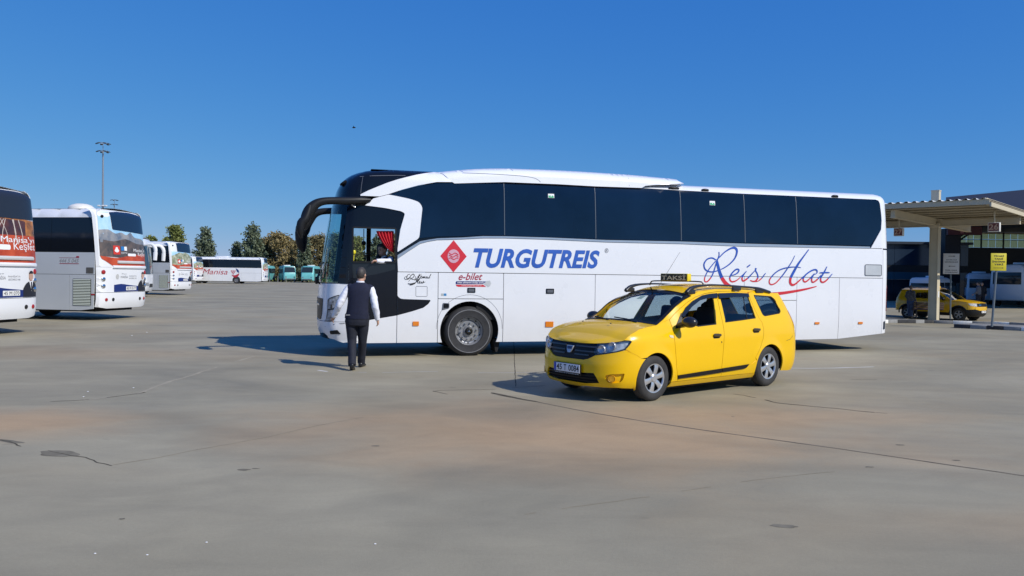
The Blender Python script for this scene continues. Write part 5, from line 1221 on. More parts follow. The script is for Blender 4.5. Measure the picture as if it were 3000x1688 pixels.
def figure(root, J, C, top='vest', vox=.010, build=1.0, belly=1.0, hair='short', look=V3(0, 1, 0), bodyname='body'):
    SK, HA, TOP, SL, TR, SH = C
    up = (J['neck'] - J['pelvis']).normalized(); sh = (J['shR'] - J['shL']).normalized(); fw = up.cross(sh).normalized()
    look = look.normalized(); hd = J['head']; hs = look.cross(V3(0, 0, 1)).normalized(); hu = hs.cross(look).normalized()
    Mh = Matrix((hs, look, hu)).transposed()
    b = MB()
    b.ell(hd + hu * .012, (.078, .098, .118), 18, 14, Mh); b.ell(hd - hu * .06 + look * .03, (.058, .068, .062), 14, 10, Mh)      # skull, jaw
    b.ell(hd + look * .100 - hu * .018, (.014, .022, .024), 8, 6, Mh)                                                             # nose
    b.ell(hd + look * .094 - hu * .066, (.026, .010, .010), 8, 6, Mh); b.ell(hd + look * .085 + hu * .025, (.055, .016, .010), 10, 6, Mh)
    for s in (-1, 1): b.ell(hd + hs * s * .082 - hu * .005 - look * .008, (.012, .024, .034), 8, 6, Mh)
    b.tube([hd - hu * .05 - look * .015, J['neck'] + up * .02, J['neck'] - up * .06], [.056, .06, .075], 12)
    b.tube([J['neck'] - up * .05, (J['neck'] + J['pelvis']) / 2, J['pelvis']], [.10, .12, .12], 10)
    for s, a in ((-1, 'L'), (1, 'R')):
        b.tube([J['sh' + a] * .7 + J['neck'] * .3, J['sh' + a], J['el' + a], J['wr' + a]], [.05, .05, .038, .026], 8)
        b.tube([J['pelvis'], J['hip' + a], J['kn' + a], J['an' + a]], [.09, .08, .055, .04], 8)
        hand(b, J['wr' + a], J['el' + a], J.get('palm' + a, fw * -1), s, J.get('curl', .55))
    fuse(b, bodyname, SK, root, vox * .75, 2)
    # eyes and brows
    for s in (-1, 1):
        b = MB(); b.ell(hd + hs * s * .031 + look * .090 + hu * .005, (.011, .008, .007), 8, 6, Mh); b.build('eye', mat('eye_dark', (.03, .02, .015), .2), root)
        b = MB(); b.ell(hd + hs * s * .031 + look * .094 + hu * .026, (.018, .008, .005), 8, 5, Mh); b.build('eyebrow', HA, root)
    # hair
    b = MB(); b.ell(hd + hu * .022 - look * .010, (.086, .105, .120), 20, 14, Mh)
    for v in b.v:
        q = v - hd; x, y, z = q.dot(hs), q.dot(look), q.dot(hu)
        lim = -.055 if y < -.02 else (-.01 + .9 * max(0, y + .0))
        if y > .065: lim = max(lim, .055)
        if z < lim: v += hu * (lim - z) * 1.0 - (hs * x + look * y) * .12
        v += V3(noise.noise(v * 45), noise.noise(v * 45 + V3(9, 0, 0)), noise.noise(v * 45 + V3(0, 9, 0))) * .004
    if hair: b.build('hair', HA, root, ang=180)
    # torso garment
    pv, nk = J['pelvis'], J['neck']; shc = (J['shL'] + J['shR']) / 2; w = (J['shR'] - J['shL']).length / 2
    b = MB(); R = []
    prof = [(-.06, .205, .150, 0), (.0, .20, .150 * belly, .0), (.09, .19, .155 * belly, .005), (.22, .185, .148 * belly, .0), (.34, .195, .135, -.01), (.42, .205, .125, -.012), (.48, .19, .108, -.012), (.53, .13, .088, -.008), (.565, .075, .072, .0)]
    H = (nk - pv).length; k = H / .54
    base = pv
    for z, rx, ry, oy in prof:
        t = max(0, min(1, z * k / H)); R.append(ering(base + up * z * k + fw * oy, rx * build * (w / .2 if z > .3 else 1), ry * build, 26, 2.4, sh, fw))
    b.rings(R)
    for a in ('L', 'R'):
        b.ell(J['sh' + a] + (nk - J['sh' + a]) * .18 - up * .02, (.075, .082, .085), 12, 8)
    if top != 'vest':
        for a in ('L', 'R'):
            e, wv = J['el' + a], J['wr' + a]; b.tube([J['sh' + a] - up * .01, J['sh' + a] * .5 + e * .5, e, e * .45 + wv * .55, wv - (wv - e).normalized() * .01], [.075, .066, .057, .050, .044], 12)
    gm = fuse(b, 'vest' if top == 'vest' else 'jacket', TOP, root, vox, 3)
    if top == 'vest':
        b = MB(); b.rings([ering(pv + up * z - up * .02, .212 * build, .158 * build * belly, 26, 2.4, sh, fw) for z in (-.055, -.02, .02)], caps=False); b.build('vest_hem', TOP, root)
        for a in ('L', 'R'):
            b = MB(); e, wv, s0 = J['el' + a], J['wr' + a], J['sh' + a]; P = crv([tuple(p) for p in (s0 + (nk - s0) * .12, s0 * .55 + e * .45, e, e * .5 + wv * .5, wv - (wv - e).normalized() * .005)], 5)
            rad = [lerp_tab([(0, .068), (.3, .066), (.5, .060), (.75, .056), (.92, .047), (1, .040)], i / (len(P) - 1)) for i in range(len(P))]
            b.tube(P, rad, 18)
            for v in b.v: v += V3(noise.noise(v * 17), noise.noise(v * 17 + V3(5, 0, 0)), noise.noise(v * 17 + V3(0, 5, 0))) * .011
            b.tube([wv - (wv - e).normalized() * .055, wv + (wv - e).normalized() * .012], [.043, .041], 14); fuse(b, 'shirt_sleeve', SL, root, vox * .8, 1)
        b = MB(); b.rings([ering(nk + up * z - fw * .0, r, r * .95, 18, 2, sh, fw) for z, r in ((-.045, .092), (.0, .076), (.045, .069), (.048, .060))], caps=False); b.build('shirt_collar', SL, root, ang=60)
    # trousers
    b = MB(); b.rings([ering(pv + up * z + fw * -.005, rx * build, ry * build * (belly if z > -.05 else 1), 24, 2.4, sh, fw) for z, rx, ry in ((.03, .185, .140), (-.05, .200, .150), (-.13, .205, .150), (-.20, .185, .135))])
    for a in ('L', 'R'):
        h, kn, an = J['hip' + a], J['kn' + a], J['an' + a]; P = crv([tuple(p) for p in (h + up * .06, h * .6 + kn * .4, kn, kn * .5 + an * .5, an - (an - kn).normalized() * -.015)], 4)
        rad = [lerp_tab([(0, .110), (.3, .100), (.5, .080), (.75, .072), (1, .066)], i / (len(P) - 1)) * build for i in range(len(P))]
        b2 = MB(); b2.tube(P, rad, 16)
        for v in b2.v: v += V3(noise.noise(v * 11), noise.noise(v * 11 + V3(5, 0, 0)), 0) * .008
        b.add(b2.v, b2.f)
    fuse(b, 'trousers', TR, root, vox, 2)
    for a in ('L', 'R'):
        an = J['an' + a]; td = J.get('toe' + a, V3(0, 1, 0)).normalized(); sd = td.cross(V3(0, 0, 1)).normalized(); pit = J.get('pit' + a, 0)
        b = MB(); fl = an - V3(0, 0, .085); g = lambda y, z: fl + td * (y * math.cos(pit) + z * math.sin(pit)) + V3(0, 0, z * math.cos(pit) - y * math.sin(pit))
        b.rings([ering(g(y, zc), rx, rz, 14, 2.6, sd, V3(0, 0, 1)) for y, zc, rx, rz in ((-.085, .045, .02, .03), (-.07, .045, .038, .045), (-.02, .05, .042, .05), (.05, .042, .046, .042), (.12, .03, .05, .03), (.17, .026, .04, .024), (.195, .022, .02, .015))]); b.tube([an + V3(0, 0, .03), fl + V3(0, 0, .05)], [.045, .044], 10)
        fuse(b, 'shoe', SH, root, .008, 2)
SKIN = mat('skin', (.50, .29, .20), .5, var=.08, scale=12); HAIRD = mat('dark_hair', (.035, .028, .024), .6, var=.4, scale=60, c2=(.06, .052, .048))
NAVYV = mat('navy_knit', (.006, .009, .030), .85, var=.2, scale=30, bump=.3, bscale=120); SHIRT = mat('white_shirt', (.75, .76, .82), .7, bump=.15, bscale=25); NAVYT = mat('dark_trousers', (.008, .010, .020), .8, var=.2, scale=12, bump=.2, bscale=30); BLKSH = mat('black_leather', (.012, .012, .013), .35)
# the man walking towards the coach
fL, fR = ground(1031, 1087), ground(1059, 1075)
base = (fL + fR) / 2; base.x = ground(1047, 1080).x
man = empty('person', base, 0)
tag(man, 'man in navy vest and white shirt walking towards the coach driver, seen from behind', 'person')
lx, ly = fL.x - base.x, fL.y - base.y; rx_, ry_ = fR.x - base.x, fR.y - base.y
J = dict(head=V3(.055, .03, 1.655), neck=V3(.045, .0, 1.50), pelvis=V3(.0, .0, .965), shL=V3(-.165, .0, 1.425), shR=V3(.245, .015, 1.415),
         elL=V3(-.30, -.07, 1.14), wrL=V3(-.425, .06, .915), elR=V3(.315, -.04, 1.12), wrR=V3(.345, .05, .875), hipL=V3(-.105, -.01, .92), hipR=V3(.105, .01, .92),
         knL=V3(-.085, -.02, .50), knR=V3(.075, .10, .51), anL=V3(lx - .005, ly + .03, .105), anR=V3(rx_, ry_ - .02, .085), toeL=V3(-.12, 1, 0), toeR=V3(.1, 1, 0), pitL=.30, palmL=V3(.6, .3, 0), palmR=V3(-.8, .2, 0), curl=.6)
figure(man, J, (SKIN, HAIRD, NAVYV, SHIRT, NAVYT, BLKSH), 'vest', .010, 1.0, 1.03, look=V3(.32, 1, .05))
b = MB(); b.box((-.135, -.155, .955), (.075, .012, .020)); b.build('belt_loop_patch', mat('belt_grey', (.22, .22, .22), .6), man)
# the driver at his window, forearm on the sill
def cpl(p, y):
    o = CMI @ CAM; r = CMI.to_3x3() @ ray(p); t = (y - o.y) / r.y; return o + r * t
hd = cpl(zD(725, 672), .42); el = cpl(zD(865, 915), .10); wr = cpl(zD(610, 903), -.02)
dv = empty('person', CM @ Vector((1.4, .5, 1.1)), CTH); dv.rotation_euler = (0, 0, CTH)
tag(dv, 'driver leaning his forearm out of the open cab window of the coach', 'person')
of = Vector((1.4, .5, 1.1))
shp = cpl(zD(925, 868), .24)
J = dict(head=hd - of, neck=V3(hd.x + .05, .44, hd.z - .17) - of, pelvis=V3(hd.x + .22, .52, hd.z - .70) - of, shL=shp - of, shR=V3(hd.x + .07, .70, hd.z - .25) - of,
         elL=el - of, wrL=wr - of, elR=V3(hd.x - .15, .80, hd.z - .50) - of, wrR=V3(hd.x - .33, .68, hd.z - .38) - of, hipL=V3(hd.x + .15, .42, hd.z - .74) - of, hipR=V3(hd.x + .15, .62, hd.z - .74) - of,
         knL=V3(hd.x - .28, .42, hd.z - .72) - of, knR=V3(hd.x - .28, .64, hd.z - .72) - of, anL=V3(hd.x - .30, .42, hd.z - 1.05) - of, anR=V3(hd.x - .34, .64, hd.z - 1.05) - of, toeL=V3(-1, 0, 0), toeR=V3(-1, 0, 0), palmL=V3(0, -.3, -1), palmR=V3(0, 0, -1), curl=.7)
figure(dv, J, (SKIN, HAIRD, NAVYV, SHIRT, NAVYT, BLKSH), 'vest', .011, .95, 1.0, look=V3(-.75, -.6, -.12))
# ---------------------------------------------------------------- the parked buses
BWHITE = mat('bus_white', (.78, .79, .80), .35, coat=.3, var=.03, scale=1); BGREY = mat('bus_light_grey', (.50, .53, .55), .4, var=.04, scale=1)
BGLASS = mat('bus_dark_glass', (.008, .010, .014), .08, spec=.5); BNAVY = mat('bus_rear_glass', (.012, .028, .06), .12, spec=.5)
PRED = mat('print_red', (.46, .05, .018), .4, var=.2, scale=2.5, c2=(.60, .10, .035)); PSKY = mat('print_sky', (.20, .48, .75), .4, var=.1, scale=1.5, c2=(.50, .72, .85))
PMTN = mat('print_mountain', (.10, .14, .20), .4, scale=3, c2=(.34, .33, .32)); PDARK = mat('print_dark_slope', (.045, .05, .055), .4, scale=5, c2=(.16, .12, .10))
PAUT = mat('print_autumn', (.05, .03, .025), .4, scale=5, c2=(.65, .24, .05)); PCLIFF = mat('print_cliff', (.10, .13, .05), .4, scale=4, c2=(.55, .55, .42)); PTRUNK = mat('print_trunk', (.55, .48, .42), .5)
PSUIT = mat('print_suit', (.018, .018, .024), .5); PSKIN = mat('print_face', (.55, .33, .24), .5); PBLUE = mat('print_navy', (.012, .03, .16), .4); PGREY = mat('print_grey', (.30, .30, .31), .5)
BH, BWD = 3.74, 2.5
def rear_x(y, z):
    a = abs(y) / (BWD / 2); x = .30 * (1 - max(0, 1 - a ** 4) ** .25) + .05 * a * a
    x += .10 * max(0, z - 1.5) ** 1.6 * .55 + (.10 * ((.75 - z) / .4) ** 2 if z < .75 else 0)
    if z > BH - .25: x += .25 * (1 - math.sqrt(max(0, 1 - ((z - BH + .25) / .25) ** 2)))
    return x
def SR(y, z, d=0):
    a = abs(y) / (BWD / 2); return Vector((rear_x(y, z) - d * (1 - a ** 6 * .6), y * (1 + d * a ** 6 * .5 / 1.25), z))
def side_y(x, z):
    y = BWD / 2 - (.02 * (z - 1.5) ** 2 if z > 1.5 else 0)
    if z > BH - .22: y -= .24 * (1 - math.sqrt(max(0, 1 - ((z - BH + .22) / .22) ** 2)))
    return y
def SB(sg): return lambda x, z, d=0: Vector((x, sg * (side_y(x, z) + d), z))
def bus_frame(name, label, org, ang, group='white buses parked in the yard'):
    r = empty(name, (org[0], org[1], 0), ang); tag(r, label, 'bus', group); return r
def bus_wheel(r, x, sg, R=.50):
    w = empty('wheel', (x, sg * (BWD / 2 - .03), R), 0 if sg < 0 else PI, r)
    b = MB(); b.lathe([(.28, .02), (.30, .0), (.44, -.004), (R, .05), (R, .28), (.3, .3)], n=32); b.build('tyre', RUBBER, w)
    b = MB(); b.lathe([(.0, .05), (.10, .05), (.12, .09), (.24, .09), (.28, .02), (.29, .05)], n=24); b.build('rim', mat('bus_rim', (.25, .25, .26), .4, metal=.5), w)
def parked_bus(r, L=12.0, prints='mountain', lower=BGREY, near=1, simple=False, phone=True, dome=False, plate='45 M 0177', lamps=True, H0b=.345):
    for sg in (1, -1):
        S = SB(sg); wx = [3.9, L - 2.7]
        ml = lower
        zs = 1.53
        def A(c, R=.56):
            return [(c - R * math.cos(a), .50 + R * math.sin(a)) for a in [math.asin(-.15 / R) + (PI - 2 * math.asin(-.15 / R)) * i / 16 for i in range(17)]]
        bottom = [(.34, .40), (.8, H0b)] + A(wx[0]) + A(wx[1]) + [(L - .3, H0b + .03)]
        xs = [.30, 1.23, 3.15, 4.65, 5.9, 7.75, L - 3.45, L - 1.95, L - .32]
        full = bottom + [(L - .3, zs - .006), (.30, zs - .006)]
        for a, b2 in zip(xs, xs[1:]):
            p = clip(clip(full, 0, a + .006, False), 0, b2 - .006, True)
            if len(p) > 2: panel('flank_panel', p, S, ml, r, 0, .03, (.5, .3))
        panel('waist_panel', rect(.30, L - .32, zs + .006, 2.265), S, ml, r, 0, .03, (.6, .2))
        wn = rect(.34, L - .36, 2.275, 3.42, .03)
        cs = [.2, 1.95, 3.6, 5.25, 6.9, 8.55, 10.2, L - .2]
        for a, b2 in zip(cs, cs[1:]):
            p = clip(clip(wn, 0, a + .006, False), 0, b2 - .006, True)
            if len(p) > 2: panel('side_window', p, S, BGLASS, r, -.004, .02, (.6, .25))
        panel('cant_rail', [(.30, 3.43), (L - .32, 3.43), (L - .32, BH - .004), (.30, BH - .004)], S, BWHITE, r, 0, .02, (.8, .05))
        if not simple:
            g0 = panel('engine_grille', rect(.42, 1.10, .50, 1.39, .02), S, DARK, r, .004, .01, .5)
            b = MB()
            for k in range(17):
                z = .525 + k * .052; b.box(S(.76, z, .012), (.64, .012, .026), Matrix.Rotation(.5 * sg, 3, 'X'))
            b.build('grille_slats', mat('slat_pale', (.55, .60, .52), .5), r)['kind'] = 'stuff'
            v0 = panel('air_vent', rect(.08 + .26, .35 + .26, 1.57, 1.765, .01), S, DARK, r, .004, .01, .3); b = MB()
            for k in range(6): b.box(S(.37 + k * .042, 1.667, .010), (.010, .008, .17))
            b.build('vent_bars', mat('vent_bar', (.2, .2, .2), .5), r)['kind'] = 'stuff'
            panel('side_marker_lamp', rect(.22 + .08, .34 + .08, .85, .895, .01), S, REDL, r, .01, .02, .2)
        for x in wx: bus_wheel(r, x, sg)
    # rear
    w2 = BWD / 2 - .004
    panel('rear_bumper', [(-w2, .46), (-.9, .40), (.9, .40), (w2, .46), (w2, .93), (-w2, .93)], SR, BWHITE, r, .014, .03, (.10, .12))
    panel('engine_door', rect(-w2, w2, .942, 1.78), SR, BWHITE, r, 0, .03, (.10, .2))
    panel('rear_shell', [(-w2, 1.786), (w2, 1.786), (w2, 2.6), (w2, BH - .004), (-w2, BH - .004), (-w2, 2.6)], SR, BWHITE, r, 0, .03, (.10, .08))
    # roof and belly
    V = []; Fc = []; nn = 8; X = [.40, .62, 1.2, L / 2, L - .9, L - .55, L - .36]
    for x in X:
        for j in range(nn + 1):
            t = j / nn; y = 1.0 - 2.0 * t; V.append((x, y, BH - .008 + .07 * math.sin(PI * t)))
    for i in range(len(X) - 1):
        for j in range(nn): a = i * (nn + 1) + j; Fc.append((a, a + nn + 1, a + nn + 2, a + 1))
    mo('roof', V, Fc, BWHITE, r)
    b = MB(); b.box((L / 2, 0, .57), (L - 1.0, 1.9, .56)); b.box((L / 2, 0, 2.2), (L - 1.3, 2.18, 2.6)); b.build('inner_body', DARK, r)
    # front
    SFB = lambda y, z, d=0: Vector((L - rear_x(y, z) + d * (1 - (abs(y) / 1.25) ** 6 * .6), y * (1 + d * (abs(y) / 1.25) ** 6 * .5 / 1.25), z))
    panel('front_panel', rect(-w2, w2, .38, 1.45), SFB, BWHITE, r, 0, .03, (.12, .2)); panel('windscreen', rect(-w2, w2, 1.46, 3.25), SFB, mat('bus_windscreen', (.05, .08, .10), .05, spec=.6), r, 0, .03, (.12, .2)); panel('front_brow', rect(-w2, w2, 3.26, BH - .004), SFB, BWHITE, r, 0, .03, (.12, .08))
    for s in (-1, 1): panel('headlamp', rnd([(s * .65, .72), (s * 1.15, .72), (s * 1.2, .95), (s * .7, .92)], .04), SFB, HL, r, .01, .02, .1)
    panel('grille', rect(-.5, .5, .62, .85, .03), SFB, PLASTIC, r, .01, .02, .2)
    for s in (-1, 1):
        b = MB(); b.tube(crv([(L - .25, s * 1.2, 3.3), (L + .25, s * 1.32, 3.35), (L + .48, s * 1.36, 3.1), (L + .5, s * 1.38, 2.75)], 4), crv([(.06, .08), (.07, .1), (.09, .12), (.08, .1)], 4), 10); b.tube([(L + .5, s * 1.38, 2.85), (L + .47, s * 1.38, 2.35)], [(.09, .13), (.08, .12)], 10); b.build('mirror', BWHITE, r)
    if dome:
        b = MB(); b.lathe([(.42, -.08), (.40, .05), (.32, .12), (.18, .17), (.0, .18)], (1.35, .55, BH + .02), 'z', 28); b.build('roof_dome', mat('dome_cream', (.72, .70, .64), .5), r)
    # rear picture
    if prints == 'plain': return
    def rp(name, loop, m, d=.004, g=.15, lab=None):
        o = panel(name, loop, SR, m, r, d, 0, g)
        if lab: o['label'] = lab
        return o
    top = 3.66
    if prints == 'autumn': rp('rear_window_panel', rnd([(-1.16, 3.66), (-1.17, 2.98), (1.17, 2.98), (1.16, 3.66), (.6, 3.70), (-.6, 3.70)], .05), mat('rear_charcoal', (.022, .026, .034), .2, spec=.5), .016, (.07, .03))
    else: rp('rear_window_panel', rnd([(-1.12, 3.62), (-1.14, 2.98), (.62, 3.06), (.66, 3.64), (.2, 3.69), (-.5, 3.70)], .05), BNAVY, .016, (.07, .03))
    if prints == 'mountain':
        rp('picture_sky', [(1.14, 3.62), (.67, 3.64), (.63, 3.07), (-1.14, 2.97), (-1.14, 2.75), (1.16, 2.9)], PSKY)
        rp('picture_mountain', crv([(1.16, 3.02), (.8, 3.05), (.5, 2.93), (.2, 2.98), (-.05, 2.90), (-.3, 3.0), (-.5, 2.84), (-.9, 2.80), (-1.15, 2.70)], 3) + [(-1.16, 2.45), (1.17, 2.5)], PMTN, .006)
        rp('picture_slope', [(1.17, 2.72)] + crv([(1.17, 2.72), (.6, 2.66), (0, 2.76), (-.6, 2.62), (-1.16, 2.62)], 3) + [(-1.16, 2.05), (1.17, 2.15)], PDARK, .008)
        sp = (.62, -1.08)
    elif prints == 'autumn':
        rp('picture_trees', [(1.16, 3.1), (.62, 3.05), (-1.14, 2.95), (-1.16, 2.05), (1.17, 2.05)], PAUT, .008)
        rp('rear_window', rnd([(-.75, 2.42), (-.45, 2.25), (1.1, 2.3), (1.1, 3.0), (-.78, 2.93)], .05), mat('print_window_dark', (.025, .02, .03), .15, scale=3, c2=(.15, .05, .03)), .010)
        random.seed(5)
        ribbon('picture_trunk', [(crv([(y0 + .0, 2.32), (y0 + random.uniform(-.1, .1), 2.6), (y0 + random.uniform(-.25, .25), 2.95)], 4), random.uniform(.015, .03)) for y0 in [-.65 + .17 * i for i in range(9)]], SR, PTRUNK, r, .014)
    else:
        rp('picture_sky', [(1.14, 3.05), (.6, 3.05), (-1.14, 2.97), (-1.14, 2.75), (1.16, 2.75)], PSKY)
        rp('picture_cliff', crv([(1.16, 2.75), (.7, 2.9), (.4, 3.0), (0, 2.95), (-.3, 3.0), (-.8, 2.88), (-1.15, 2.6)], 3) + [(-1.16, 2.05), (1.17, 2.05)], PCLIFF, .008)
    rp('picture_red_field', [(1.17, 2.16)] + crv([(1.17, 2.16), (.5, 2.10), (-.2, 2.2), (-1.16, 2.28)], 3) + [(-1.16, 1.80), (.66, 1.80), (1.12, 2.05)], PRED, .012)
    SPOI = mat('spoiler_grey', (.55, .55, .53), .4)
    for z, y0, y1 in ((1.965, .5, -1.0), (1.80, .72, -1.16)):
        b = MB(); R_ = []
        for i in range(13):
            y = y0 + (y1 - y0) * i / 12; R_.append([SR(y, z - .045, .0), SR(y, z - .045, .045), SR(y, z + .0, .055), SR(y, z + .045, .03), SR(y, z + .05, .0)])
        b.rings(R_, closed=True); b.build('rear_spoiler_strip', SPOI if z > 1.9 else BWHITE, r)
    q = lambda y0, y1, z0, z1: [(y0, z0), (y1, z0), (y1, z1), (y0, z1)]
    big = 1 if prints == 'autumn' else 0
    if big:
        rp('caption_field', rnd(q(.16, -1.13, 2.12, 2.55), .05), PRED, .014)
        text_on('caption', "Manisa'yı", q(.10, -1.08, 2.32, 2.52), STW, r, .018, SR, 0, .0); text_on('caption', 'Keşfet', q(-.30, -1.10, 2.13, 2.36), STW, r, .018, SR, 0, .0)
        rp('caption_bar', rnd(q(1.1, -.2, 2.17, 2.30), .06), STW, .016)
    else:
        text_on('caption', "Manisa'yı", q(-.38, -1.08, 2.30, 2.45), STW, r, .016, SR, 0, .0); text_on('caption', 'Keşfet', q(-.62, -1.10, 2.16, 2.32), STW, r, .016, SR, 0, .0)
        rp('caption_bar', rnd(q(-.05, -.5, 2.18, 2.27), .04), STW, .016)
        rp('emblem_field', q(.66, .34, 2.22, 2.52), mat('print_bright_red', (.62, .05, .03), .4), .016); rp('emblem', [(.50 + .09 * math.cos(a) * (1 - .35 * math.sin(3 * a)), 2.38 + .09 * math.sin(a)) for a in [2 * PI * i / 18 for i in range(18)]], STW, .02)
        rp('emblem_field', q(.28, .13, 2.36, 2.5), mat('print_blue', (.03, .2, .5), .4), .016); rp('emblem_field', q(.12, -.02, 2.36, 2.5), STW, .016); text_on('caption', 'BELEDİYESİ', q(.28, -.02, 2.26, 2.32), STW, r, .016, SR)
    # white door print: portrait, number plate, wording
    rp('plate_field', crv([(.66, 1.19), (.3, 1.22), (-.1, 1.18), (-.62, 1.14)], 3) + [(-.62, .96), (.66, .95)], PBLUE, .006)
    b = MB(); ym = -.20; b2 = [SR(ym + .28, 1.0, .012), SR(ym - .28, 1.0, .012), SR(ym - .28, 1.13, .012), SR(ym + .28, 1.13, .012)]; rp('number_plate', q(ym + .28, ym - .28, 1.00, 1.13), PLW, .016); text_on('plate_lettering', plate, q(ym + .25, ym - .25, 1.02, 1.11), PLK, r, .020, SR)
    rp('portrait_suit', [(-.60, .955), (-.60, 1.18)] + crv([(-.60, 1.18), (-.70, 1.30), (-.82, 1.36), (-.90, 1.38), (-.98, 1.36), (-1.10, 1.30), (-1.16, 1.20)], 3) + [(-1.16, .955)], PSUIT, .010)
    rp('portrait_shirt', [(-.82, 1.37), (-.98, 1.37), (-.92, 1.10)], STW, .013); rp('portrait_tie', [(-.88, 1.35), (-.93, 1.35), (-.945, 1.15), (-.90, 1.12)], PSUIT, .016)
    rp('portrait_face', [(-.895 + .085 * math.cos(a), 1.50 + .125 * math.sin(a)) for a in [2 * PI * i / 16 for i in range(16)]], PSKIN, .018); rp('portrait_hair', [(-.895 + .092 * math.cos(a), 1.565 + .078 * math.sin(a)) for a in [PI * i / 10 for i in range(11)]], PSUIT, .021)
    for k, (y0, y1, z, w) in enumerate(((.34, -.02, 1.47, .05), (.30, .04, 1.57, .025), (-.10, -.50, 1.50, .028), (-.10, -.50, 1.42, .028))): text_on('wording', ('MANİSA', 'İlçe', "MANİSA'YA", 'GÜCÜMÜZ VAR')[k], q(y0, y1, z - w, z + w), PGREY, r, .008, SR)
    rp('crest', [(.50 + .075 * math.cos(a), 1.47 + .09 * math.sin(a)) for a in [2 * PI * i / 14 for i in range(14)]], mat('crest_grey', (.5, .5, .48), .5), .008)
    for s in (1, -1):
        for z, m in ((1.62, REDL), (1.38, CHROME), (1.15, CHROME)):
            c = SR(s * 1.08, z, .0); n_ = (SR(s * 1.08, z, .05) - c).normalized(); M3 = n_.to_track_quat('Y', 'Z').to_matrix(); b = MB(); b.lathe([(.0, .03), (.05, .028), (.07, .015), (.075, -.02)], c, 'y', 16, M3); b.build('rear_lamp', m, r)
        for y, m in ((.98, REDL), (.70, DARK)):
            c = SR(s * y, .70, .014); n_ = (SR(s * y, .70, .06) - c).normalized(); M3 = n_.to_track_quat('Y', 'Z').to_matrix(); b = MB(); b.lathe([(.0, .02), (.04, .018), (.055, .01), (.06, -.02)], c, 'y', 14, M3); b.build('bumper_lamp', m, r)
    b = MB(); c = SR(1.0, 3.48, .02); b.ell(c, (.03, .07, .05), 10, 6); b.build('camera_pod', PLASTIC, r)
HB = math.atan2(.17, -.985)
busB = bus_frame('parked_bus', 'white bus with mountain picture on its rear and phone number on its grey flank', (-13.29, 27.23), HB)
parked_bus(busB, dome=True)
S1 = SB(1)
text_on('phone_lettering', '444 5 045', [(1.62, 1.915), (.88, 1.915), (.88, 2.05), (1.62, 2.05)], PGREY, busB, .004, S1, .25, .02)
ribbon('phone_underline', [([(1.60, 1.885), (.88, 1.885)], .02), ([(1.62, 2.08), (.98, 2.08)], .01)], S1, mat('print_maroon', (.32, .03, .05), .5), busB, .004)
panel('phone_icon', rnd([(.99, 2.08), (.87, 2.08), (.88, 2.14), (.98, 2.14)], .02), S1, mat('print_maroon', (.32, .03, .05), .5), busB, .004, .003, .1)
busA = bus_frame('parked_bus', 'white bus with autumn forest picture on its rear, cut by the picture edge', (-12.78, 19.87), HB)
parked_bus(busA, prints='autumn', plate='45 M 070')
busD = bus_frame('parked_bus', 'white bus with green cliff picture on its rear, beyond the mountain picture bus', (-23.4, 56.2), HB)
parked_bus(busD, prints='cliff')
busC = bus_frame('parked_bus', 'white bus showing its front and pale horn mirror between two bus rears', (-23.35 - 12 * .97, 51.0 - 12 * .24), math.atan2(.24, .97))
parked_bus(busC, prints='plain', simple=True, lower=BWHITE)
busE = bus_frame('parked_bus', 'small distant white bus half hidden behind the cliff picture bus', (-43.6, 110.0), HB)
parked_bus(busE, prints='cliff', simple=True)
busF = bus_frame('parked_bus', 'white bus side on with red italic Manisa lettering along its flank', (-35.4, 113.6), PI)
parked_bus(busF, prints='cliff', simple=True, lower=BWHITE)
S1 = SB(1)
text_on('company_lettering', 'Manisa', [(8.75, 1.28), (5.15, 1.28), (5.15, 2.05), (8.75, 2.05)], mat('print_crimson', (.45, .02, .04), .5), busF, .006, S1, .3, .0)
panel('grape_swoosh', crv([(4.6, 1.25), (4.3, .95), (3.9, .9), (3.55, 1.2), (3.5, 1.5)], 4) + crv([(3.75, 1.35), (4.1, 1.2), (4.6, 1.25)], 3), S1, mat('print_crimson', (.45, .02, .04), .5), busF, .006, .003, .2)
panel('grape_leaf', crv([(4.0, 2.2), (3.6, 1.95), (3.5, 1.55)], 4) + crv([(3.5, 1.55), (3.8, 1.7), (4.0, 2.2)], 3), S1, PBLUE, busF, .006, .003, .2)
for i, (gx, gz) in enumerate(((4.6, 1.8), (4.35, 1.8), (4.1, 1.8), (4.48, 1.6), (4.22, 1.6), (4.35, 1.4))): panel('grape', [(gx + .1 * math.cos(a), gz + .1 * math.sin(a)) for a in [2 * PI * k / 10 for k in range(10)]], S1, mat('print_crimson', (.45, .02, .04), .5), busF, .006, .003, .2)
b = MB(); b.box((6.2, 0, BH + .08), (1.6, 1.4, .18)); b.build('roof_hatch', BWHITE, busF, bevel=.05)
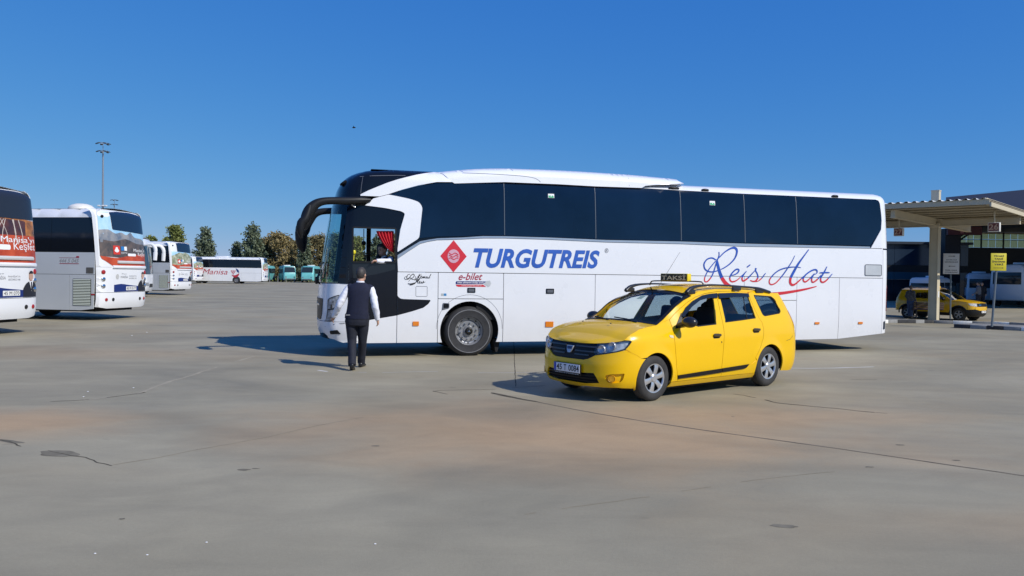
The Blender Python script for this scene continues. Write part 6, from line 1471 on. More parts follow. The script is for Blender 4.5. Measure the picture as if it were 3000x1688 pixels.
# teal minibuses at the far edge of the yard
TEAL = mat('teal_paint', (.16, .50, .50), .35, coat=.3, var=.05); TEALG = mat('minibus_glass', (.02, .03, .035), .1)
def minibus(label, px, Y, ang, L=7.2, paint=None, group='teal minibuses at the far edge of the yard', zoff=0.0, sc=1.0):
    p = at_depth(px, 820, Y); r = empty('minibus', (p.x, p.y, zoff), ang); r.scale = (sc, sc, sc); tag(r, label, 'minibus', group); TEAL_ = paint or TEAL
    H, w = 2.85, 1.08
    b = MB(); R_ = []
    for x, zt, zb, ww in ((0, 2.6, .5, .98), (.08, 2.78, .42, 1.05), (1.0, H, .38, w), (L - 1.2, H, .38, w), (L - .5, 2.72, .38, w), (L - .12, 1.75, .40, 1.0), (L, 1.2, .45, .92)):
        R_.append([Vector((x, s * ww * k, z)) for s, k, z in ((1, .96, zb), (1, 1, zb + .5), (1, 1, min(zt - .15, 1.5)), (1, .93, max(zt - .18, zb + 1)), (1, .75, zt), (-1, .75, zt), (-1, .93, max(zt - .18, zb + 1)), (-1, 1, min(zt - .15, 1.5)), (-1, 1, zb + .5), (-1, .96, zb))])
    b.rings(R_); b.build('body', TEAL_, r, ang=50)
    for sg in (1, -1):
        for x0 in (.35, 1.65, 2.95, 4.25): b = MB(); b.box((x0 + .58, sg * 1.055, 1.95), (1.14, .05, .85), Matrix.Rotation(sg * .06, 3, 'X')); b.build('window', TEALG, r)
        b = MB(); b.box((5.95, sg * 1.06, 1.55), (.75, .05, 1.7)); b.build('door', TEALG, r)
        for x in (1.5, L - 1.4):
            b = MB(); b.lathe([(0, 0), (.2, 0), (.22, -.02), (.38, 0), (.38, .2), (0, .2)], (x, sg * (w - (.0 if sg > 0 else 0)) - (.1 if sg > 0 else .05), .38), 'y', 20); b.build('wheel', RUBBER, r)
    b = MB(); b.add([(L - .10, -.92, 1.72), (L - .10, .92, 1.72), (L - .47, .86, 2.62), (L - .47, -.86, 2.62)], [(0, 1, 2, 3)]); b.v = [v + Vector((.03, 0, .02)) for v in b.v]; b.build('windscreen', TEALG, r)
    b = MB(); b.box((-.01, 0, 1.9), (.05, 1.7, .8)); b.build('rear_window', TEALG, r, bevel=.02)
    b = MB(); b.box((L - .02, 0, .55), (.12, 1.7, .2)); b.build('bumper', GREYP, r, bevel=.03)
    for sg in (1, -1): b = MB(); b.box((L - .01, sg * .72, .9), (.06, .28, .18)); b.build('headlamp', CHROME, r, bevel=.03)
    b = MB(); b.box((3.2, 0, 2.92), (1.5, 1.1, .18)); b.build('roof_unit', BWHITE, r, bevel=.05)
minibus('teal minibus with white roof unit parked beside the Manisa bus', 790, 144, math.radians(-84))
minibus('teal minibus side on in front of the golden tree', 832, 144, math.radians(-66))
minibus('teal minibus standing apart beside the slender pine', 922, 140, math.radians(-86))
# ---------------------------------------------------------------- trees
BARK = mat('bark', (.10, .075, .055), .9, var=.3, scale=3)
def leafmat(n, a, b):
    m = mat(n, a, .7, c2=b, scale=.9, spec=.25); return m
LPINE = leafmat('pine_needles', (.075, .105, .062), (.19, .22, .135)); LGREEN = leafmat('green_leaves', (.10, .13, .03), (.23, .25, .075)); LGOLD = leafmat('golden_leaves', (.18, .14, .055), (.33, .26, .12)); LMIX = leafmat('olive_brown_leaves', (.12, .11, .05), (.26, .21, .10))
def leaf(V, Fc, c, s, rng):
    a = Vector((rng.gauss(0, 1), rng.gauss(0, 1), rng.gauss(0, 1) + .3)).normalized(); b_ = a.cross(Vector((rng.gauss(0, 1), rng.gauss(0, 1), rng.gauss(0, 1)))).normalized(); d = a.cross(b_)
    i = len(V); V += [c - b_ * s * .5, c + d * s * .32 , c + b_ * s * .5, c - d * s * .32]; Fc.append((i, i + 1, i + 2, i + 3))
def tree(name, label, px, topy, Y, width, kind, m, seed, group='trees along the far edge of the yard'):
    rng = random.Random(seed); p = at_depth(px, 820, Y); hz = at_depth(px, topy, Y); H = hz.z; W = width * Y / FPX
    r = empty(name, (p.x, p.y, -.02)); tag(r, label, 'tree', group)
    V = []; Fc = []; tb = MB()
    lean = rng.uniform(-.3, .3)
    tb.tube([(0, 0, 0), (lean * .3, 0, H * .3), (lean, 0, H * .65), (lean * .8, 0, H * .95)], [.20, .15, .09, .02], 8)
    if kind == 'pine':
        z = H * .10; lv = 0
        tips = [(lean * .8, 0, H)] + [(rng.uniform(-.28, .28) * W, rng.uniform(-.2, .2) * W, H * rng.uniform(.74, .92)) for _ in range(5)]
        while z < H * .93:
            t = z / H; R = W * .5 * (1.02 - t) ** .62 * (1 if t > .18 else .75 + t) * rng.uniform(.8, 1.12)
            n = 7 if t < .7 else 5
            for k in range(n):
                a = 2 * PI * (k + rng.random() * .8) / n + lv * 1.1; L = R * rng.uniform(.72, 1.15); rise = rng.uniform(.0, .3)
                P = [Vector((lean * t, 0, z)), Vector((lean * t + L * .55 * math.cos(a), L * .55 * math.sin(a), z - L * .04)), Vector((lean * t + L * math.cos(a), L * math.sin(a), z + L * rise))]
                if k % 2 == 0: tb.tube(P, [.05, .03, .012], 4)
                for q in range(int(16 + L * 17)):
                    u = rng.random() ** .6; c = P[0].lerp(P[1], u * 2) if u < .5 else P[1].lerp(P[2], u * 2 - 1); s_ = .10 + .16 * u
                    leaf(V, Fc, c + Vector((rng.gauss(0, s_), rng.gauss(0, s_), rng.gauss(.08, s_ * .9))), rng.uniform(.30, .60), rng)
            z += H * .052 * rng.uniform(.8, 1.2); lv += 1
        for tx, ty, tz in tips:
            for q in range(70):
                u = rng.random(); leaf(V, Fc, Vector((tx + rng.gauss(0, .10 + .20 * u), ty + rng.gauss(0, .1 + .2 * u), tz - u * H * .13)), rng.uniform(.2, .34), rng)
    else:
        cl = []
        for k in range(75):
            a = rng.uniform(0, 2 * PI); t = rng.uniform(.12, .97); e = math.sin(PI * min(1, (t - .06) / .98) ** .75) ** .75; rr = W * .5 * e * math.sqrt(rng.random()) * 1.0
            cl.append(Vector((lean * t + rr * math.cos(a), rr * math.sin(a), H * t)))
        for k in range(6): cl.append(Vector((rng.uniform(-.22, .22) * W, 0, H * rng.uniform(.88, .99))))
        for i, c in enumerate(cl):
            if i % 3 == 0: tb.tube([(lean * .4, 0, max(.6, c.z * .55)), ((c.x + lean * .4) * .55, c.y * .55, c.z * .8), tuple(c)], [.06, .035, .012], 4)
            s_ = W * rng.uniform(.07, .12)
            for q in range(int(105 * rng.uniform(.6, 1.3))):
                leaf(V, Fc, c + Vector((rng.gauss(0, s_), rng.gauss(0, s_), rng.gauss(0, s_ * .8))), rng.uniform(.26, .55), rng)
    mo('crown', V, Fc, m, r, False); tb.build('trunk', BARK, r)
TR = [(444, 692, 168, 38, 'broad', LGREEN, 'small round green tree behind the parked buses'), (511, 664, 150, 66, 'broad', LGREEN, 'bright green tree with twin pointed tops behind the cliff picture bus'), (600, 663, 148, 84, 'pine', LPINE, 'dense grey green pine behind the Manisa bus'),
      (743, 648, 148, 98, 'pine', LPINE, 'tallest pine with a spindly top above the Manisa bus rear'), (694, 706, 152, 44, 'pine', LPINE, 'low pine at the foot of the tallest pine'), (782, 698, 152, 56, 'broad', LMIX, 'olive tree beside the golden tree'),
      (817, 686, 149, 78, 'broad', LGOLD, 'golden brown autumn tree above the teal minibuses'), (858, 706, 155, 40, 'broad', LMIX, 'small brownish tree beside the slender pine'), (891, 683, 147, 58, 'pine', LPINE, 'slender pine beside the coach mirror'),
      (934, 692, 150, 66, 'broad', LMIX, 'broad olive brown tree behind the coach windscreen'), (985, 690, 152, 70, 'broad', LMIX, 'olive tree seen through the coach windscreen'), (1046, 700, 150, 60, 'broad', LGREEN, 'green tree seen through the open cab window'), (1098, 686, 149, 70, 'pine', LPINE, 'grey green pine seen through the cab windows'), (1160, 690, 152, 70, 'broad', LMIX, 'olive tree behind the coach cab')]
for i, (x, ty, Y, w, k, m, lab) in enumerate(TR): tree('pine_tree' if k == 'pine' else 'leafy_tree', lab, x, ty, Y, w, k, m, 40 + i)
# ground cover at the yard's far edge
rng = random.Random(9); V = []; Fc = []
for i in range(5200):
    x = rng.uniform(-75, 5); y = rng.uniform(146, 160); leaf(V, Fc, Vector((x, y, rng.uniform(0, .55))), rng.uniform(.3, .6), rng)
tag(mo('verge_shrubs', V, Fc, LGREEN, None, False), 'low green growth along the far edge of the yard', 'shrubs', kind='stuff')
POST = mat('fence_post_steel', (.25, .25, .25), .6)
for i in range(9):
    p = at_depth(790 + i * 24, 820, 134 + (i % 2)); b = MB(); b.tube([(p.x, p.y, 0), (p.x, p.y, 1.0)], .05, 6); b.box((p.x, p.y, 1.02), (.14, .14, .05)); tag(b.build('bollard', POST), 'thin steel bollard in the row before the teal minibuses', 'bollard', 'bollards before the teal minibuses')
# ---------------------------------------------------------------- flood light masts
GALV = mat('galvanised_steel', (.30, .33, .36), .45, metal=.5); LAMPD = mat('floodlight_dark', (.05, .06, .07), .5)
def mast(label, px, topy, Y):
    t = at_depth(px, topy, Y); r = empty('light_mast', (t.x, t.y, 0)); tag(r, label, 'light mast', 'flood light masts'); H = t.z
    b = MB(); b.tube([(0, 0, 0), (0, 0, H * .5), (0, 0, H - 1.9)], [.30, .22, .15], 12); b.tube([(0, 0, H - 1.9), (0, 0, H + .05)], .07, 8); b.build('pole', GALV, r)
    for zz_, R in ((H, 1.25), (H - 1.75, 1.15)):
        b = MB(); b.tube([(R * .8 * math.cos(a), R * .8 * math.sin(a), zz_ - .1) for a in [2 * PI * i / 20 for i in range(21)]], .05, 6, False)
        for k in range(3): a = 2 * PI * k / 3; b.tube([(0, 0, zz_), (R * .8 * math.cos(a), R * .8 * math.sin(a), zz_ - .1)], .04, 5)
        b.build('lamp_ring', GALV, r)
        for k in range(6):
            a = 2 * PI * k / 6 + .2; b = MB(); b.box((R * 1.0 * math.cos(a), R * 1.0 * math.sin(a), zz_ - .22), (.62, .5, .16), Matrix.Rotation(a, 3, 'Z') @ Matrix.Rotation(.35, 3, 'Y')); b.build('floodlight', LAMPD, r, bevel=.03)
    return r, H
m1, H1 = mast('tall flood light mast rising behind the mountain picture bus', 302, 418, 175)
z_ = at_depth(302, 603, 175).z
for sx in (-.75, .15, .8):
    b = MB(); b.box((sx, -.25, z_), (.55, .4, .28)); b.tube([(0, 0, z_ - .2), (sx, -.2, z_ - .15)], .04, 5); b.build('service_lamp', mat('lamp_white', (.7, .72, .74), .4), m1, bevel=.05)
mast('far flood light mast just above the mountain picture bus', 335, 585, 316)
# ---------------------------------------------------------------- terminal canopy
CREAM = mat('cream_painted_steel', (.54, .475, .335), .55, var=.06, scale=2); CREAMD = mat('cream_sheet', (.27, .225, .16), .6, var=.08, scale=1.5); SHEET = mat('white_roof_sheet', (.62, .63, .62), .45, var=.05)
AX = Vector((math.cos(math.radians(137)), math.sin(math.radians(137)), 0)); BX = Vector((-AX.y * -1, 0, 0)); BX = Vector((AX.y, -AX.x, 0))
C0 = at_depth(*z8(1025, 192), 29.5); ZR = C0.z
can = empty('bus_stand_canopy', (C0.x, C0.y, 0), math.radians(137)); tag(can, 'cream steel canopy with flat roof and square column over the bus stands', 'canopy')
# local x runs along AX (away to the left), local -y runs along BX (away to the right)
LXc, LYc = 17.0, 12.6
def cl(a, b_, z): return Vector((a, -b_, z))
b = MB()
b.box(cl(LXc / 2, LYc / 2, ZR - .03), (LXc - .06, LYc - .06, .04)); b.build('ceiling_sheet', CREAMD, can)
b = MB(); n = int(LXc / .30); prof = []
for i in range(n): x = i * .30; prof += [(x, 0), (x + .11, 0), (x + .145, .055), (x + .24, .055)]
prof.append((n * .30, 0)); R_ = [[cl(x, yy, ZR + z + .005) for x, z in prof] for yy in (-.08, LYc + .05)]
b.rings(R_, caps=False, closed=False); b.build('corrugated_roof', SHEET, can, ang=20)
b = MB(); b.box(cl(LXc / 2, .02, ZR - .09), (LXc, .05, .20)); b.build('eaves_fascia', CREAM, can)
b = MB(); b.box(cl(-.03, LYc / 2, ZR - .19), (.06, LYc, .16)); b.build('gable_gutter', CREAM, can)
b = MB(); b.box(cl(.16, LYc / 2, ZR - .02), (.12, LYc, .16)); b.build('gable_fascia', CREAM, can)
for k in range(10):
    yy = .55 + k * 1.28; b = MB(); b.box(cl(LXc / 2, yy, ZR - .12), (LXc - .15, .07, .16)); b.box(cl(LXc / 2, yy - .04, ZR - .20), (LXc - .15, .13, .02)); b.build('purlin', CREAM, can)
pa = 3.5; pb = 6.3
for a_ in (pa, pa + 7.5):
    b = MB(); b.box(cl(a_, LYc / 2, ZR - .36), (.16, LYc - .6, .30)); b.box(cl(a_, LYc / 2, ZR - .52), (.22, LYc - .6, .03)); b.build('cantilever_beam', CREAM, can)
    w_ = (CM if False else None); base = can.matrix_basis
    wp = Matrix.Translation((C0.x, C0.y, 0)) @ Matrix.Rotation(math.radians(137), 4, 'Z') @ cl(a_, pb, 0); zb = dip(wp.x, wp.y) + .1
    b = MB(); top = ZR - .5
    b.box(cl(a_, pb, (top + zb) / 2), (.34, .34, top - zb)); b.box(cl(a_ - .17, pb, (top + zb) / 2), (.025, .44, top - zb - .02)); b.box(cl(a_ + .17, pb, (top + zb) / 2), (.025, .44, top - zb - .02)); b.build('column', CREAM, can)
    b = MB(); b.box(cl(a_, pb, top - .02), (.46, .46, .22)); b.build('column_head', CREAM, can, bevel=.02)
    b = MB(); b.box(cl(a_, pb, ZR + .55), (.33, .33, 1.05)); b.box(cl(a_, pb, ZR + 1.08), (.36, .36, .04)); b.build('column_top_box', CREAM, can)
b = MB(); b.box(cl(LXc / 2, pb, ZR - .42), (LXc - .3, .18, .26)); b.box(cl(LXc / 2, pb, ZR - .56), (LXc - .3, .26, .03)); b.build('longitudinal_beam', CREAM, can)
b = MB(); p = cl(pa, pb - .2, .0) ; b.box(cl(pa - .19, pb, 1.05), (.01, .2, .28)); b.build('no_smoking_notice', mat('notice_white', (.7, .7, .68), .5), can)
# bay number boxes
BAYR = mat('bay_board_maroon', (.16, .035, .03), .5); BAYN = mat('bay_number_tan', (.58, .38, .26), .5); BOXW = mat('bay_box_white', (.74, .73, .68), .5)
def bay(num, px, py, Y, w=.42, h=.37, lab=''):
    c = at_depth(px, py, Y); r = empty('bay_number_box', (c.x, c.y, c.z - h / 2), math.radians(137)); tag(r, lab, 'sign', 'bay number boxes')
    b = MB(); b.box((0, .0, h / 2), (w, .20, h)); b.build('box', BOXW, r, bevel=.01)
    b = MB(); b.box((0, .102, h / 2), (w - .05, .008, h - .05)); b.build('face', BAYR, r)
    k = w * .40; text_on('number', num, [Vector((k, .108, h * .2)), Vector((-k, .108, h * .2)), Vector((-k, .108, h * .82)), Vector((k, .108, h * .82))], BAYN, r, bold=.02)
    b = MB(); b.tube([(0, 0, h), (0, 0, ZR - .2 - (c.z - h / 2))], .03, 6); b.build('hanger', CREAM, r)
bay('26', *z8(1065, 440), 32.0, lab='bay number 26 box hanging above the yellow drop off sign'); bay('27', *z8(222, 484), 34.5, .38, .35, 'bay number 27 box hanging between the coach rear and the canopy column')
# ---------------------------------------------------------------- kerbed islands
KW = mat('kerb_white', (.80, .79, .74), .8, var=.15, scale=5); KG = mat('kerb_grey', (.25, .25, .24), .85, var=.15, scale=5); KB = mat('kerb_black', (.03, .03, .032), .8, var=.3, scale=5)
def island(path, back, cols, seg, lab):
    P = [gnd(p) for p in path]; r = empty('kerb_island', (P[0].x, P[0].y, 0)); tag(r, lab, 'kerb'); o = Vector((P[0].x, P[0].y, 0))
    k = 0; car = 0
    pts = [P[0]]
    for a, b_ in zip(P, P[1:]):
        L = (b_ - a).length; n = max(1, round(L / seg))
        for i in range(1, n + 1): pts.append(a.lerp(b_, i / n))
    for i, (a, b_) in enumerate(zip(pts, pts[1:])):
        d = (b_ - a); L = d.length; ang = math.atan2(d.y, d.x); c = (a + b_) / 2 - o; c.z = dip((a.x + b_.x) / 2, (a.y + b_.y) / 2) + .06
        nrm = Vector((-d.y, d.x, 0)).normalized(); m = MB(); m.box(c + nrm * .09, (L - .008, .18, .15), Matrix.Rotation(ang, 3, 'Z')); m.build('kerb_stone', (KW, KG, KB)[cols[i % len(cols)]], r, bevel=.015)
    # paved top
    nb = (P[-1] - P[0]); nrm = Vector((-nb.y, nb.x, 0)).normalized(); V = []; Fc = []
    m_ = 6
    for p in pts:
        for j in range(m_ + 1):
            q = p + nrm * (.15 + back * j / m_); V.append(Vector((q.x, q.y, dip(q.x, q.y) + .125)) - o)
    for i in range(len(pts) - 1):
        for j in range(m_): a = i * (m_ + 1) + j; Fc.append((a, a + m_ + 1, a + m_ + 2, a + 1))
    mo('paved_top', V, Fc, mat('island_concrete', (.22, .215, .20), .9, var=.12, scale=2), r)
island(zz(z8, (-140, 1288), (130, 1289), (525, 1290), (1050, 1306), (1500, 1322)), 3.3, [0, 1, 0, 1, 2, 2, 1, 2, 1], .62, 'raised kerb island with white and grey stones carrying the canopy column and bench')
island(zz(z8, (705, 1330), (1300, 1357), (1700, 1378)), 2.0, [2, 1, 2, 1, 0, 1, 2], .56, 'low kerb island with black, grey and white stones at the yellow sign')
# ---------------------------------------------------------------- signs on posts
STEEL = mat('post_grey', (.16, .19, .21), .5, metal=.4)
def post_sign(lab, basepx, c0, c1, facem, rz, lines, arrows, inkm, name):
    g = gnd(basepx, .125); a, b_ = at_depth(*c0, g.y), at_depth(*c1, g.y); w = abs(b_.x - a.x) * 1.02; zt, zb = a.z, b_.z; cx = (a.x + b_.x) / 2
    r = empty('post_sign', (g.x, g.y, g.z)); tag(r, lab, 'sign', 'direction signs on posts'); r.rotation_euler = (0, 0, rz); zt -= g.z; zb -= g.z; dx = cx - g.x
    b = MB(); b.tube([(0, .04, -.02), (dx * .9, .04, zt - .05)], .038, 10); b.build('post', STEEL, r)
    b = MB(); b.box((dx, 0, (zt + zb) / 2), (w, .025, zt - zb)); b.build('board', facem, r, bevel=.006)
    H = zt - zb; f = lambda x, z: Vector((dx + x * w, -.0145, zb + z * H))
    for t, x0, x1, z0, z1 in lines: text_on('lettering', t, [f(x0, z0), f(x1, z0), f(x1, z1), f(x0, z1)], inkm, r, bold=.035)
    for x0, x1, z in arrows:
        s = 1 if x1 > x0 else -1; m = MB(); m.add([f(x0, z - .012), f(x1 - s * .1, z - .012), f(x1 - s * .14, z - .04), f(x1, z), f(x1 - s * .14, z + .04), f(x1 - s * .1, z + .012), f(x0, z + .012)], [(0, 1, 2, 3, 4, 5, 6) if s > 0 else (6, 5, 4, 3, 2, 1, 0)]); m.build('arrow', inkm, r, smooth=False)
INK = mat('sign_ink', (.02, .02, .02), .6)
post_sign('pale grey direction sign with two arrows on a post beside the canopy column', z8(680, 1250), z8(617, 672), z8(752, 855), mat('sign_pale', (.62, .61, .60), .6), 0,
          [('ŞEHİR İÇİ', -.34, .34, .66, .72), ('MİNİBÜSLERİ', -.40, .40, .56, .62), ('ÖZEL HALK', -.38, .38, .16, .22), ('OTOBÜSLERİ', -.40, .40, .06, .12)], [(-.2, .25, .87), (.25, -.2, .38)], INK, 'a')
post_sign('yellow taxi drop off sign with black lettering and arrow on a leaning post', z8(1050, 1316), z8(1037, 670), z8(1168, 826), mat('sign_yellow', (.62, .52, .02), .5), 0,
          [('TİCARİ', -.33, .33, .79, .91), ('TAKSİ', -.28, .28, .63, .75), ('İNDİRME', -.42, .42, .47, .59), ('YERİ', -.30, .30, .31, .43)], [(-.34, .34, .16)], INK, 'b')
# ---------------------------------------------------------------- bench
WOOD = mat('brown_bench_wood', (.035, .014, .010), .6, var=.3, scale=6)
g = gnd(z8(478, 1246), .125); bn = empty('bench', (g.x, g.y, g.z), math.radians(-4)); tag(bn, 'brown slatted bench in front of the canopy column', 'bench')
bw = 262 / 3.018 * g.y / FPX
for k in range(4): b = MB(); b.box((0, -.02 - k * .006, .50 + k * .095), (bw, .03, .075)); b.build('back_slat', WOOD, bn, bevel=.006)
for k in range(4): b = MB(); b.box((0, .06 + k * .115, .44), (bw, .095, .035)); b.build('seat_slat', WOOD, bn, bevel=.006)
for sx in (-.38, .36):
    b = MB(); b.box((sx * bw, .0, .42), (.06, .05, .84)); b.box((sx * bw, .42, .21), (.06, .05, .42)); b.box((sx * bw, .22, .40), (.05, .44, .05)); b.box((sx * bw, .22, .12), (.05, .42, .04)); b.build('leg_frame', PLASTIC, bn)
# ---------------------------------------------------------------- people at the stands
def standing(label, px, up, Yd, h, rz, C, armf=.1, group='people waiting at the stands'):
    g = gnd(px, up) if Yd is None else at_depth(px[0], px[1], Yd)
    if Yd is not None: g.z = dip(g.x, g.y)
    r = empty('person', (g.x, g.y, g.z), rz); k = h / 1.75; r.scale = (k, k, k); tag(r, label, 'person', group)
    J = dict(head=V3(0, .02, 1.63), neck=V3(0, 0, 1.47), pelvis=V3(0, 0, .94), shL=V3(-.19, 0, 1.41), shR=V3(.19, 0, 1.41), elL=V3(-.25, -.03, 1.13), wrL=V3(-.24, .10 + armf, .93), elR=V3(.25, -.04, 1.13), wrR=V3(.22, .12, .92), hipL=V3(-.10, 0, .90), hipR=V3(.10, 0, .90), knL=V3(-.11, .05, .49), knR=V3(.10, -.01, .49), anL=V3(-.12, .08, .085), anR=V3(.11, -.05, .085), palmL=V3(1, 0, 0), palmR=V3(-1, 0, 0), curl=.6)
    figure(r, J, C, 'jacket', .022, 1.0, 1.0)
JDK = mat('dark_patterned_jacket', (.025, .025, .03), .85, scale=14, c2=(.16, .16, .17)); JEAN = mat('blue_jeans', (.05, .08, .16), .9, var=.3, scale=9); GREYC = mat('grey_coat', (.14, .14, .15), .9, var=.2); 
standing('man in dark patterned jacket and jeans standing beside the bench', z8(322, 1240), .125, None, 1.68, math.radians(-60), (SKIN, mat('grey_hair', (.12, .10, .09), .8), JDK, SHIRT, JEAN, BLKSH))
standing('person in grey coat standing beyond the bonnet of the second taxi', z8(925, 1000), 0, 50.0, 1.7, math.radians(40), (SKIN, HAIRD, GREYC, SHIRT, NAVYT, BLKSH)); standing('person in black standing beside the one in the grey coat', z8(955, 1000), 0, 50.6, 1.66, math.radians(150), (SKIN, HAIRD, mat('black_coat', (.015, .015, .018), .9), SHIRT, NAVYT, BLKSH))
# ---------------------------------------------------------------- second taxi, a yellow SUV
DL, DWH = 4.34, .90
Pd, Ud = car_plan(DL, DWH, .62, 2.6, .5, 3.0)
SPd = [(.22, .10), (.30, .04), (.42, .01), (.60, .0), (.85, .0), (1.0, .015), (1.10, .04), (1.18, .075), (1.35, .15), (1.50, .22), (1.60, .28)]
FPd = [(.22, .20), (.32, .08), (.42, .02), (.55, .0), (.70, .0), (.85, .03), (.95, .06), (1.03, .13), (1.1, .3)]
RPd = [(.25, .12), (.4, .0), (.8, .0), (1.05, .04), (1.2, .1), (1.4, .2), (1.6, .36)]
SD = CarSkin(Pd, Ud, SPd, FPd, RPd, ((.84, .40, .02), (3.51, .40, .02)))
TD = Vector((23.0, 42.3, 0)); TD.z = dip(TD.x, TD.y) - .01
suv = empty('taxi_suv', (0, 0, 0), math.radians(126)); cen = Matrix.Rotation(math.radians(126), 3, 'Z') @ Vector((2.17, 0, 0)); suv.location = TD - cen
tag(suv, 'yellow SUV taxi parked behind the canopy column and bench', 'taxi')
DYEL = mat('suv_yellow_paint', (.78, .44, .004), .25, coat=.6)
def dpan(name, L, m, d=0, thick=.02, g=(.09, .08)):
    for sg in (1, -1):
        Ls = [[(sg * a, b_) for a, b_ in l] for l in (L if hasattr(L[0][0], '__len__') else [L])]; panel(name, Ls, SD, m, suv, d, thick, g)
ux = SD.u_of; UE = Ud[-1]
def darch(cx, r, a0, a1, n=18): return [(ux(cx + r * math.cos(a)), .35 + r * math.sin(a)) for a in [a0 + (a1 - a0) * i / n for i in range(n + 1)]]
belt = [(ux(1.25), 1.06), (ux(2.3), 1.09), (ux(3.2), 1.11), (ux(3.9), 1.15)]
dpan('front_wing', [(ux(.14), .62)] + [(ux(.40), .60)] + darch(.84, .44, math.radians(145), math.radians(0)) + [(ux(1.36), .42), (ux(1.36), 1.065), (ux(1.22), 1.06), (ux(.7), 1.03), (ux(.30), .97), (ux(.12), .93), (ux(.12), .75)], DYEL)
dpan('front_door', [[(ux(1.366), .42), (ux(2.30), .42), (ux(2.36), 1.09), (ux(2.34), 1.50), (ux(2.0), 1.49), (ux(1.75), 1.36), (ux(1.366), 1.07)], [(ux(1.52), 1.10), (ux(2.27), 1.12), (ux(2.27), 1.44), (ux(2.03), 1.43), (ux(1.8), 1.32)]], DYEL)
dpan('rear_door', [[(ux(2.306), .42), (ux(3.05), .42)] + darch(3.51, .44, math.radians(168), math.radians(110), 6) + [(ux(3.30), 1.12), (ux(3.22), 1.49), (ux(2.346), 1.505), (ux(2.366), 1.09)], [(ux(2.42), 1.12), (ux(3.16), 1.14), (ux(3.10), 1.42), (ux(2.42), 1.45)]], DYEL)
dpan('quarter_panel', [[(ux(3.31), .86)] + darch(3.51, .44, math.radians(108), math.radians(0), 12) + [(ux(4.0), .45), (UE - .5, .45), (UE - .002, .45), (UE - .002, 1.1), (UE - .4, 1.15), (UE - .5, 1.45), (ux(3.9), 1.53), (ux(3.23), 1.49), (ux(3.306), 1.12)], [(ux(3.38), 1.16), (ux(3.72), 1.20), (ux(3.62), 1.40), (ux(3.34), 1.41)]], DYEL)
dpan('cant_rail', [(ux(1.30), 1.065), (ux(1.75), 1.37), (ux(2.0), 1.495), (ux(2.6), 1.51), (ux(3.3), 1.495), (ux(3.9), 1.535), (ux(3.9), 1.58), (ux(2.6), 1.595), (ux(2.05), 1.575), (ux(1.66), 1.38), (ux(1.22), 1.065)], DYEL, g=(.06, .04))
for cx in (.84, 3.51): dpan('arch_cladding', darch(cx, .47, math.radians(-5), math.radians(185), 22) + darch(cx, .40, math.radians(185), math.radians(-5), 22), PLASTIC, .012, .03)
dpan('sill_cladding', [(ux(1.25), .27), (ux(3.1), .27), (ux(3.1), .43), (ux(1.25), .43)], PLASTIC, .008, .03)
panel('front_bumper', [(-ux(.44), .30), (-ux(.30), .24), (ux(.30), .24), (ux(.44), .30), (ux(.46), .60), (ux(.14), .63), (0.35, .56), (-.35, .56), (-ux(.14), .63), (-ux(.46), .60)], SD, PLASTIC, suv, .006, .03, (.08, .06))
panel('nose_panel', [(-ux(.12), .63), (-.35, .565), (.35, .565), (ux(.12), .63), (ux(.12), .76), (-ux(.12), .76)], SD, DYEL, suv, 0, .02, (.08, .06))
panel('grille', rect(-.52, .52, .765, .93, .03), SD, PLASTIC, suv, .002, .02, .08)
for y in (-.33, -.16, .16, .33): panel('grille_bar', rect(y - .05, y + .05, .82, .88, .01), SD, CHROME, suv, .008, .01, .08)
panel('emblem', rnd([(-.06, .90), (.06, .90), (.03, .79), (-.03, .79)], .01), SD, CHROME, suv, .012, .01, .05)
for sg in (1, -1): panel('headlamp', rnd([(sg * .55, .77), (sg * .92, .82), (sg * 1.02, .93), (sg * .56, .93)], .02), SD, mat('suv_headlamp', (.35, .35, .33), .1, coat=1, scale=20, c2=(.8, .8, .78)), suv, .006, .02, .05)
q = SD(0, .50, .02); b = MB(); b.box(q, (.012, .50, .11)); b.build('number_plate', PLW, suv); text_on('plate_lettering', '45 T 0041', [q + Vector((-.007, .23, -.035)), q + Vector((-.007, -.23, -.035)), q + Vector((-.007, -.23, .04)), q + Vector((-.007, .23, .04))], PLK, suv, bold=.01)
for L in ([(ux(1.52), 1.10), (ux(2.27), 1.12), (ux(2.27), 1.44), (ux(2.03), 1.43), (ux(1.8), 1.32)], [(ux(2.42), 1.12), (ux(3.16), 1.14), (ux(3.10), 1.42), (ux(2.42), 1.45)], [(ux(3.38), 1.16), (ux(3.72), 1.20), (ux(3.62), 1.40), (ux(3.34), 1.41)]): dpan('side_glass', L, TG2, -.012, 0)
def dl(name, edge, crown, m, nx=14, fwd=None):
    o = cross_loft(name, edge, crown, m, nx, fwd, suv, 0, 3); return o
dl('bonnet', [Vector((.10, -.05, .935)), SD(.45, .935), SD(.75, .95), SD(ux(.30), .972), SD(ux(.7), 1.032), SD(ux(1.22), 1.062)], lambda t, r: .055 * min(1, 2.5 * t) * (1 - r * r), DYEL)
dl('windscreen', [SD(ux(1.22), 1.062), SD(ux(1.45), 1.22), SD(ux(1.66), 1.38), SD(ux(2.05), 1.575)], lambda t, r: .05 * (1 - r * r), glass_mat('suv_screen', (.45, .55, .6), 1), fwd=lambda t: .14 - .08 * t)
dl('roof_panel', [SD(ux(2.02), 1.572), SD(ux(2.6), 1.594), SD(ux(3.3), 1.59), SD(ux(3.9), 1.578), Vector((4.1, -.5, 1.55))], lambda t, r: .055 * (1 - r ** 2.4), DYEL)
b = MB(); b.box((2.2, 0, .55), (3.4, 1.4, .4)); b.box((2.5, 0, .9), (2.2, 1.45, .35)); b.box((.9, 0, .8), (.9, 1.3, .2)); b.build('underbody', DARK, suv)
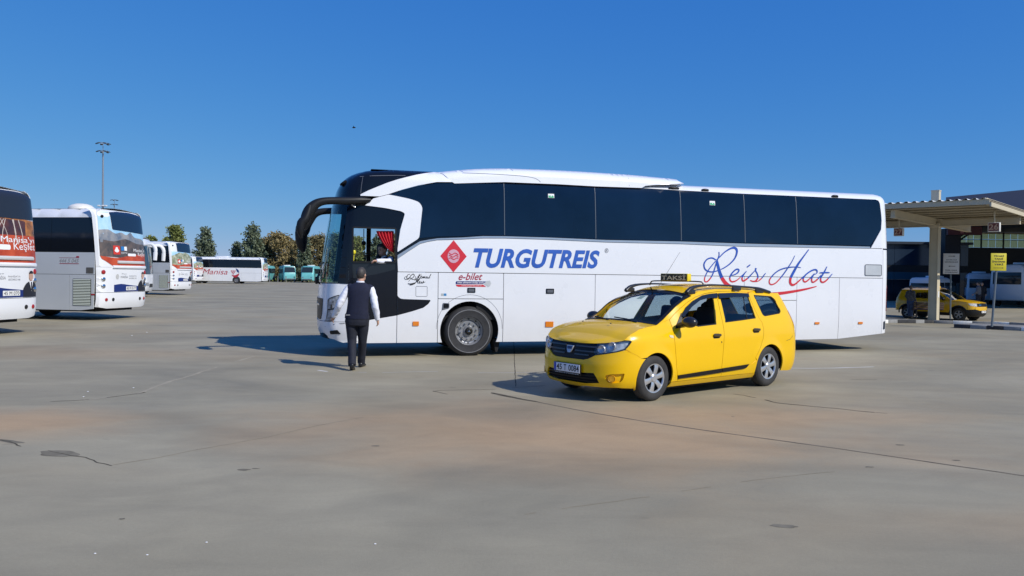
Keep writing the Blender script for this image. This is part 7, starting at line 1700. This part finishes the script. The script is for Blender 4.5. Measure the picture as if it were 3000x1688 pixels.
for sx in (2.45, 3.25):
    b = MB(); b.box((sx, -.37, 1.15), (.14, .48, .6)); b.box((sx, .37, 1.15), (.14, .48, .6)); b.ell((sx + .04, -.37, 1.5), (.05, .12, .09)); b.ell((sx + .04, .37, 1.5), (.05, .12, .09)); b.build('seats', SEATT, suv, bevel=.03)
for sg in (1, -1):
    b = MB(); b.ell((1.55, sg * 1.02, 1.13), (.08, .12, .085), 12, 8); b.tube([(1.55, sg * .88, 1.09), (1.55, sg * 1.0, 1.1)], .03, 6); b.build('door_mirror', PLASTIC, suv)
    b = MB(); b.tube(crv([(2.15, sg * .62, 1.60), (2.3, sg * .62, 1.67), (3.0, sg * .62, 1.69), (3.7, sg * .62, 1.67), (3.85, sg * .62, 1.60)], 3), .022, 8); b.build('roof_rail', SILVER, suv)
    for x in (.84, 3.51): car_wheel(suv, x, -sg * .865, .345, far=(sg < 0), cover=WHB, ns=5)
b = MB(); b.box((2.35, 0, 1.72), (.16, .46, .13)); b.build('taxi_sign', DYEL, suv, bevel=.03)
# ---------------------------------------------------------------- white vans and the terminal
VANW = mat('van_white', (.66, .68, .71), .35, coat=.3)
minibus('white minibus standing in the terminal shade behind the yellow sign', 2950, 52.5, math.radians(38), 6.8, VANW, 'white vans by the terminal', 0)
minibus('small white van beside the white minibus', 2872, 57.0, math.radians(62), 5.2, VANW, 'white vans by the terminal', 0, .80)
minibus('white van half hidden behind the second taxi and the canopy column', 2696, 52.0, math.radians(40), 5.2, VANW, 'white vans by the terminal', -.1, .70)
DG1 = mat('terminal_dark_glass', (.012, .018, .028), .12, spec=.4); DG2 = mat('terminal_blue_glass', (.018, .032, .055), .15, spec=.45, var=.2, scale=.3); ROOFN = mat('terminal_navy_roof', (.012, .022, .065), .4); DKW = mat('terminal_dark_wall', (.012, .013, .017), .6); TEALS = mat('terminal_teal_strip', (.008, .07, .115), .3)
PANE = glass_mat('clerestory_pane', (.95, .80, .48), .6, .3)
_t = PANE.node_tree; _tl = _t.nodes.new('ShaderNodeBsdfTranslucent'); _tl.inputs[0].default_value = (.9, .82, .6, 1); _ms = _t.nodes.new('ShaderNodeMixShader'); _ms.inputs[0].default_value = .35
_old = [n for n in _t.nodes if n.type == 'MIX_SHADER' and n is not _ms][0]; _on = [n for n in _t.nodes if n.type == 'OUTPUT_MATERIAL'][0]
_t.links.new(_old.outputs[0], _ms.inputs[1]); _t.links.new(_tl.outputs[0], _ms.inputs[2]); _t.links.new(_ms.outputs[0], _on.inputs[0])
term = empty('terminal_building', (36, 66, 0)); tag(term, 'dark terminal hall with clerestory panes and navy roof behind the canopy', 'building')
def tz(y, Y=66): return at_depth(2800, y, Y).z
T0 = 35.6 - 36; T1 = 80 - 36
zc0, zc1 = tz(724.5), tz(679)
def skew(x, e, z): return Vector((x + e * .60, e, z))          # the hall's end wall runs back at a slant
def slab(name, x0, x1, z0, z1_, e0, e1, m, zx=0.0):
    b = MB(); b.prism([(x0, z0), (x1, z0), (x1, z1_ + zx * (x1 - x0)), (x0, z1_)], e0, e1, lambda a, z, e: skew(a, e, z)); return b.build(name, m, term)
slab('hall_wall', T0, T1, 0, zc0, 0, 8, DKW)
n = 30; pw = .62
for i in range(n):
    for j in range(2):
        x = T0 + .05 + i * pw; z0 = zc0 + .03 + j * (zc1 - zc0) * .53; z1_ = zc0 + (zc1 - zc0) * (.50 if j == 0 else .98)
        b = MB(); b.box((x + pw / 2, .36, (z0 + z1_) / 2), (pw - .04, .03, z1_ - z0)); b.build('clerestory_pane', PANE, term)
for i in range(0, n, 3): b = MB(); b.box((T0 + .05 + i * pw, .30, (zc0 + zc1) / 2), (.09, .10, zc1 - zc0)); b.build('mullion', DKW, term)
b = MB(); b.box(((T0 + T1) / 2, .31, (zc0 + zc1) / 2 + .02), (T1 - T0, .06, .05)); b.build('transom', DKW, term)
# deep roof carried out over the forecourt, rising to the right
z0_ = max(zc1 + .02, 5.75); slab('navy_roof', T0 + 1.6, T1, z0_, at_depth(2830, 579, 46).z, -20, 3, ROOFN, .11)
for xx in (14, 26, 38): b = MB(); q = skew(xx, -18, 0); b.box((q.x, q.y, z0_ / 2), (.5, .5, z0_)); b.build('roof_column', DKW, term)
for k in range(2):
    b = MB(); c = [at_depth(*z8(*p), 62) - Vector((36, 66, 0)) for p in ([(712, 608), (735, 560), (775, 515), (830, 488)], [(728, 608), (760, 560), (810, 520), (870, 490)])[k]]; b.tube(crv([tuple(p) for p in c], 4), .07, 8); b.build('curved_strut', PLASTIC, term)
b = MB(); c0_, c1_ = at_depth(*z8(672, 470), 61), at_depth(*z8(672, 1000), 61); b.box(((c0_.x + c1_.x) / 2 - 36, -5, 2.85), (1.2, .8, 5.7)); b.build('hall_column', DKW, term)
b = MB(); c = at_depth(*z8(800, 465), 60); b.box((c.x - 36, c.y - 66, c.z), (2.6, .2, .75)); b.build('hall_sign', mat('dim_red_sign', (.10, .012, .02), .5), term)
text_on('hall_sign_number', '1', [Vector((c.x - 36 - .35, c.y - 66.11, c.z - .25)), Vector((c.x - 36 - .1, c.y - 66.11, c.z - .25)), Vector((c.x - 36 - .1, c.y - 66.11, c.z + .25)), Vector((c.x - 36 - .35, c.y - 66.11, c.z + .25))], mat('dim_red_number', (.5, .15, .15), .5), term, bold=.03)
an = empty('terminal_annex', (20, 64, 0)); tag(an, 'low dark blue glass annex between the coach rear and the canopy column', 'building')
za = at_depth(2680, 716, 64).z
X0, X1 = 22 - 20, 37 - 20
for nm, z0, z1_, m, yy in (('upper_glazing', 2.9, za, DG2, 0), ('dark_band', 2.35, 2.9, DKW, .03), ('teal_strip', 1.75, 2.35, TEALS, .0), ('lower_glazing', 0, 1.75, DG1, .04)):
    k = 5
    for i in range(k):
        w_ = (X1 - X0) / k; b = MB(); b.box((X0 + (i + .5) * w_, 4 + yy, (z0 + z1_) / 2), (w_ - .02, 8, z1_ - z0 - .01)); b.build(nm, m, an)
b = MB(); b.box(((X0 + X1) / 2, 4, za + .1), (X1 - X0 + .4, 8.6, .2)); b.build('parapet', mat('parapet_navy', (.02, .03, .045), .5), an)
c = at_depth(*z8(877, 903), 60); b = MB(); b.tube([(c.x - .55, c.y, c.z), (c.x + .55, c.y, c.z)], .05, 8); tl_ = b.build('tube_lamp', mat('lit_tube', (1, 1, 1), .5, emit=(1, 1, 1, 3))); tag(tl_, 'lit white tube lamp in the terminal shade', 'lamp')
b = MB(); b.tube([(c.x - .4, c.y, c.z), (c.x - .4, c.y, c.z + 3.6)], .012, 5); b.build('lamp_wire', PLASTIC); bpy.data.objects['lamp_wire'].parent = tl_
# ---------------------------------------------------------------- a bird far up
c = at_depth(1037, 374, 60); b = MB(); b.ell((c.x, c.y, c.z), (.14, .05, .05), 8, 6); b.add([(c.x - .05, c.y, c.z), (c.x + .08, c.y, c.z), (c.x + .0, c.y + .3, c.z + .12)], [(0, 1, 2)]); b.add([(c.x - .05, c.y, c.z), (c.x + .08, c.y, c.z), (c.x + .0, c.y - .3, c.z + .10)], [(0, 1, 2)])
tag(b.build('bird', mat('bird_dark', (.02, .02, .025), .8)), 'small dark bird flying high above the coach', 'bird')
